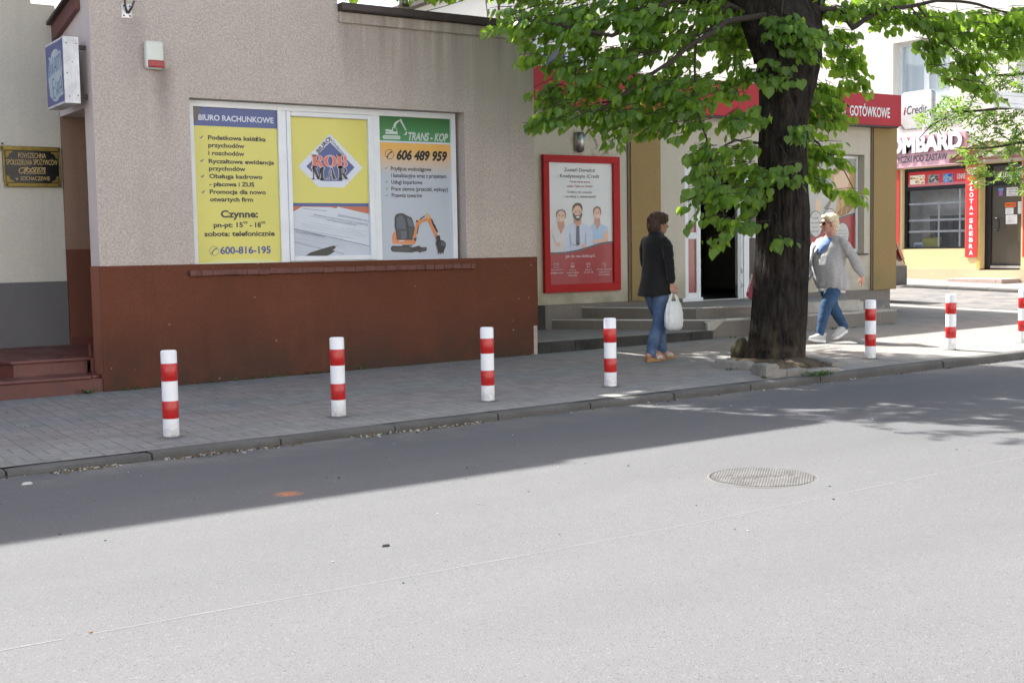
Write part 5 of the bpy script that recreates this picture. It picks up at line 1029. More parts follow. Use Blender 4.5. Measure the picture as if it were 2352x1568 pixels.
def vsign(y0, y1, z0, z1, top, text, label, zt, dz, sq=None):
    s_ = thing('vertical_sign', (XF, (y0 + y1) / 2, z0), label, 'sign', None)
    def f(mb):
        mb.box(XF - .03, XF - .013, y0, y1, z0, z1, M_REDS)
        Mp = lambda u, v: (XF - .033, -u, v); z = zt; m_ = -(y0 + y1) / 2
        if top: letter(mb, top, -y1 + .04, -y0 - .04, z1 - .27, .17, Mp, M_WLET, bold=.02)
        for ch in text:
            if ch == '-': letter(mb, '-', m_ - .05, m_ + .05, z - dz * .75, .16, Mp, M_WLET, bold=.03)
            elif ch != ' ': letter(mb, ch, m_ - .055, m_ + .055, z - dz * .82, dz * .66, Mp, M_WLET, bold=.03)
            z -= dz
    part('board', s_, f)
vsign(18.98, 19.32, .935, 3.22, 'SKUP', 'ZŁOTA-SREBRA', 'red vertical sign between the pawn shop window and its black door', LZ(780, 528), .157)
vsign(21.33, 21.72, .935, 3.2, '', 'SKUP-SREBRA', 'red vertical sign left of the pawn shop window beside the parked car', 3.1, .19)
vsign(17.3, 17.74, .935, 3.22, '', 'TELEFONY', 'red vertical sign right of the black pawn shop door at the photo edge', 2.95, .235)
# curved canopy over the door
cn = thing('door_canopy', (XF - .5, 18.6, 3.3), 'brown tinted curved canopy on a metal frame over the black shop door', 'canopy')
M_CAN = N('tinted_canopy').done((.36, .24, .17), .3, None, Transmission_Weight=.25, Coat_Weight=.5); M_CF = plain('brown_canopy_frame', (.12, .035, .025), .5)
cy0, cy1 = 17.0, 19.03
arcp = [(cy1 + (cy0 - cy1) * i / 20, 3.30 + .36 * sin(pi * i / 20)) for i in range(21)]
part('canopy_sheet', cn, lambda mb: mb.loft([[(x, y, z) for y, z in arcp] + [(x, y, z - .012) for y, z in arcp[::-1]] for x in (XF - 1.0, XF - .02)], M_CAN, True, False))
part('frame', cn, lambda mb: (mb.tube([(XF - 1.01, y, z - .02) for y, z in arcp], .022, M_CF, 8), mb.tube([(XF - .04, y, z - .02) for y, z in arcp], .022, M_CF, 8), mb.box(XF - 1.03, XF - .01, cy1 - .02, cy1 + .03, 3.21, 3.30, M_CF), mb.box(XF - 1.03, XF - .01, cy0 - .03, cy0 + .02, 3.21, 3.30, M_CF), mb.box(XF - 1.035, XF - .985, cy0, cy1, 3.22, 3.28, M_CF)))
ws = thing('entrance_step', (XF - .6, 18.75, .3), 'low pink stone doorstep in front of the black pawn shop door', 'step')
M_PST = conc('pink_step_stone', (.50, .38, .34), .12, .3, (.35, .27, .24))
part('tread', ws, lambda mb: (mb.box(XF - .75, XF - .052, 17.95, 19.3, .1, .43, M_PST)), bevel=.01); part('end_slab', ws, lambda mb: mb.box(XF - .752, XF - .053, 17.78, 17.945, .1, .428, M_PST), bevel=.01)

# ---- parked car behind the shop corner
def car(x0, x1, y0, y1, zb):
    M_CP = plain('bronze_car_paint', (.30, .21, .14), .25, .5, .05, 5, coat=1.0); M_CG = N('car_glass').done((.02, .022, .025), .03); M_TY = plain('tyre_rubber', (.02, .02, .02), .85); M_TR = plain('tail_light_red', (.22, .012, .012), .15, 0, .1, coat=.6); M_BP = plain('grey_bumper', (.075, .075, .08), .5)
    c = thing('parked_car', ((x0 + x1) / 2, (y0 + y1) / 2, zb), 'bronze car parked in the side street, only its tail showing past the shop corner', 'car')
    L = y1 - y0; xm = (x0 + x1) / 2; hw = (x1 - x0) / 2
    prof = [(0, .30, .88), (.0, .45, .985), (.01, .72, 1.0), (.02, .80, .955), (.025, 1.0, .93), (.06, 1.25, .80), (.11, 1.45, .68)]
    def ringz(y, z0, z1, w0, w1, r=.08): return [(xm - hw * w0, y, zb + z0), (xm - hw * w0 * 1.0, y, zb + (z0 + z1) * .5), (xm - hw * w1, y, zb + z1 - r * .3), (xm - hw * w1 + r, y, zb + z1), (xm + hw * w1 - r, y, zb + z1), (xm + hw * w1, y, zb + z1 - r * .3), (xm + hw * w0, y, zb + (z0 + z1) * .5), (xm + hw * w0, y, zb + z0)]
    def f(mb):
        mb.loft([ringz(y0 + a * L, z0, z1, w0, w1) for a, z0, z1, w0, w1 in ((.0, .42, .70, .93, .90), (.012, .30, .78, .98, .94), (.05, .26, .98, 1.0, .95), (.2, .24, 1.0, 1.0, .96), (.6, .24, .98, 1.0, .96), (.78, .24, .92, 1.0, .93), (.95, .26, .80, .97, .88), (.99, .34, .68, .9, .84))], M_CP, True, True)
        mb.loft([ringz(y0 + a * L, z0, z1, w0, w1, .1) for a, z0, z1, w0, w1 in ((.03, .96, 1.02, .90, .86), (.09, .95, 1.42, .90, .70), (.2, .95, 1.5, .9, .68), (.42, .95, 1.5, .9, .68), (.6, .95, 1.2, .9, .76), (.68, .94, 1.0, .9, .84))], M_CP, True, True)
    part('body', c, f)
    def f(mb):
        mb.prism([(xm - hw * .72, y0 + .045 * L, zb + 1.03), (xm + hw * .72, y0 + .045 * L, zb + 1.03), (xm + hw * .58, y0 + .088 * L, zb + 1.4), (xm - hw * .58, y0 + .088 * L, zb + 1.4)], [(xm - hw * .72, y0 + .041 * L, zb + 1.035), (xm + hw * .72, y0 + .041 * L, zb + 1.035), (xm + hw * .58, y0 + .082 * L, zb + 1.405), (xm - hw * .58, y0 + .082 * L, zb + 1.405)], M_CG)
        for s in (-1, 1): mb.prism([(xm + s * hw * .915, y0 + .12 * L, zb + 1.0), (xm + s * hw * .915, y0 + .6 * L, zb + 1.0), (xm + s * hw * .76, y0 + .5 * L, zb + 1.38), (xm + s * hw * .745, y0 + .14 * L, zb + 1.4)], [(xm + s * hw * .93, y0 + .12 * L, zb + 1.005), (xm + s * hw * .93, y0 + .6 * L, zb + 1.005), (xm + s * hw * .775, y0 + .5 * L, zb + 1.385), (xm + s * hw * .76, y0 + .14 * L, zb + 1.405)], M_CG)
    part('window', c, f)
    for s in (-1, 1): part('tail_light', c, lambda mb: mb.loft([[(xm + s * hw * a, y0 + b * L, zb + z) for a, b in q] for z, q in ((.80, ((.80, .004), (.96, .015), (.985, .05), (.8, .05))), (.95, ((.80, .022), (.93, .03), (.975, .06), (.8, .06))), (1.2, ((.78, .048), (.85, .05), (.88, .075), (.78, .07))))], M_TR, True, False))
    part('bumper', c, lambda mb: mb.loft([[(xm + hw * a, y0 - .03 + b, zb + z) for a, b in ((-.98, .25), (-.97, .05), (-.9, 0), (.9, 0), (.97, .05), (.98, .25))] for z in (.30, .42, .62, .68)], M_BP, True, True)); part('number_plate', c, lambda mb: mb.box(xm - .26, xm + .26, y0 - .042, y0 - .032, zb + .5, zb + .61, M_WLET))
    for s in (-1, 1):
        for a in (.19, .80):
            wy = y0 + a * L; wx = xm + s * (hw - .1)
            w_ = part('wheel', c, lambda mb: mb.tube([(wx - .1, wy, zb + .31), (wx + .1, wy, zb + .31)], .31, M_TY, 24)); part('rim', w_, lambda mb: mb.tube([(wx + s * .09, wy, zb + .31), (wx + s * .106, wy, zb + .31)], .2, plain('alloy_rim', (.4, .4, .41), .3, .8), 16))
    part('side_mirror', c, lambda mb: mb.box(xm + hw, xm + hw + .16, y0 + .6 * L, y0 + .64 * L, zb + .95, zb + 1.08, M_CP), bevel=.03)
    for s in (-1, 1): part('headlight', c, lambda mb: mb.box(xm + s * hw * .55, xm + s * hw * .86, y0 + .965 * L, y0 + .985 * L, zb + .62, zb + .74, M_WLET), bevel=.02)
car(18.28, 20.03, 15.9, 20.0, zr(19.1, 17.5))

# ---- unseen row of houses behind the camera, added to bounce sunlight onto shaded facades
rw = thing('bounce_houses', (4, -4.2, -.1), 'unseen plain cream row of houses behind the camera, added to bounce sunlight', 'building')
M_ROW = stucco('warm_cream_row_render', (.60, .57, .53), None, 120, .2, .05, .08, .1); hol = [(-30 + i * 3.2, -28.6 + i * 3.2, z, z + 1.6) for i in range(24) for z in (1.2, 4.2, 7.2)]
part('wall', rw, lambda mb: (wall_holes(mb, -32, 48, -.6, 9.6, -4.5, -4.2, hol, M_ROW), mb.box(-32, 48, -12, -4.5005, -.6, 9.6, M_ROW)))
part('roof', rw, lambda mb: mb.box(-32.3, 48.3, -12.3, -3.9, 9.6, 9.8, M_FLASH))
part('window', rw, lambda mb: [mb.box(a, b, -4.4, -4.38, c, d, M_CURT) for a, b, c, d in hol])

# ---- direction signs on a mast at the right edge
ar = crop(3400, 60, 696 / 1949); YA = 8.95
def AX(x, y): q = onY(*ar(x, y), YA); return float(q[0]), float(q[2])
mx_ = 14.05
am = thing('sign_mast', (mx_, YA + .1, zs(mx_, YA)), 'tall grey mast holding two white direction sign boxes at the right edge', 'sign')
part('pole', am, lambda mb: mb.tube([(mx_, YA + .1, zs(mx_, YA) - .1), (mx_, YA + .1, 4.4)], .055, plain('galvanised_pole', (.45, .46, .47), .5, .5), 14))
a, b = AX(1600, 960), AX(1610, 1035); c = AX(1945, 890)
def f(mb):
    z0, z1 = b[1], AX(1660, 870)[1]; mb.box(a[0], mx_ + .6, YA - .08, YA + .0, z0, z1, WHITE_PVC); mb.box(a[0] + .03, a[0] + .17, YA - .083, YA - .0805, a[1] - .02, a[1] + .02, M_DARK)
    for z in (z0 + .045, z0 + .13): mb.box(a[0] + .005, mx_ + .59, YA - .082, YA - .0805, z, z + .004, plain('grey_seam', (.25, .25, .26), .6))
part('sign_box', am, f, bevel=.005)
a2, b2 = AX(1872, 708), AX(1872, 885)
def f(mb):
    mb.box(a2[0], mx_ + .8, YA - .16, YA - .0815, b2[1], a2[1], WHITE_PVC); mb.box(a2[0] + .02, mx_ + .78, YA - .162, YA - .1605, (a2[1] + b2[1]) / 2, (a2[1] + b2[1]) / 2 + .004, plain('grey_seam', (.25, .25, .26), .6))
sbx = part('sign_box', am, f, bevel=.005)
def f(mb):
    p, q = AX(1882, 742), AX(1922, 815); Mp = lambda k: (lambda u, v: (u, YA - .1625 - .0015 * k, v)); face(mb, [(p[0], q[1]), (q[0], q[1]), (q[0], p[1]), (p[0], p[1])], Mp(0), plain('grey_pictogram', (.16, .15, .15), .6)); cx, cz = (p[0] + q[0]) / 2, (p[1] + q[1]) / 2; s = (q[0] - p[0]) * .3
    stroke(mb, [(cx - s, cz), (cx + s, cz)], .008, Mp(1), M_WLET); stroke(mb, [(cx, cz + s * .8), (cx - s, cz), (cx, cz - s * .8)], .008, Mp(1), M_WLET)
part('arrow_pictogram', sbx, f)

# ================================================================== bollards
t = N('white_bollard_paint'); tc_ = t.n('ShaderNodeTexCoord').outputs['Object']; oz = t.xyz(tc_)[2]; n_ = t.noise(22, 5, .7)
M_BW = t.done(t.mix(t.math('MULTIPLY', t.ramp(oz, .015, .13, .75, 0), t.ramp(n_, .38, .6)), t.mix(t.ramp(t.noise(60, 3, .7), .64, .72, 0, .45), (.76, .77, .78), (.5, .49, .46)), (.33, .31, .27)), .4); M_BR_ = plain('red_reflective_band', (.46, .014, .013), .3, 0, .08, 12, coat=.15)
HB = .655
def bollard():
    r0 = thing('bollard', (0, 0, 0), '', 'bollard', 'red and white bollards along the kerb')
    def f(mb):
        n = 40; R = lambda r, z: [(r * cos(2 * pi * i / n), r * sin(2 * pi * i / n), z) for i in range(n)]
        mb.loft([R(.0595, -.03), R(.0595, HB - .012), R(.056, HB - .004), R(.05, HB), R(.0, HB + .002)], M_BW, False, True)
    part('post', r0, f, recalc=True)
    for za, zb_ in ((.142, .275), (.425, .558)):
        part('red_band', r0, lambda mb: mb.loft([[(r * cos(2 * pi * i / 40), r * sin(2 * pi * i / 40), z) for i in range(40)] for r, z in ((.0597, za), (.0612, za + .002), (.0612, zb_ - .002), (.0597, zb_))], M_BR_, False, True))
    def f(mb):
        rnd = random.Random(3); pts = [(.062 + .03 * rnd.random(), 2 * pi * i / 22) for i in range(22)]; mb.loft([[(r * k * cos(a), r * k * sin(a), z) for r, a in pts] for k, z in ((1.25, .002), (1.0, .006), (.6, .012))], conc('bollard_mortar', (.21, .2, .185)), False, True)
    part('base_mortar', r0, f)
    return r0
def copy_tree(o, parent=None):
    c = o.copy(); COL.objects.link(c); c.parent = parent
    for ch_ in list(o.children): copy_tree(ch_, c)
    return c
b0_ = bollard()
BL = [(396, 1003, 'red and white bollard farthest left, standing in front of the red tiled steps', (.012, -.012)), (782, 956, 'red and white bollard in front of the left part of the advert window', (.008, -.012)), (1126, 920, 'red and white bollard in front of the right end of the brick red plinth', (.0, -.004)), (1408, 887, 'red and white bollard in front of the grey shop steps, beside the woman in black', (0, 0)), (2006, 822, 'red and white bollard right of the tree, behind which the woman in grey walks', (.0, 0)), (2190.5, 802, 'red and white bollard standing clear in the sun, second from the right edge', (0, 0)), (2357, 787, 'red and white bollard cut off by the right edge of the photo', (0, 0))]
for i, (x, y, lab, tl) in enumerate(BL):
    o = b0_ if i == 0 else copy_tree(b0_); p = on_sw(x, y + 2) if i < 6 else on_sw(x, y)
    yy = float(p[1]) ; o.location = (float(p[0]) + .010, yy + .05, zs(float(p[0]), yy)); o['label'] = lab; o.rotation_euler = (tl[1] * .8, tl[0] * .5, 0)

# ================================================================== street tree
D0 = 13.62
def dp(x, y, dd=0.0):                                      # point at a picture position, at the trunk's distance plus dd
    return Vector(CAM + ray(x, y) * (D0 + dd))
def bark():
    t = N('furrowed_bark'); p = t.pos(); v = t.scale(p, (17, 17, 4.0)); a = t.noise(1.0, 6, .65, v, .4); b = t.noise(1.0, 4, .6, t.scale(p, (60, 60, 14)))
    c = t.mix(t.ramp(a, .35, .65), (.006, .005, .0045), (.038, .032, .027)); c = t.mix(t.ramp(t.noise(4, 4), .55, .75, 0, .5), c, (.045, .039, .033)); c = t.mix(t.ramp(t.noise(38, 2, .7), .66, .72, 0, .35), c, (.16, .15, .13))
    X, Y, Z = t.xyz(); c = t.mix(t.math('MULTIPLY', t.ramp(Z, .1, .55, .6, 0), t.ramp(t.noise(6, 4), .45, .65)), c, (.12, .09, .055))
    return t.done(c, .95, t.bump(t.math('ADD', a, t.math('MULTIPLY', b, .4)), 1.0, .03), Specular_IOR_Level=.15)
M_BARK = bark(); M_TWIG = plain('twig_bark', (.03, .023, .018), .9)
base = dp(1782, 834); base.z = zs(base.x, base.y)
tree = thing('linden_tree', tuple(base), 'old lime tree with thick dark furrowed trunk and hanging heart shaped leaves', 'tree')
prof = [(846, 1700, 1856), (836, 1708, 1849), (815, 1716, 1846), (790, 1721, 1846), (740, 1726, 1850), (650, 1732, 1853), (560, 1737, 1858), (480, 1740, 1858), (400, 1742, 1853), (300, 1745, 1851), (240, 1747, 1860), (190, 1746, 1874), (140, 1740, 1886), (90, 1730, 1884), (45, 1722, 1872), (0, 1722, 1850), (-60, 1738, 1830)]
def f(mb):
    n = 120; rings = []; ys = np.linspace(prof[0][0], prof[-1][0], 170); P_ = sorted(prof)
    yk = [q[0] for q in P_]; lk = [q[1] for q in P_]; rk = [q[2] for q in P_]
    for y in ys:
        l, r = np.interp(y, yk, lk), np.interp(y, yk, rk); c = dp((l + r) / 2, y); R = (r - l) / 2 / FP * D0
        ring_ = []
        for k in range(n):
            a = 2 * pi * k / n; q = Vector((cos(a) * 2.6, sin(a) * 2.6, c.z * .55)); e = noise.noise(q * 1.0 + Vector((0, 0, 40))); e2 = 1 - abs(noise.noise(Vector((cos(a) * 6.5, sin(a) * 6.5, c.z * .9)))) * 2; e3 = noise.noise(Vector((cos(a) * 14, sin(a) * 14, c.z * 2.6)))
            flare = max(0, .28 - (c.z - base.z)) * .5 * max(0, noise.noise(Vector((cos(a) * 1.7, sin(a) * 1.7, 5.0))) + .15)
            rr = R * (1 + .05 * e) + .016 * e2 + .009 * e3 - .01 + flare; ring_.append((c.x + rr * cos(a), c.y + rr * sin(a), c.z - (.08 if y == ys[0] else 0)))
        rings.append(ring_)
    mb.loft(rings, M_BARK, True, True)
    def limb(pts, r0, r1, sd):
        pts = [dp(*q) for q in pts]; m_ = []
        for a, b in zip(pts[:-1], pts[1:]): m_ += [a.lerp(b, i / 6) for i in range(6)]
        m_.append(pts[-1]); nn = len(m_); n = 40; rr = []
        path = [p + Vector((noise.noise(p * 1.7 + Vector((sd, 0, 0))), noise.noise(p * 1.7 + Vector((0, sd, 0))), 0)) * .04 for p in m_]
        prev = None
        for i in range(nn):
            t = (path[min(i + 1, nn - 1)] - path[max(i - 1, 0)]).normalized(); u = Vector((0, 1, 0)) - t * t.y; u.normalize(); b = t.cross(u); r = r0 + (r1 - r0) * i / (nn - 1)
            rr.append([tuple(path[i] + (u * cos(2 * pi * k / n) + b * sin(2 * pi * k / n)) * (r * (1 + .10 * (1 - 2 * abs(noise.noise(Vector((cos(2 * pi * k / n) * 4, sin(2 * pi * k / n) * 4, i * .35 + sd)))))))) for k in range(n)])
        mb.loft(rr, M_BARK, True, True)
    limb([(1772, 130), (1738, 50), (1700, -20, .1), (1640, -140, .3), (1590, -330, .5), (1560, -600, .7)], .19, .07, 3)
    limb([(1800, 80), (1795, -30, -.1), (1790, -200, -.2), (1800, -450, -.2), (1790, -800, 0)], .25, .06, 8)
    limb([(1850, 110), (1868, 20, .2), (1900, -90, .4), (1960, -300, .6), (2010, -560, .6)], .15, .05, 5)
    limb([(1800, -120, -.1), (1780, -260, -.7), (1730, -480, -1.3)], .12, .04, 6)
part('trunk', tree, f)
# torn wood scar
def f(mb):
    P_ = [(1868, 82), (1884, 100), (1886, 128), (1876, 152), (1862, 172), (1850, 182), (1846, 168), (1856, 140), (1852, 110), (1858, 92)]
    c = dp(1866, 128, -.22); o_ = [dp(x, y, -.17 - .03 * noise.noise(Vector((x * .1, y * .1, 1)))) for x, y in P_]; i_ = [c.lerp(q, .6) + Vector((0, 0, .01)) - Vector(FW) * .02 for q in o_]
    n = len(o_); mb.add([tuple(q) for q in o_ + i_ + [c]], [(i, (i + 1) % n, n + (i + 1) % n, n + i) for i in range(n)] + [(n + i, n + (i + 1) % n, 2 * n) for i in range(n)], torn, True)
t = N('torn_wood'); w_ = t.noise(1.0, 5, .7, t.scale(t.pos(), (50, 50, 6)), 1.0); torn = t.done(t.mix(t.ramp(w_, .35, .65), (.03, .018, .01), (.27, .15, .06)), .9, t.bump(w_, 1.0, .02))
part('wood_scar', tree, f)
# boughs and twigs
BR = [([(1779, 33, -.2), (1668, 51, -.5), (1615, 85, -.7), (1548, 133, -.9), (1471, 190, -1.0), (1417, 228, -1.0), (1360, 262, -1.0)], .035, .008), ([(1720, 40), (1673, 8, -.2), (1630, 66, -.5), (1514, 115, -.8), (1466, 120, -.8)], .03, .008), ([(1700, 0), (1558, 5, .3), (1504, 97, .2), (1466, 120, .2), (1400, 150, .2)], .028, .006), ([(1690, -20), (1540, 0, -.6), (1476, 44, -.8), (1404, 80, -1), (1290, 60, -1.2), (1180, 40, -1.3)], .04, .008),
      ([(1660, -30), (1500, -30, .6), (1380, -10, .9), (1260, 30, 1.1)], .035, .008), ([(1600, 90, -.6), (1600, 230, -.7), (1611, 290, -.7), (1640, 380, -.7), (1660, 470, -.7), (1668, 540, -.7)], .014, .004), ([(1745, 330), (1690, 320, -.5), (1640, 350, -.7), (1610, 440, -.8)], .016, .005), ([(1480, 185, .1), (1380, 143, .1), (1322, 159, .1), (1279, 174, .1)], .012, .005), ([(1560, 130), (1450, 230), (1350, 245), (1250, 262)], .016, .005),
      ([(1872, 20, .1), (1918, 23, .1), (1939, 33, .1), (1959, 64, .1), (1985, 46, .1), (2023, 26, .1), (2100, 10, .1), (2152, 2, .1), (2250, 10, .1), (2330, 30, .1)], .04, .012), ([(2105, 10, .1), (2134, 56, .1), (2190, 110, .1), (2230, 160, .1), (2275, 215, .1)], .014, .005), ([(2090, 12, .1), (2120, 60, .1), (2145, 110, .1)], .01, .004), ([(1855, 180), (1900, 205, .3), (1950, 250, .4)], .015, .005), ([(1850, 300), (1890, 340, .3), (1930, 380, .4), (1970, 450, .4)], .014, .004), ([(1800, -20, -.3), (1790, 90, -.45), (1800, 190, -.42), (1835, 280, -.4)], .01, .004), ([(1800, 30, -.4), (1860, 60, -.4), (1920, 90, -.3)], .012, .004), ([(1795, 330, -.3), (1810, 360, -.36), (1800, 400, -.38)], .008, .004)]
def f(mb):
    for pts, r0, r1 in BR:
        q = [dp(*p) for p in pts]; m_ = []
        for a, b in zip(q[:-1], q[1:]): m_ += [a.lerp(b, i / 4) for i in range(4)]
        m_.append(q[-1]); m_ = [p + Vector((noise.noise(p * 3), noise.noise(p * 3 + Vector((9, 0, 0))), noise.noise(p * 3 + Vector((0, 9, 0))))) * .025 for p in m_]
        mb.tube(m_, [r0 + (r1 - r0) * i / (len(m_) - 1) for i in range(len(m_))], M_TWIG, 8)
part('bough', tree, f)

def leaf_material(name, c0, c1, tr, wt):
    t = N(name); a = t.n('ShaderNodeAttribute'); a.attribute_name = 'rnd'; r = a.outputs['Fac']
    col = t.mix(r, c0, c1); col = t.mix(t.ramp(t.noise(30, 2), .3, .7, 0, .25), col, tuple(v * .6 for v in c0))
    t.set(t.b.inputs['Base Color'], col); t.b.inputs['Roughness'].default_value = .42; t.b.inputs['Specular IOR Level'].default_value = .45
    tl = t.n('ShaderNodeBsdfTranslucent'); t.set(tl.inputs[0], t.mix(r, tr, tuple(min(1, v * 1.35) for v in tr))); m = t.n('ShaderNodeMixShader'); m.inputs[0].default_value = wt
    t.l(t.b.outputs[0], m.inputs[1]); t.l(tl.outputs[0], m.inputs[2]); t.l(m.outputs[0], t.o.inputs[0]); return t.m
M_LEAF = leaf_material('lime_leaf', (.040, .092, .014), (.10, .185, .028), (.36, .56, .05), .47); M_ASH = leaf_material('ash_leaf', (.04, .10, .014), (.11, .20, .03), (.22, .36, .04), .34)
def leaf_mesh(name, parent, org, axis, nrm, size, tv, tf, mat, rs):
    g_ = np.random.RandomState(3); wf = g_.uniform(.78, 1.12, len(org)); bf = g_.uniform(-.6, 2.6, len(org))
    """many copies of one small leaf template as one mesh; org/axis/nrm: (n,3) arrays"""
    n = len(org); ax = axis / np.linalg.norm(axis, axis=1, keepdims=True); nr = nrm - ax * np.sum(nrm * ax, 1, keepdims=True); nr /= np.linalg.norm(nr, axis=1, keepdims=True) + 1e-9; sd = np.cross(nr, ax)
    tv = np.array(tv); V = org[:, None, :] + size[:, None, None] * (tv[None, :, 0:1] * ax[:, None, :] + tv[None, :, 1:2] * wf[:, None, None] * sd[:, None, :] + tv[None, :, 2:3] * bf[:, None, None] * nr[:, None, :])
    off = np.array(wloc(parent)); V = V.reshape(-1, 3) - off; k = len(tv)
    me = bpy.data.meshes.new(name); lt = np.array([len(f_) for f_ in tf]); fl = np.concatenate([np.array(f_) for f_ in tf]); LI = (fl[None, :] + (np.arange(n) * k)[:, None]).reshape(-1); LT = np.tile(lt, n); LS = np.concatenate([[0], np.cumsum(LT)[:-1]])
    me.vertices.add(len(V)); me.vertices.foreach_set('co', V.reshape(-1).astype(np.float32)); me.loops.add(len(LI)); me.loops.foreach_set('vertex_index', LI.astype(np.int32)); me.polygons.add(len(LT)); me.polygons.foreach_set('loop_start', LS.astype(np.int32)); me.polygons.foreach_set('loop_total', LT.astype(np.int32)); me.update(calc_edges=True)
    at = me.attributes.new('rnd', 'FLOAT', 'POINT'); at.data.foreach_set('value', np.repeat(rs, k).astype(np.float32)); me.materials.append(mat)
    me.polygons.foreach_set('use_smooth', np.ones(len(LT), bool)); me.validate(); o = bpy.data.objects.new(name, me); COL.objects.link(o); o.parent = parent; return o
HEART = [(0.03, 0, 0), (-.07, .16, -.03), (0, .34, -.07), (.16, .46, -.10), (.36, .47, -.11), (.56, .39, -.10), (.75, .24, -.10), (.9, .09, -.12), (1.02, 0, -.16), (.5, 0, .02)]
HV = HEART + [(u, -v, w) for u, v, w in HEART[1:8]]
HF = [(0, 1, 2, 3, 4, 9), (9, 4, 5, 6, 7, 8), (0, 9, 13, 12, 11, 10), (9, 8, 16, 15, 14, 13)]
def blocked(P):
    x, y, z = P
    if 3.2 < x < 8.75 and y > 12.0 and z < (4.15 if x > 6 else 7.0): return True
    if x > 8.6 and y > 13.6 and z < 4.1: return True
    return False
def sprays(clumps, rnd, dens, centre):
    out = []
    for cl in clumps:
        cx, cy, rx, ry, dd = cl[:5]; k = cl[5] if len(cl) > 5 else 1.0; rd = min(.9, max(.12, (rx + ry) / 2 / FP * D0 * (cl[6] if len(cl) > 6 else 1.1))); n = max(2, int(pi * rx * ry / dens * k + .5))
        for _ in range(n):
            while True:
                a, b, c = rnd.uniform(-1, 1), rnd.uniform(-1, 1), rnd.uniform(-1, 1)
                if a * a + b * b + c * c < 1: break
            P_ = dp(cx + a * rx, cy + b * ry, dd + c * rd)
            if not blocked(P_): out.append(P_)
    return out
rnd = random.Random(21)
CL = [(1185, 40, 62, 34, -1.2), (1290, 55, 100, 60, -1.0), (1420, 60, 120, 80, -.7), (1560, 60, 115, 85, -.4), (1680, 50, 75, 75, .3), (1660, 100, 60, 60, .6, .7), (1345, 140, 80, 42, -1.0), (1440, 170, 100, 55, -.9), (1560, 190, 100, 60, -.6), (1690, 165, 52, 55, -.2), (1222, 118, 22, 40, -1.1), (1278, 210, 42, 22, -.9), (1248, 215, 22, 34, -.8, .8), (1236, 278, 24, 22, -1.0), (1290, 262, 60, 24, -1.0), (1390, 262, 70, 30, -.9), (1420, 300, 18, 24, -.9), (1480, 278, 62, 30, -.7), (1572, 272, 50, 38, -.6), (1690, 262, 48, 36, -.4, .9), (1350, 215, 70, 30, -.6, .7), (1480, 230, 60, 25, -.5, .6),
      (1640, 350, 55, 40, -.6), (1700, 365, 45, 50, -.4), (1606, 420, 26, 48, -.8), (1650, 440, 34, 50, -.7), (1715, 445, 36, 50, -.4), (1588, 480, 14, 26, -.8), (1655, 505, 24, 34, -.7), (1648, 540, 14, 18, -.7), (1705, 500, 30, 30, -.5, .8), (1740, 450, 20, 40, -.3, .8),
      (1802, 395, 62, 22, -.45, 1, .4), (1790, 545, 26, 14, -.42, 1.2, .4), (1785, 60, 45, 35, -.5, .7, .5), (1825, 75, 50, 45, -.6, .9, .5), (1775, 165, 42, 32, -.45, .8, .5), (1835, 285, 22, 32, -.45, 1, .5), (1870, 100, 40, 45, -.6, .8), (1755, 255, 28, 22, -.4, .8, .5),
      (1905, 50, 55, 55, .2), (1935, 125, 50, 52, .3), (1965, 185, 38, 28, .3), (1890, 222, 46, 40, .2, 1.4), (1922, 248, 22, 24, .3), (1888, 264, 42, 22, .1, 1.3), (1905, 280, 24, 10, .2), (1880, 320, 36, 40, .2), (1912, 365, 45, 30, .3), (1950, 440, 30, 17, .4), (1885, 425, 32, 26, .2), (1868, 375, 20, 40, .1),
      (1990, 20, 75, 30, .3), (2080, 20, 75, 32, .3), (2170, 45, 62, 42, .2), (2270, 60, 80, 42, .1), (2345, 60, 55, 55, 0), (2225, 118, 36, 30, .1), (2145, 95, 26, 30, .2), (2195, 160, 40, 32, .1), (2240, 195, 36, 24, .1), (2278, 215, 16, 14, .1), (2150, 140, 24, 22, .2), (2320, 110, 40, 20, .1, .6), (2050, 60, 30, 14, .3, .7),
      (1240, -60, 120, 60, -.6), (1450, -80, 160, 90, -.2), (1620, -70, 120, 80, .5)]
SP = sprays(CL, rnd, 430, None)
for _ in range(2300):                                        # the rest of the crown, above the picture
    while True:
        a, b, c = rnd.uniform(-1, 1), rnd.uniform(-1, 1), rnd.uniform(-1, 1)
        if .25 < a * a + b * b + c * c < 1: break
    P_ = Vector((9.5 + a * 3.7, 10.7 + b * 2.6, 6.8 + c * 2.8)); q = px(P_)
    if q[1] < -15 and not blocked(P_) and noise.noise(P_ * 1.0) > -.1: SP.append(P_)
for _ in range(4200):                                       # the side leaning over the low roof
    while True:
        a, b, c = rnd.uniform(-1, 1), rnd.uniform(-1, 1), rnd.uniform(-1, 1)
        if a * a + b * b + c * c < 1: break
    P_ = Vector((8.2 + a * 2.6, 13.0 + b * 2.8, 6.2 + c * 2.0)); q = px(P_)
    if q[1] < -15 and not blocked(P_) and noise.noise(P_ * 1.1 + Vector((3, 0, 0))) > -.08: SP.append(P_)
def sun_gap(P):                                             # gaps in the upper crown through which the low left boughs catch the sun
    yy = P.y - .818 * (P.z - 3.7); xx = P.x + .193 * (P.z - 3.7); return P.z > 4.2 and 8.8 < yy < 10.9 and 6 < xx < 9.6
SP = [p for p in SP if not (sun_gap(p) and px(p)[1] < -15 and rnd.random() < .4)]
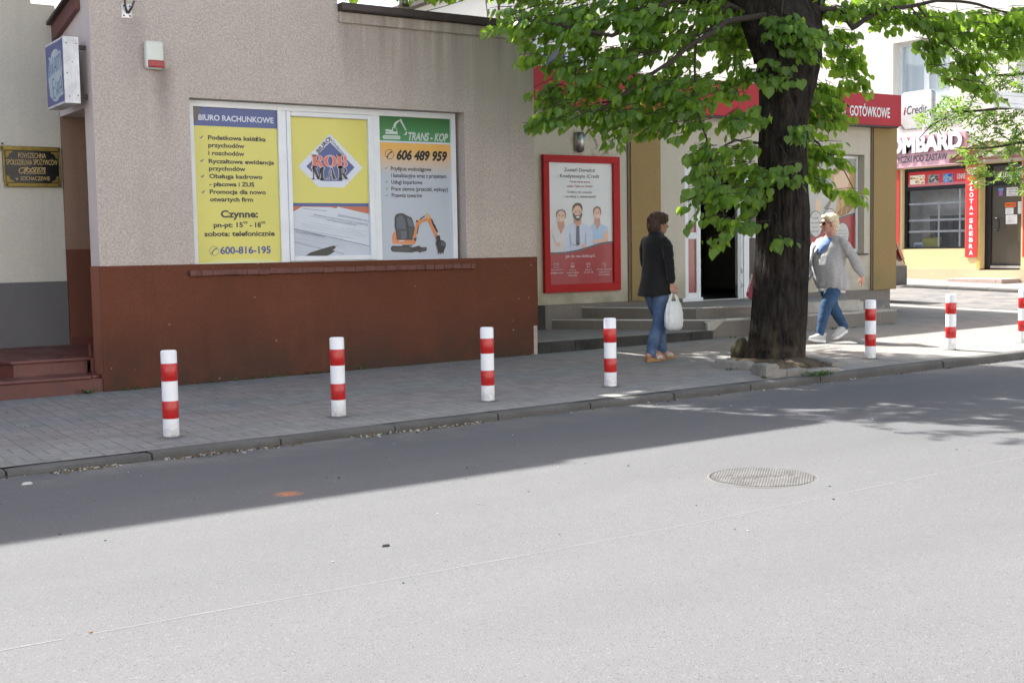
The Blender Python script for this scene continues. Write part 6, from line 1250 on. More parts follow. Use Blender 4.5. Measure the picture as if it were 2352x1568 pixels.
def leaves(SP, rnd, cen):
    O, A, Nn, Sz, R, tw = [], [], [], [], [], []
    for p in SP:
        o_ = Vector((p.x - cen.x, p.y - cen.y, 0)); o_ = o_.normalized() if o_.length > .05 else Vector((1, 0, 0)); d = (o_ + Vector((rnd.gauss(0, .55), rnd.gauss(0, .55), rnd.uniform(-.55, .1)))).normalized(); L = rnd.uniform(.16, .30); tone = rnd.random(); nl = rnd.randint(6, 9)
        tw.append((p - d * L * .7, p + d * L * .45))
        for i in range(nl):
            s = (i + rnd.random() * .6) / nl; q = p + d * L * (s - .5) * 1.3; sgn = 1 if i % 2 else -1; side = d.cross(Vector((0, 0, 1))).normalized() * sgn
            pet = (side * rnd.uniform(.3, .9) + Vector((0, 0, -rnd.uniform(.2, .9))) + d * .3).normalized(); q = q + pet * rnd.uniform(.025, .06)
            ax = (pet * .5 + Vector((0, 0, -rnd.uniform(.35, 1.2))) + d * rnd.uniform(0, .6) + Vector((rnd.gauss(0, .25), rnd.gauss(0, .25), 0))).normalized()
            nn = (o_ * rnd.uniform(.1, .9) + Vector((0, 0, rnd.uniform(.3, 1.0))) + Vector((rnd.gauss(0, .4), rnd.gauss(0, .4), 0)) + side * .3)
            O.append(q); A.append(ax); Nn.append(nn); Sz.append(rnd.uniform(.045, .085) if rnd.random() < .3 else rnd.uniform(.075, .118)); R.append(min(1, max(0, tone * .6 + rnd.random() * .4)))
    return [np.array([tuple(v) for v in q]) for q in (O, A, Nn)] + [np.array(Sz), np.array(R)], tw
(aO, aA, aN, aS, aR), tw = leaves(SP, rnd, base)
leaf_mesh('crown', tree, aO, aA, aN, aS, HV, HF, M_LEAF, aR)
def f(mb):
    for a, b in tw: mb.tube([a, (a + b) / 2 + Vector((0, 0, .01)), b], [.0045, .0035, .002], M_TWIG, 4, False)
part('twig', tree, f)

# ---- young ash at the corner, its trunk standing outside the photo
ab = Vector((17.4, 10.6, zs(17.4, 10.6)))
ash = thing('ash_tree', tuple(ab), 'airy pale green ash tree with feathery sunlit leaves in front of the pawn shop', 'tree')
def f(mb):
    mb.tube([ab - Vector((0, 0, .1)), ab + Vector((0, 0, 1.2)), ab + Vector((.05, -.03, 2.6)), ab + Vector((0, .05, 4.6)), ab + Vector((.05, .0, 6.6))], [.16, .12, .11, .08, .03], M_BARK, 16)
part('trunk', ash, f)
def da(x, y, dd=0): return Vector(CAM + ray(x, y) * (17.2 + dd))
ABR = [[ab + Vector((.03, 0, 2.3)), da(2420, 330), da(2330, 330), da(2250, 340), da(2190, 338)], [ab + Vector((0, 0, 3.0)), da(2400, 160, .2), da(2300, 172, .2), da(2262, 175, .2), da(2240, 215, .2), da(2225, 270, .2)], [ab + Vector((.02, 0, 2.6)), da(2420, 200, -.4), da(2320, 250, -.4), da(2200, 250, -.3), da(2140, 290, -.3), da(2110, 320, -.3)], [ab + Vector((.02, 0, 2.1)), da(2420, 330, .4), da(2340, 390, .5), da(2280, 400, .5)], [ab + Vector((0, .05, 3.6)), da(2380, 60, .3), da(2280, 90, .4), da(2180, 110, .4)]]
def f(mb):
    for q in ABR:
        m_ = []
        for a, b in zip(q[:-1], q[1:]): m_ += [a.lerp(b, i / 4) + Vector((noise.noise(a.lerp(b, i / 4) * 2), noise.noise(a.lerp(b, i / 4) * 2 + Vector((7, 0, 0))), noise.noise(a.lerp(b, i / 4) * 2 + Vector((0, 7, 0))))) * .05 for i in range(4)]
        m_.append(q[-1]); mb.tube(m_, [.03 + (.006 - .03) * i / (len(m_) - 1) for i in range(len(m_))], M_TWIG, 8)
part('bough', ash, f)
rnd = random.Random(5)
ACL = [(2300, 120, 70, 40, .3), (2220, 105, 60, 32, .4), (2150, 120, 36, 20, .4), (2185, 175, 40, 22, .3), (2275, 190, 60, 40, .1), (2335, 200, 40, 60, 0), (2200, 245, 55, 34, -.2), (2160, 258, 30, 22, -.3), (2120, 272, 16, 18, -.3), (2250, 268, 60, 34, 0), (2325, 285, 45, 40, 0), (2168, 284, 34, 14, -.2), (2238, 318, 34, 14, 0), (2290, 335, 55, 24, .2), (2340, 330, 30, 36, .3), (2235, 372, 32, 20, .4), (2262, 400, 40, 18, .5), (2205, 350, 20, 14, .4, .8), (2320, 395, 34, 20, .5), (2345, 420, 16, 20, .5), (2248, 420, 14, 14, .5)]
AP = []
for cx, cy, rx, ry, dd, *k in ACL:
    for _ in range(int(pi * rx * ry / 140)):
        while True:
            a, b, c = rnd.uniform(-1, 1), rnd.uniform(-1, 1), rnd.uniform(-1, 1)
            if a * a + b * b + c * c < 1: break
        AP.append(da(cx + a * rx, cy + b * ry, dd + c * .5))
for _ in range(420):
    a, b, c = rnd.gauss(0, .55), rnd.gauss(0, .55), rnd.gauss(0, .55); P_ = ab + Vector((a * 2.0, b * 2.0, 4.8 + c * 1.7)); q = px(P_)
    if q[0] > 2375 or q[1] < -20: AP.append(P_)
O, A, Nn, Sz, R = [], [], [], [], []
for p in AP:
    d = Vector((rnd.gauss(0, 1), rnd.gauss(0, 1), rnd.uniform(-.9, .2))).normalized(); nrm = (Vector((0, 0, 1)) + Vector((rnd.gauss(0, .35), rnd.gauss(0, .35), 0))); side = d.cross(nrm).normalized(); L = rnd.uniform(.14, .22); tone = rnd.random()
    for i in range(5):
        for s in (-1, 1):
            q = p + d * L * (i / 4.5 - .5) + Vector((0, 0, -.03 * (i / 4) ** 2)); O.append(q); A.append((side * s + d * .55 + Vector((0, 0, -.25 + rnd.gauss(0, .15)))).normalized()); Nn.append(nrm + Vector((rnd.gauss(0, .3), rnd.gauss(0, .3), 0))); Sz.append(rnd.uniform(.055, .095)); R.append(min(1, tone * .6 + .4 * rnd.random()))
    O.append(p + d * L * .5); A.append(d); Nn.append(nrm); Sz.append(.07); R.append(tone)
arr = [np.array([tuple(v) for v in q]) for q in (O, A, Nn)]
leaf_mesh('crown', ash, arr[0], arr[1], arr[2], np.array(Sz), [(0, 0, 0), (.3, .17, -.02), (.65, .14, -.03), (1, 0, -.06), (.65, -.14, -.03), (.3, -.17, -.02)], [(0, 1, 2, 3), (0, 3, 4, 5)], M_ASH, np.array(R))

# ---- tree pit: earth and edging stones
kp = crop(2700, 1200, 800 / 2352)
def G(x, y): p = on_sw(*kp(x, y)); return Vector((p[0], p[1], zs(p[0], p[1])))
def f(mb):
    r = random.Random(3); cen = Vector((base.x + .02, base.y, zs(base.x, base.y))); pts = [G(*q) for q in [(470, 770), (640, 795), (870, 812), (1060, 890), (1320, 880), (1570, 860), (1900, 815), (1820, 740), (1500, 690), (1300, 640), (860, 650), (640, 720)]]
    rings = []
    for k in (1.0, .85, .7, .55, .4, .2):
        rr = []
        for i in range(72):
            a = i / 72 * len(pts); p = pts[int(a) % len(pts)].lerp(pts[(int(a) + 1) % len(pts)], a % 1); q = cen.lerp(p, k); h = .01 + (1 - k) * .10 + noise.noise(Vector((q.x * 9, q.y * 9, 2))) * .03 * (k < .95) + noise.noise(Vector((q.x * 24, q.y * 24, 2))) * .014 * (k < .95); rr.append((q.x, q.y, zs(q.x, q.y) + h))
        rings.append(rr)
    mb.loft(rings, M_EARTH, True, False)
    for i in range(120):                                   # clods and chips
        a = r.uniform(0, 12); p = pts[int(a)].lerp(pts[(int(a) + 1) % 12], a % 1); q = cen.lerp(p, r.uniform(.55, .98)); s = r.uniform(.006, .02); mb.sphere((q.x, q.y, zs(q.x, q.y) + .04), (s * 1.5, s, s * .7), M_EARTH if r.random() < .7 else M_STONE, 7, 4, r.uniform(0, 3))
m = MB(); f(m); tag(m.build('soil', origin=tuple(base)), kind='structure')
m = MB(); r = random.Random(9)
c = G(790, 700)
rings = []
for k, h in ((1.15, 0), (1.0, .1), (.75, .17), (.4, .22), (.1, .235)):
    rings.append([(c.x + .13 * k * (1 + .35 * noise.noise(Vector((cos(a) * 2, sin(a) * 2, h * 9)))) * cos(a), c.y + .11 * k * (1 + .35 * noise.noise(Vector((cos(a) * 2, sin(a) * 2, h * 9 + 4)))) * sin(a), c.z + h + .03 * noise.noise(Vector((cos(a) * 3, sin(a) * 3, h * 20)))) for a in [2 * pi * i / 28 for i in range(28)]])
m.loft(rings, conc('mossy_stump', (.075, .065, .035), .4, .8, (.02, .016, .01)), True, True); tag(m.build('root_stump', origin=tuple(c)), 'low mossy root stump against the left foot of the lime tree', 'stump')
ST = [((462, 784), (642, 806), .13, 'sunlit grey edging stone farthest left of the tree pit'), ((648, 809), (862, 828), .13, 'sunlit edging stone nearer the trunk on the left of the tree pit'), ((896, 862), (1062, 918), .15, 'tilted edging stone set askew at the front corner of the tree pit'), ((1075, 918), (1318, 902), .13, 'dark edging stone in front of the trunk right of the tilted stone'), ((1326, 897), (1570, 880), .13, 'edging stone in front of the trunk between two others in the shade'), ((1580, 875), (1950, 838), .14, 'long low edging stone at the right front of the tree pit beside grass'), ((1500, 722), (1842, 792), .16, 'grey edging stone behind the right side of the tree pit in sunlight')]
for i, (a, b, dpt, lab) in enumerate(ST):
    a, b = G(*a), G(*b); t = (b - a).normalized(); nn = Vector((-t.y, t.x, 0)) if True else None; h = (.085, .085, .12, .075, .07, .045, .06)[i]; m = MB(); r = random.Random(i)
    L = (b - a).length; k = 6; rings = []
    for j in range(k + 1):
        q = a + t * L * j / k; wob = lambda s: Vector((noise.noise(q * 7 + Vector((s, i, 0))), noise.noise(q * 7 + Vector((0, s, i))), noise.noise(q * 7 + Vector((i, 0, s))))) * .008; tl_ = .03 * (j / k - .5) * (1 if i == 2 else .3)
        e = .01 if j in (0, k) else 0; rings.append([tuple(q + nn * u + Vector((0, 0, v + (tl_ if v > 0 else 0))) + wob(u * 5 + v * 9)) for u, v in ((0, -.05), (0 + e, h - .015 - e), (.014 + e, h - e), (dpt - .014 - e, h - e), (dpt - e, h - .015 - e), (dpt, -.05))])
    m.loft(rings, M_STONE, True, False); tag(m.build('edging_stone', origin=tuple(a)), lab, 'edging stone', 'edging stones round the tree pit')

# ================================================================== people
def organic(name, parent, fn, mat, voxel=.012, smooth=3, folds=None):
    """several closed volumes fused into one continuous surface"""
    mb = MB(); fn(mb); mb.mats = [mat]; mb.m = [0] * len(mb.f); o = mb.build(name, parent)
    r = o.modifiers.new('fuse', 'REMESH'); r.mode = 'VOXEL'; r.voxel_size = voxel; r.use_smooth_shade = True
    if smooth: s = o.modifiers.new('smooth', 'SMOOTH'); s.iterations = smooth; s.factor = .5
    dg = bpy.context.evaluated_depsgraph_get(); dg.update(); me = bpy.data.meshes.new_from_object(o.evaluated_get(dg), depsgraph=dg)
    o.modifiers.clear(); old = o.data; o.data = me; bpy.data.meshes.remove(old); me.name = name
    if not me.materials: me.materials.append(mat)
    if folds:
        n = len(me.vertices); co_ = np.empty(n * 3); me.vertices.foreach_get('co', co_); no = np.empty(n * 3); me.vertices.foreach_get('normal', no); co_ = co_.reshape(-1, 3); no = no.reshape(-1, 3)
        d = np.array([folds(Vector(c)) for c in co_]); me.vertices.foreach_set('co', (co_ + no * d[:, None]).reshape(-1))
    me.polygons.foreach_set('use_smooth', [True] * len(me.polygons)); me.update(); return o
class Fig:
    def __init__(s, loc, head): s.o = Vector(loc); s.F = Vector((cos(head), sin(head), 0)); s.L = Vector((-sin(head), cos(head), 0)); s.Z = Vector((0, 0, 1))
    def __call__(s, f, l, u): return s.o + s.F * f + s.L * l + s.Z * u
    def ring(s, c, a, b, u, n=28, p=2.3, tilt=0.0):         # rounded slice of a torso: a = half depth, b = half width
        out_ = []
        for i in range(n):
            t = 2 * pi * i / n; ct, st_ = cos(t), sin(t); x = a * math.copysign(abs(ct) ** (2 / p), ct); y = b * math.copysign(abs(st_) ** (2 / p), st_)
            out_.append(tuple(s(c[0] + x, c[1] + y, u + tilt * x)))
        return out_
    def torso(s, mb, rows, mat, n=28):
        mb.loft([s.ring((f, l), a, b, u, n, 2.3, t) for u, f, l, a, b, t in rows], mat, True)
    def limb(s, mb, pts, rad, mat, n=14): mb.tube([s(*p) for p in pts], rad, mat, n, ends=True)
M_SKIN = plain('warm_skin', (.42, .22, .15), .5, 0, .12, 20); M_SKIN2 = plain('flushed_skin', (.46, .235, .17), .5, 0, .12, 20)
def head(mb, T, mat, yaw=0.0, k=1.0):
    """T(f,l,u) with the origin in the middle of the head, facing +f"""
    c, s = cos(yaw), sin(yaw); H = lambda f, l, u: T((f * c - l * s) * k, (f * s + l * c) * k, u * k)
    def ell(f, l, u, a, b, h, n=20, m=14):
        rings = []
        for i in range(m + 1):
            th = max(.02, min(pi - .02, pi * i / m)); rings.append([tuple(H(f + a * sin(th) * cos(2 * pi * j / n), l + b * sin(th) * sin(2 * pi * j / n), u - h * cos(th))) for j in range(n)])
        mb.loft(rings, mat, True)
    ell(-.008, 0, .03, .094, .074, .088); ell(.022, 0, -.035, .066, .058, .078); ell(.052, 0, -.082, .032, .032, .026); ell(.0, 0, -.045, .062, .064, .05)
    mb.tube([H(.078, 0, .012), H(.096, 0, -.012), H(.108, 0, -.03)], [.009, .012, .014], mat, 10, ends=True); ell(.098, .010, -.034, .011, .010, .008); ell(.098, -.010, -.034, .011, .010, .008)
    ell(.080, 0, .028, .014, .05, .012)
    for q in (-1, 1): ell(.052, q * .036, -.022, .026, .024, .024); ell(-.006, q * .078, -.012, .02, .008, .032)
    ell(.082, 0, -.060, .012, .024, .006); ell(.081, 0, -.070, .012, .021, .007); ell(.076, 0, -.064, .01, .02, .012)
    return H
def hand(mb, T, wrist, palm_dir, knuckle, thumb_side, mat, curl=.6, r=.0088):
    """palm + five bent fingers; wrist/palm_dir/knuckle in local f,l,u vectors; knuckle = axis across the palm"""
    w_, d, k = Vector(wrist), Vector(palm_dir).normalized(), Vector(knuckle).normalized(); nrm = d.cross(k).normalized()
    P = lambda v: T(*v)
    mb.tube([P(w_ - d * .03), P(w_ + d * .02), P(w_ + d * .055), P(w_ + d * .088)], [(.026, .022)] * 1 + [(.030, .018), (.040, .017), (.038, .014)], mat, 14, flat=tuple(P(w_ + k) - P(w_)), ends=True)
    for i, (off, L) in enumerate(((.031, .070), (.0105, .079), (-.010, .073), (-.030, .057))):
        b = w_ + d * (.085 - .004 * abs(i - 1)) + k * off; c = curl * (1 + .08 * i); d1 = d * cos(c * .5) + nrm * sin(c * .5); d2 = d * cos(c * 1.5) + nrm * sin(c * 1.5); d3 = d * cos(c * 2.3) + nrm * sin(c * 2.3)
        p1 = b + d1 * L * .45; p2 = p1 + d2 * L * .33; p3 = p2 + d3 * L * .26; mb.tube([P(b - d * .02), P(b), P(p1), P(p2), P(p3)], [r * 1.1, r * 1.1, r, r * .92, r * .78], mat, 10, ends=True)
    b = w_ + d * .03 + k * .032 * thumb_side; t1 = (d * .75 + k * .6 * thumb_side + nrm * .45).normalized(); t2 = (d * .9 + k * .1 * thumb_side + nrm * .5).normalized(); p1 = b + t1 * .042; p2 = p1 + t2 * .03
    mb.tube([P(b - t1 * .02), P(b), P(p1), P(p2)], [r * 1.35, r * 1.4, r * 1.15, r * .9], mat, 10, ends=True)
def denim(name, c0, c1):
    t = N(name); X, Y, Z = t.xyz(); a = t.noise(7, 6, .65); b = t.noise(28, 4, .6); g = t.noise(300, 2, .6); c = t.mix(t.ramp(a, .32, .7), c0, c1); c = t.mix(t.ramp(b, .4, .75, 0, .6), c, tuple(v * .6 for v in c0)); c = t.mix(t.ramp(g, .3, .7, .25, 0), c, tuple(v * .5 for v in c0))
    return t.done(c, .85, t.bump(t.math('ADD', b, t.math('MULTIPLY', g, .3)), .5, .008), Specular_IOR_Level=.2)
M_DEN1 = denim('washed_denim', (.045, .085, .17), (.15, .215, .33)); M_DEN2 = denim('blue_stretch_denim', (.030, .068, .145), (.06, .12, .225))
def fabric(name, c0, c1, sc, rough=.8, bump=.3):
    t = N(name); a = t.noise(sc, 4, .7); c = t.mix(t.ramp(a, .35, .65), c0, c1); return t.done(c, rough, t.bump(t.math('ADD', a, t.noise(14, 4)), bump, .006), Specular_IOR_Level=.25, Sheen_Weight=.15)
def wr(p, s, amp, seed=0.0): return noise.noise(Vector((p.x * s[0], p.y * s[1], p.z * s[2])) + Vector((seed, seed, seed))) * amp
def hair_mat(name, c0, c1):
    t = N(name); a = t.noise(1.0, 5, .7, t.scale(t.pos(), (90, 90, 22)), .8); return t.done(t.mix(t.ramp(a, .35, .65), c0, c1), .45, t.bump(a, .9, .012), Specular_IOR_Level=.4)

# ---- woman in a black blazer, seen from behind, walking up the street with a carrier bag
wp = on_sw(1514, 829); W1 = Fig((wp[0] + .02, wp[1] + .05, zs(wp[0], wp[1])), radians(-4))
w1 = thing('person', tuple(W1.o), 'brown haired woman in black blazer and jeans walking away with a white bag', 'person')
RB_, LB_ = (-.13, -.075), (.13, .085)                       # right foot behind, left foot ahead
HR, EL = Vector((.03, -.235, .875)), Vector((.0, -.235, 1.09))
def f(mb):
    head(mb, lambda a, b, c: W1(.035 + a, b, 1.535 + c), M_SKIN, radians(-10), 1.03)
    W1.limb(mb, [(.0, 0, 1.36), (.015, 0, 1.42), (.03, 0, 1.48)], [.07, .058, .055], M_SKIN)
    W1.torso(mb, [(.80, -.01, 0, .10, .15, 0), (1.1, -.01, 0, .10, .13, 0), (1.32, -.01, 0, .09, .15, 0), (1.38, -.005, 0, .06, .10, 0)], M_SKIN)
    W1.limb(mb, [(-.005, -.17, 1.34), tuple(EL), tuple(HR)], [.05, .04, .028], M_SKIN); W1.limb(mb, [(-.005, .17, 1.34), (.02, .235, 1.08), (.10, .23, .88)], [.05, .04, .028], M_SKIN)
    hand(mb, W1, HR, (.12, -.03, -1), (1, .12, .05), 1, M_SKIN, 1.0); hand(mb, W1, (.10, .23, .88), (.2, .0, -1), (1, -.1, .1), 1, M_SKIN, .5)
    for fx, ly, hx in ((*RB_, -.09), (*LB_, .09)):
        W1.limb(mb, [(-.01, hx, .82), (fx * .45 + .03, (hx + ly) / 2, .46), (fx, ly, .11)], [.08, .052, .036], M_SKIN); W1.limb(mb, [(fx - .055, ly, .075), (fx + .02, ly, .075), (fx + .11, ly, .045), (fx + .15, ly, .038)], [.033, .034, .033, .024], M_SKIN)
organic('body', w1, f, M_SKIN, .0075, 2)
def f(mb):
    W1.torso(mb, [(.92, -.01, 0, .13, .175, 0), (.85, -.01, 0, .135, .185, 0), (.78, -.012, 0, .13, .18, 0), (.74, -.01, 0, .09, .15, 0)], M_DEN1)
    for fx, ly, hx in ((*RB_, -.088), (*LB_, .088)): W1.limb(mb, [(-.012, hx, .80), (fx * .2, hx * .97, .66), (fx * .5 + .03, (hx + ly) / 2, .46), (fx * .85, ly, .25), (fx - .008, ly, .135), (fx - .008, ly, .105)], [.098, .09, .07, .061, .056, .058], M_DEN1, 18)
organic('jeans', w1, f, M_DEN1, .0095, 3, lambda p: wr(p, (7, 7, 12), .010) + wr(p, (14, 14, 55), .010 if p.z < .28 else .004, 3))
M_BLZ = fabric('black_blazer_cloth', (.006, .006, .0065), (.011, .011, .0125), 240, .8, .25)
def f(mb):
    W1.torso(mb, [(.745, -.025, 0, .185, .205, .10), (.80, -.022, 0, .178, .200, .08), (.95, -.012, 0, .155, .182, .04), (1.10, -.004, 0, .140, .168, 0), (1.22, -.004, 0, .133, .176, 0), (1.32, -.012, 0, .115, .186, 0), (1.375, -.014, 0, .094, .165, 0), (1.415, -.01, 0, .068, .095, 0), (1.435, .0, 0, .062, .066, 0)], M_BLZ, 40)
    W1.limb(mb, [(-.015, -.165, 1.335), (-.01, -.212, 1.26), (-.002, -.238, 1.10), (.008, -.243, 1.0), (.024, -.24, .915)], [.062, .064, .055, .052, .050], M_BLZ, 18); W1.limb(mb, [(-.015, .165, 1.335), (0, .215, 1.26), (.02, .24, 1.10), (.085, .235, .915)], [.066, .070, .062, .052], M_BLZ, 18)
organic('blazer', w1, f, M_BLZ, .0095, 3, lambda p: wr(p, (6, 6, 4), .008) + (wr(p, (9, 9, 26), .009, 2) if p.y < -.17 else wr(p, (12, 12, 4), .004, 2)))
part('collar', w1, lambda mb: mb.loft([W1.ring((-.0, 0), a, b, u, 28, 2.2, -.25) for u, a, b in ((1.40, .082, .092), (1.452, .066, .066), (1.458, .071, .071), (1.40, .09, .102))], M_BLZ, False, True))
M_HAIR1 = hair_mat('brown_hair', (.03, .015, .010), (.115, .055, .033))
def f(mb):
    def e(f_, l, u, a, b, h):
        rings = []
        for i in range(13):
            th = max(.03, min(pi - .03, pi * i / 12)); rings.append([tuple(W1(.03 + f_ + a * sin(th) * cos(2 * pi * j / 20), l + b * sin(th) * sin(2 * pi * j / 20), 1.535 + u - h * cos(th))) for j in range(20)])
        mb.loft(rings, M_HAIR1, True)
    e(-.03, 0, .045, .112, .102, .095); e(-.062, 0, -.02, .078, .094, .09); e(.04, 0, .092, .056, .074, .034); e(.078, -.012, .082, .026, .05, .018); e(-.06, .0, -.075, .055, .07, .04); e(.03, -.07, .055, .05, .026, .05); e(.03, .07, .055, .05, .026, .05)
organic('hair', w1, f, M_HAIR1, .0075, 1, lambda p: wr(p, (30, 30, 14), .018) + wr(p, (75, 75, 40), .008, 5))
M_CLOG = plain('tan_wedge_sole', (.30, .16, .065), .55, 0, .2, 18); M_STRAP = plain('cream_leather', (.52, .49, .42), .55, 0, .12, 20)
for fx, ly in (RB_, LB_):
    def f(mb):
        sec = []
        for x, wd, zt in ((-.085, .022, .062), (-.075, .036, .064), (-.03, .040, .056), (.03, .038, .036), (.09, .046, .026), (.13, .046, .026), (.165, .034, .028), (.178, .014, .028)): sec.append([tuple(W1(fx + x, ly + s_ * wd, z)) for s_, z in ((-1, .001 if x < .14 else .008), (1, .001 if x < .14 else .008), (1.02, zt), (-1.02, zt))])
        mb.loft(sec, M_CLOG, True, False)
    s_ = part('shoe', w1, f, bevel=.006)
    def f(mb):
        for x0, x1 in ((.045, .115), (.115, .045), (.085, .14)):
            q = [(x0 + (x1 - x0) * t, .047 * -cos(pi * t), .032 + .042 * sin(pi * t)) for t in [i / 8 for i in range(9)]]; mb.tube([W1(fx + a, ly + b, c) for a, b, c in q], [(.004, .017)] * 9, M_STRAP, 8, flat=(0, 0, 1))
    part('strap', s_, f)
# carrier bag
M_BAG = N('thin_white_plastic'); t = M_BAG; fz = t.noise(26, 4, .6); M_BAG = t.done(t.mix(t.ramp(fz, .3, .7), (.66, .70, .71), (.80, .81, .80)), .35, t.bump(t.noise(40, 4, .6), .6, .01), Transmission_Weight=.15, Subsurface_Weight=.1)
hb = W1(.045, -.245, .775)
bag = thing('carrier_bag', tuple(hb - Vector((0, 0, .42))), 'crinkled white plastic carrier bag hanging from the hand of the woman in black', 'bag')
def f(mb):
    b0 = lambda a, b, c: hb + W1.F * a + W1.L * b + Vector((0, 0, c)); rows = [(-.418, .06, .035), (-.405, .095, .06), (-.37, .112, .078), (-.30, .116, .08), (-.23, .112, .066), (-.17, .102, .046), (-.125, .09, .028), (-.10, .07, .016)]; rings = []
    for z, a, b in rows:
        rr = []
        for i in range(40):
            th = 2 * pi * i / 40; k = 1 + .12 * noise.noise(Vector((cos(th) * 2.5, sin(th) * 2.5, z * 9))) + .11 * noise.noise(Vector((cos(th) * 7, sin(th) * 7, z * 3))) * min(1, (z + .43) * 5); rr.append(tuple(b0(a * k * cos(th), b * k * sin(th), z + .012 * noise.noise(Vector((cos(th) * 4, sin(th) * 4, 7 + z))))))
        rings.append(rr)
    mb.loft(rings, M_BAG, True, True)
part('bag_body', bag, f)
for s_ in (-1, 1):
    def f(mb):
        b0 = lambda a, b, c: hb + W1.F * a + W1.L * b + Vector((0, 0, c)); mb.tube([b0(s_ * .06, 0, -.13), b0(s_ * .045, 0, -.07), b0(s_ * .022, .004, -.02), b0(s_ * .008, .0, .012), b0(0, -.012, .012)], [(.030, .010), (.020, .008), (.012, .007), (.008, .006), (.006, .005)], M_BAG, 10, flat=tuple(W1.F))
    part('handle', bag, f)

# ---- blonde woman in a grey cardigan striding the other way
wp = on_sw(1908, 783); W2 = Fig((wp[0], wp[1], zs(wp[0], wp[1])), radians(180))
w2 = thing('person', tuple(W2.o), 'blonde woman in grey cardigan, blue jeans and dark sunglasses striding past the tree', 'person')
FL, BR2 = (.285, .085, .10), (-.335, -.075, .155)           # left ankle ahead, right ankle behind with lifted heel
SHL, ELB, WRL = Vector((-.03, .185, 1.26)), Vector((-.145, .245, 1.04)), Vector((-.29, .255, .83))
HD = (.035, .0, 1.50); HY = radians(24)
def f(mb):
    head(mb, lambda a, b, c: W2(HD[0] + a, HD[1] + b, HD[2] + c), M_SKIN2, -radians(22), 1.08)
    W2.limb(mb, [(-.02, 0, 1.28), (.0, 0, 1.38), (.02, 0, 1.44)], [.08, .066, .06], M_SKIN2)
    W2.torso(mb, [(.72, 0, 0, .12, .16, 0), (1.0, .02, 0, .14, .16, 0), (1.24, 0, 0, .11, .17, 0), (1.33, -.01, 0, .07, .12, 0)], M_SKIN2)
    W2.limb(mb, [tuple(SHL), tuple(ELB), tuple(WRL)], [.05, .042, .03], M_SKIN2); W2.limb(mb, [(.0, -.20, 1.27), (.06, -.25, 1.03), (.22, -.23, .88)], [.05, .042, .03], M_SKIN2)
    hand(mb, W2, WRL, (-.28, -.02, -.9), (.95, .1, -.3), 1, M_SKIN2, .45); hand(mb, W2, (.22, -.23, .88), (.3, 0, -.9), (.9, 0, .3), 1, M_SKIN2, .5)
    W2.limb(mb, [(.0, .09, .74), (.185, .09, .44), (FL[0], FL[1], .12)], [.09, .055, .04], M_SKIN2); W2.limb(mb, [(-.0, -.09, .74), (-.12, -.085, .45), (BR2[0], BR2[1], .17)], [.09, .055, .04], M_SKIN2)
organic('body', w2, f, M_SKIN2, .0078, 2)
def f(mb):
    W2.torso(mb, [(.84, 0, 0, .16, .19, 0), (.76, -.005, 0, .165, .195, 0), (.68, -.005, 0, .13, .17, 0)], M_DEN2)
    W2.limb(mb, [(.005, .092, .74), (.10, .092, .60), (.19, .09, .45), (.235, .088, .30), (FL[0] - .006, FL[1], .165), (FL[0] + .002, FL[1], .125)], [.112, .098, .078, .069, .055, .052], M_DEN2, 18); W2.limb(mb, [(-.01, -.092, .74), (-.065, -.09, .60), (-.125, -.085, .45), (-.225, -.08, .31), (BR2[0] + .01, BR2[1], .195), (BR2[0] - .004, BR2[1], .165)], [.112, .098, .078, .069, .055, .052], M_DEN2, 18)
organic('jeans', w2, f, M_DEN2, .0095, 3, lambda p: wr(p, (8, 8, 14), .008) + wr(p, (16, 16, 60), .004, 3))
def melange():
    t = N('grey_melange_knit'); a = t.noise(1.0, 3, .7, t.scale(t.pos(), (60, 60, 260))); b = t.noise(200, 2, .6); c = t.mix(t.ramp(a, .38, .62), (.27, .27, .28), (.46, .46, .475)); c = t.mix(t.ramp(b, .4, .65, .3, 0), c, (.14, .14, .145)); return t.done(c, .9, t.bump(t.math('ADD', a, b), .5, .006), Specular_IOR_Level=.15, Sheen_Weight=.2)
M_KNIT = melange(); M_TOP = fabric('blue_cotton_top', (.09, .15, .33), (.12, .19, .38), 120); M_HEM = fabric('pale_grey_tank_hem', (.50, .50, .49), (.6, .6, .58), 120)
def f(mb):
    W2.torso(mb, [(.665, -.02, .01, .185, .205, .10), (.72, -.005, .01, .195, .21, .08), (.86, .025, 0, .205, .212, .04), (.98, .04, 0, .205, .208, 0), (1.10, .033, 0, .185, .195, 0), (1.20, .012, 0, .152, .190, 0), (1.275, -.015, 0, .112, .182, 0), (1.325, -.025, 0, .085, .128, 0), (1.35, -.025, 0, .06, .10, 0)], M_KNIT, 40)
    W2.limb(mb, [(-.02, .16, 1.255), (-.045, .205, 1.20), (-.145, .248, 1.04), (-.21, .255, .945), (-.275, .255, .86)], [.070, .074, .064, .054, .044], M_KNIT, 18); W2.limb(mb, [(-.01, -.16, 1.255), (.01, -.205, 1.19), (.06, -.25, 1.03), (.20, -.235, .9)], [.076, .084, .072, .05], M_KNIT, 18)
organic('cardigan', w2, f, M_KNIT, .0095, 3, lambda p: wr(p, (7, 7, 4), .022) + wr(p, (15, 15, 8), .010, 2) + (.012 * sin(16 * atan2(p.y, p.x)) * max(0, .95 - p.z) * .9))
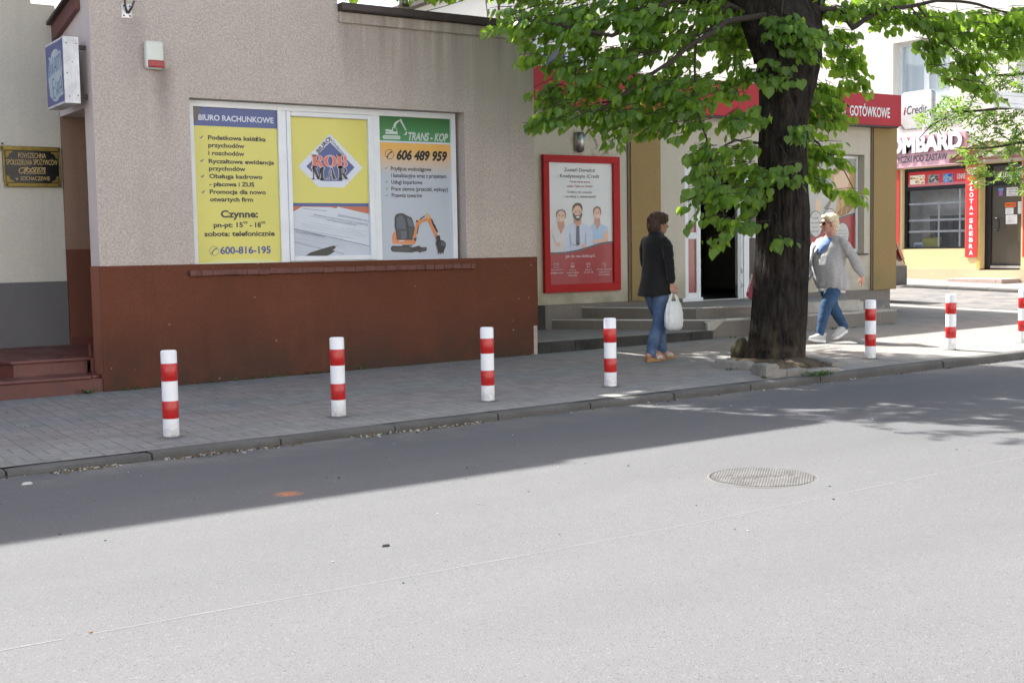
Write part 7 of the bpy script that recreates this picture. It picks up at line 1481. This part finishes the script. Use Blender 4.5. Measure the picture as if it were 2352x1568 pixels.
def f(mb):                                                  # draped open front edge
    q = [(.19, -.06, 1.22), (.255, -.075, 1.08), (.275, -.06, .96), (.262, -.04, .85)]; r_ = [(.13, -.15, 1.27), (.20, -.2, 1.08), (.23, -.22, .92), (.20, -.22, .70)]
    n = 10; a = [W2(*q[min(3, i * 3 // n)]) .lerp(W2(*q[min(3, i * 3 // n + 1)]), i * 3 / n - i * 3 // n) for i in range(n + 1)]; b = [W2(*r_[min(3, i * 3 // n)]).lerp(W2(*r_[min(3, i * 3 // n + 1)]), i * 3 / n - i * 3 // n) for i in range(n + 1)]
    A = [p + W2.F * (.022 + .012 * sin(i * 1.9)) for i, p in enumerate(a)]; B = [p + W2.F * (.03 + .02 * sin(i * 1.3 + 1)) for i, p in enumerate(b)]; off_ = W2.F * -.012
    m_ = n + 1; V = A + B + [p + off_ for p in A] + [p + off_ for p in B]; F_ = []
    for i in range(n): F_ += [(i, i + 1, m_ + i + 1, m_ + i), (2 * m_ + i, 3 * m_ + i, 3 * m_ + i + 1, 2 * m_ + i + 1), (i, 2 * m_ + i, 2 * m_ + i + 1, i + 1), (m_ + i, m_ + i + 1, 3 * m_ + i + 1, 3 * m_ + i)]
    F_ += [(0, m_, 3 * m_, 2 * m_), (n, 2 * m_ + n, 3 * m_ + n, m_ + n)]; mb.add([tuple(v) for v in V], F_, M_KNIT, True)
part('cardigan_front', w2, f)
def f(mb):
    W2.torso(mb, [(1.12, .045, -.02, .172, .06, 0), (1.18, .035, -.01, .168, .085, 0), (1.23, .026, 0, .150, .105, 0), (1.295, .0, 0, .115, .10, 0), (1.33, -.02, 0, .085, .088, 0)], M_TOP, 28)
organic('blue_top', w2, f, M_TOP, .0095, 2)
part('hem', w2, lambda mb: mb.loft([W2.ring((.01, .02), a, b, u, 30, 2.3, .10) for u, a, b in ((.665, .165, .17), (.64, .165, .168), (.625, .16, .16), (.625, .155, .155), (.665, .16, .165))], M_HEM, False, True))
M_HAIR2 = hair_mat('blonde_hair', (.46, .36, .21), (.80, .70, .52))
c_, s2_ = cos(-radians(22)), sin(-radians(22))
H2 = lambda f_, l, u: W2(HD[0] + f_ * c_ - l * s2_, HD[1] + f_ * s2_ + l * c_, HD[2] + u)
def f(mb):
    def e(f_, l, u, a, b, h):
        rings = []
        for i in range(13):
            th = max(.03, min(pi - .03, pi * i / 12)); rings.append([tuple(H2(f_ + a * sin(th) * cos(2 * pi * j / 20), l + b * sin(th) * sin(2 * pi * j / 20), u - h * cos(th))) for j in range(20)])
        mb.loft(rings, M_HAIR2, True)
    e(-.022, 0, .052, .103, .094, .083); e(-.062, 0, .0, .066, .086, .09); e(.04, 0, .088, .056, .072, .034); e(.074, .012, .082, .022, .05, .014); e(-.05, .0, -.07, .05, .066, .035); e(.02, .068, .06, .045, .024, .042); e(.02, -.068, .06, .045, .024, .042)
organic('hair', w2, f, M_HAIR2, .0075, 1, lambda p: wr(p, (30, 30, 16), .014) + wr(p, (80, 80, 40), .007, 5))
M_LENS = N('dark_lens').done((.008, .007, .008), .05)
def f(mb):
    for s_ in (-1, 1): mb.tube([H2(.094, s_ * .010, .004), H2(.096, s_ * .035, .003), H2(.078, s_ * .062, .005)], [(.013, .004), (.021, .004), (.014, .004)], M_LENS, 14, flat=(0, 0, 1)); mb.tube([H2(.080, s_ * .066, .012), H2(.04, s_ * .08, .012), H2(-.02, s_ * .084, .004)], .0035, M_LENS, 8)
    mb.tube([H2(.1, -.012, .01), H2(.102, .012, .01)], .003, M_LENS, 8)
part('sunglasses', w2, f)
M_SNK = fabric('grey_mesh_sneaker', (.40, .40, .40), (.52, .52, .52), 160); M_SOLE = plain('white_rubber_sole', (.75, .75, .74), .6)
for (ax, ly, u0, pitch) in ((FL[0], FL[1], .0, radians(7)), (BR2[0] + .02, BR2[1], .045, radians(-22))):
    piv = (ax, ly, .0) if pitch > 0 else (ax + .1, ly, .0); cp, sp_ = cos(pitch), sin(pitch)
    dz0 = .004 if pitch > 0 else .012
    Sx = lambda x, y, z: W2(ax + .02 + x * cp - z * sp_, ly + y, (.012 if pitch > 0 else .062) + dz0 + x * sp_ + z * cp)
    def f(mb): mb.tube([Sx(-.065, 0, .055), Sx(-.03, 0, .06), Sx(.03, 0, .055), Sx(.10, 0, .04), Sx(.16, 0, .032)], [(.052, .036), (.055, .039), (.046, .042), (.034, .044), (.024, .034)], M_SNK, 16, flat=(0, 0, 1), ends=True); mb.tube([Sx(-.05, 0, .05), Sx(-.055, 0, .115)], [.042, .045], M_SNK, 14)
    sh1 = part('shoe', w2, f)
    def f(mb):
        pts = [(-.095, .02), (-.085, .036), (0, .040), (.08, .046), (.14, .044), (.185, .026), (.195, .0)]; lp = [(x, w__) for x, w__ in pts] + [(x, -w__) for x, w__ in pts[::-1]]
        mb.prism([tuple(Sx(x, y, -.012 + (.012 if x > .15 else 0))) for x, y in lp], [tuple(Sx(x, y, .022)) for x, y in lp], M_SOLE)
    part('sole', sh1, f, bevel=.006)

# ---- third passer-by, hidden by the trunk but for her red bag
q = onP(1786, 772, *(-.1918, .0098, .015)); W3 = Fig((q[0], q[1] + .15, zs(q[0], q[1] + .15)), radians(-34))
w3 = thing('person', tuple(W3.o), 'passer-by hidden behind the tree trunk, carrying the red handbag', 'person')
def f(mb):
    head(mb, lambda a, b, c: W3(.03 + a, b, 1.50 + c), M_SKIN, 0); W3.limb(mb, [(0, 0, 1.3), (.02, 0, 1.44)], [.065, .055], M_SKIN); W3.torso(mb, [(.78, 0, 0, .1, .15, 0), (1.2, 0, 0, .1, .15, 0), (1.34, 0, 0, .06, .1, 0)], M_SKIN)
    for s_ in (-1, 1): W3.limb(mb, [(0, s_ * .085, .78), (.03 * s_, s_ * .08, .45), (.06 * s_, s_ * .08, .06)], [.08, .055, .038], M_SKIN); W3.limb(mb, [(0, s_ * .18, 1.28), (-.02, s_ * .2, 1.04), (.08, s_ * .17, 1.12) if s_ > 0 else (.05, s_ * .2, .84)], [.048, .04, .03], M_SKIN)
    hand(mb, W3, (.05, -.2, .84), (.1, 0, -1), (1, 0, 0), 1, M_SKIN, .6); hand(mb, W3, (.08, .17, 1.12), (.6, 0, .5), (0, 1, 0), 1, M_SKIN, .9)
organic('body', w3, f, M_SKIN, .0085, 2)
M_COAT = fabric('dark_blue_coat_cloth', (.03, .035, .06), (.04, .045, .075), 120)
def f(mb):
    W3.torso(mb, [(.72, 0, 0, .15, .19, 0), (1.0, 0, 0, .135, .17, 0), (1.25, 0, 0, .115, .18, 0), (1.34, 0, 0, .06, .1, 0)], M_COAT)
    for s_ in (-1, 1): W3.limb(mb, [(0, s_ * .16, 1.28), (-.02, s_ * .2, 1.04), (.05, s_ * .18, 1.1) if s_ > 0 else (.04, s_ * .2, .9)], [.062, .056, .048], M_COAT)
organic('coat', w3, f, M_COAT, .01, 2)
def f(mb):
    for s_ in (-1, 1): W3.limb(mb, [(0, s_ * .085, .78), (.03 * s_, s_ * .08, .45), (.06 * s_, s_ * .08, .1)], [.09, .065, .055], M_DARK)
organic('trousers', w3, f, M_DARK, .01, 2)
part('hair', w3, lambda mb: mb.sphere(tuple(W3(.01, 0, 1.545)), (.105, .1, .1), M_HAIR1, 18, 12))
for s_ in (-1, 1): part('shoe', w3, lambda mb: mb.tube([W3(.06 * s_ - .05, s_ * .08, .035), W3(.06 * s_ + .15, s_ * .08, .03)], [.038, .03], M_BLKG, 12, ends=True))
DB = float(np.dot(np.array(W3.o) - CAM, FW)) + .02
bgc = crop(2800, 950, 280 / 1463)
def B3(x, y, dd=0.0): return Vector(CAM + ray(*bgc(x, y)) * (DB + dd))
hbg = thing('handbag', tuple(B3(1150, 1250)), 'red handbag with a pale ruffled trim peeping out left of the tree trunk', 'bag')
M_RB = plain('red_bag_leather', (.28, .02, .04), .5, 0, .2, 15); M_RUF = plain('pale_ruffle', (.55, .48, .5), .8, 0, .35, 60)
def f(mb):
    P_ = [(955, 1200), (985, 1120), (1085, 740), (1100, 700), (1160, 700), (1330, 740), (1400, 1150), (1390, 1290), (1080, 1300), (1000, 1250)]
    mb.prism([tuple(B3(x, y, -.06)) for x, y in P_], [tuple(B3(x + (1200 - x) * .0, y, .06)) for x, y in P_], M_RB)
part('bag_body', hbg, f, bevel=.02, seg=3)
part('strap', hbg, lambda mb: mb.tube([B3(1128, 705), B3(1170, 560), B3(1205, 400), B3(1240, 350), B3(1290, 420), B3(1320, 740)], [(.012, .004)] * 6, M_RB, 8, flat=tuple(FW)))
def f(mb):
    r = random.Random(4)
    for i in range(26): t = i / 25; c = B3(1090 + (1000 - 1090) * t + r.uniform(-12, 12), 770 + (1120 - 770) * t, -.062 + r.uniform(-.008, .004)); mb.sphere(tuple(c), (.012, .007, .011), M_RUF, 7, 5, r.uniform(0, 3))
part('ruffle', hbg, f)

# ================================================================== small things on the ground
M_WEED = plain('weed_green', (.045, .11, .02), .6, 0, .3, 40)
def tuft(mb, p, n, h, rnd, mat=None, wide=1.0):
    for _ in range(n):
        a = rnd.uniform(0, 2 * pi); L = h * rnd.uniform(.5, 1.1); lean = rnd.uniform(.3, 1.1) * wide; d = Vector((cos(a), sin(a), 0)); s = Vector((-d.y, d.x, 0)) * rnd.uniform(.003, .009) * wide; q = Vector(p) + d * rnd.uniform(0, .02); v = [q - s * .5, q + s * .5, q + d * L * lean * .5 + Vector((0, 0, L * .6)) + s, q + d * L * lean * .5 + Vector((0, 0, L * .6)) - s, q + d * L * lean + Vector((0, 0, L * (.75 - .3 * lean)))]
        mb.add([tuple(x) for x in v], [(0, 1, 2, 3), (3, 2, 4)], mat or M_WEED)
def plant(x, y, n, h, label, wide=1.6, cat='weed', group=None):
    p = on_sw(x, y); m = MB(); tuft(m, (p[0], p[1], zs(p[0], p[1])), n, h, random.Random(int(x)), None, wide); tag(m.build('weed', origin=(p[0], p[1], zs(p[0], p[1]))), label, cat, group)
plant(829, 846, 46, .075, 'leafy dandelion like weed at the foot of the brick red plinth between two bollards', 2.4)
plant(262, 883, 14, .06, 'small weed at the corner where the red steps meet the plinth', 2)
plant(365, 885, 22, .07, 'dark green weed beside the leftmost bollard at the plinth foot', 2)
plant(204, 903, 14, .06, 'bright green weed in front of the lower red step', 2)
plant(150, 905, 12, .07, 'straggly weed with a long stem in front of the lower red step', 2.4)
p = on_sw(1878, 862); m = MB(); r = random.Random(8)
for i in range(16): tuft(m, (p[0] + r.uniform(-.16, .14), p[1] + r.uniform(-.07, .05), zs(p[0], p[1])), 7, .07, r, None, .9)
tag(m.build('grass_tuft', origin=(p[0], p[1], zs(p[0], p[1]))), 'tuft of grass hanging over the kerb in front of the tree pit', 'grass')
m = MB(); r = random.Random(12)
for x, y in [(1680, 849), (1760, 868)]: q = on_sw(x, y); [tuft(m, (q[0] + r.uniform(-.06, .06), q[1] + r.uniform(-.03, .03), zs(q[0], q[1])), 5, .035, r, None, 1.4) for _ in range(4)]
for _ in range(70):
    X = r.uniform(3.5, 8.4) if r.random() < .8 else r.uniform(11.5, 15); Yb = 12.18 if X < 8.5 else 12.1
    tuft(m, (X, Yb - r.uniform(0, .02), zs(X, Yb)), r.randint(2, 5), r.uniform(.015, .045), r, None, 1.6)
tag(m.build('sparse_weeds'), 'tiny sprigs of green growing along wall foot and paver joints', 'weeds', None, 'stuff')
m = MB(); r = random.Random(6); LM = [plain('dry_leaf_bits', (.16, .10, .045), .9, 0, .3, 50), plain('pale_grit', (.38, .36, .32), .9, 0, .3, 50), M_WEED, plain('dark_bits', (.05, .04, .03), .9)]
for x0, x1, n in ((2.0, 2.45, 150), (2.75, 3.6, 160), (4.2, 5.4, 260), (1.2, 14, 240)):
    for _ in range(n):
        x = r.uniform(x0, x1); y = KY - abs(r.gauss(0, .045)) - .006; s = r.uniform(.004, .016); a = r.uniform(0, pi); z = zr(x, y) + .002
        m.prism([(x + s * cos(a + k * 1.57) * (1 if k % 2 else .55), y + s * sin(a + k * 1.57) * (1 if k % 2 else .55), z) for k in range(4)], [(x + s * .8 * cos(a + k * 1.57) * (1 if k % 2 else .5), y + s * .8 * sin(a + k * 1.57) * (1 if k % 2 else .5), z + s * r.uniform(.3, .8)) for k in range(4)], r.choices(LM, (5, 4, 2, 3))[0])
for _ in range(260):
    x = r.uniform(.5, 14); y = r.uniform(4.2, 12.0); on = y > 8.7; z = (zs if on else zr)(x, y) + .002; s = r.uniform(.003, .009); a = r.uniform(0, pi)
    m.prism([(x + s * cos(a + k * 1.57), y + s * sin(a + k * 1.57), z) for k in range(4)], [(x + s * .7 * cos(a + k * 1.57), y + s * .7 * sin(a + k * 1.57), z + s * .5) for k in range(4)], r.choice(LM))
tag(m.build('leaf_litter'), 'dry leaf bits and grit scattered along the kerb and over the paving', 'litter', None, 'stuff')
def scrap(x, y, mat, label, s, name, cat):
    q = on_rd(x, y); z = zr(q[0], q[1]); m = MB(); r = random.Random(int(x)); pts = [(q[0] + s * r.uniform(.6, 1.2) * cos(a) * 1.6, q[1] + s * r.uniform(.6, 1.2) * sin(a)) for a in [2 * pi * i / 9 for i in range(9)]]; m.prism([(a, b, z + .001) for a, b in pts], [(q[0] + (a - q[0]) * .7, q[1] + (b - q[1]) * .7, z + s * .7) for a, b in pts], mat); tag(m.build(name, origin=(q[0], q[1], z)), label, cat)
scrap(886, 1254, plain('dark_stone', (.05, .05, .05), .9), 'small dark stone lying alone on the sunlit road', .016, 'pebble', 'stone')
scrap(62, 1112, plain('paper_scrap', (.5, .48, .44), .9), 'crumpled pale paper scrap on the shaded road near the left edge', .02, 'paper_scrap', 'litter')
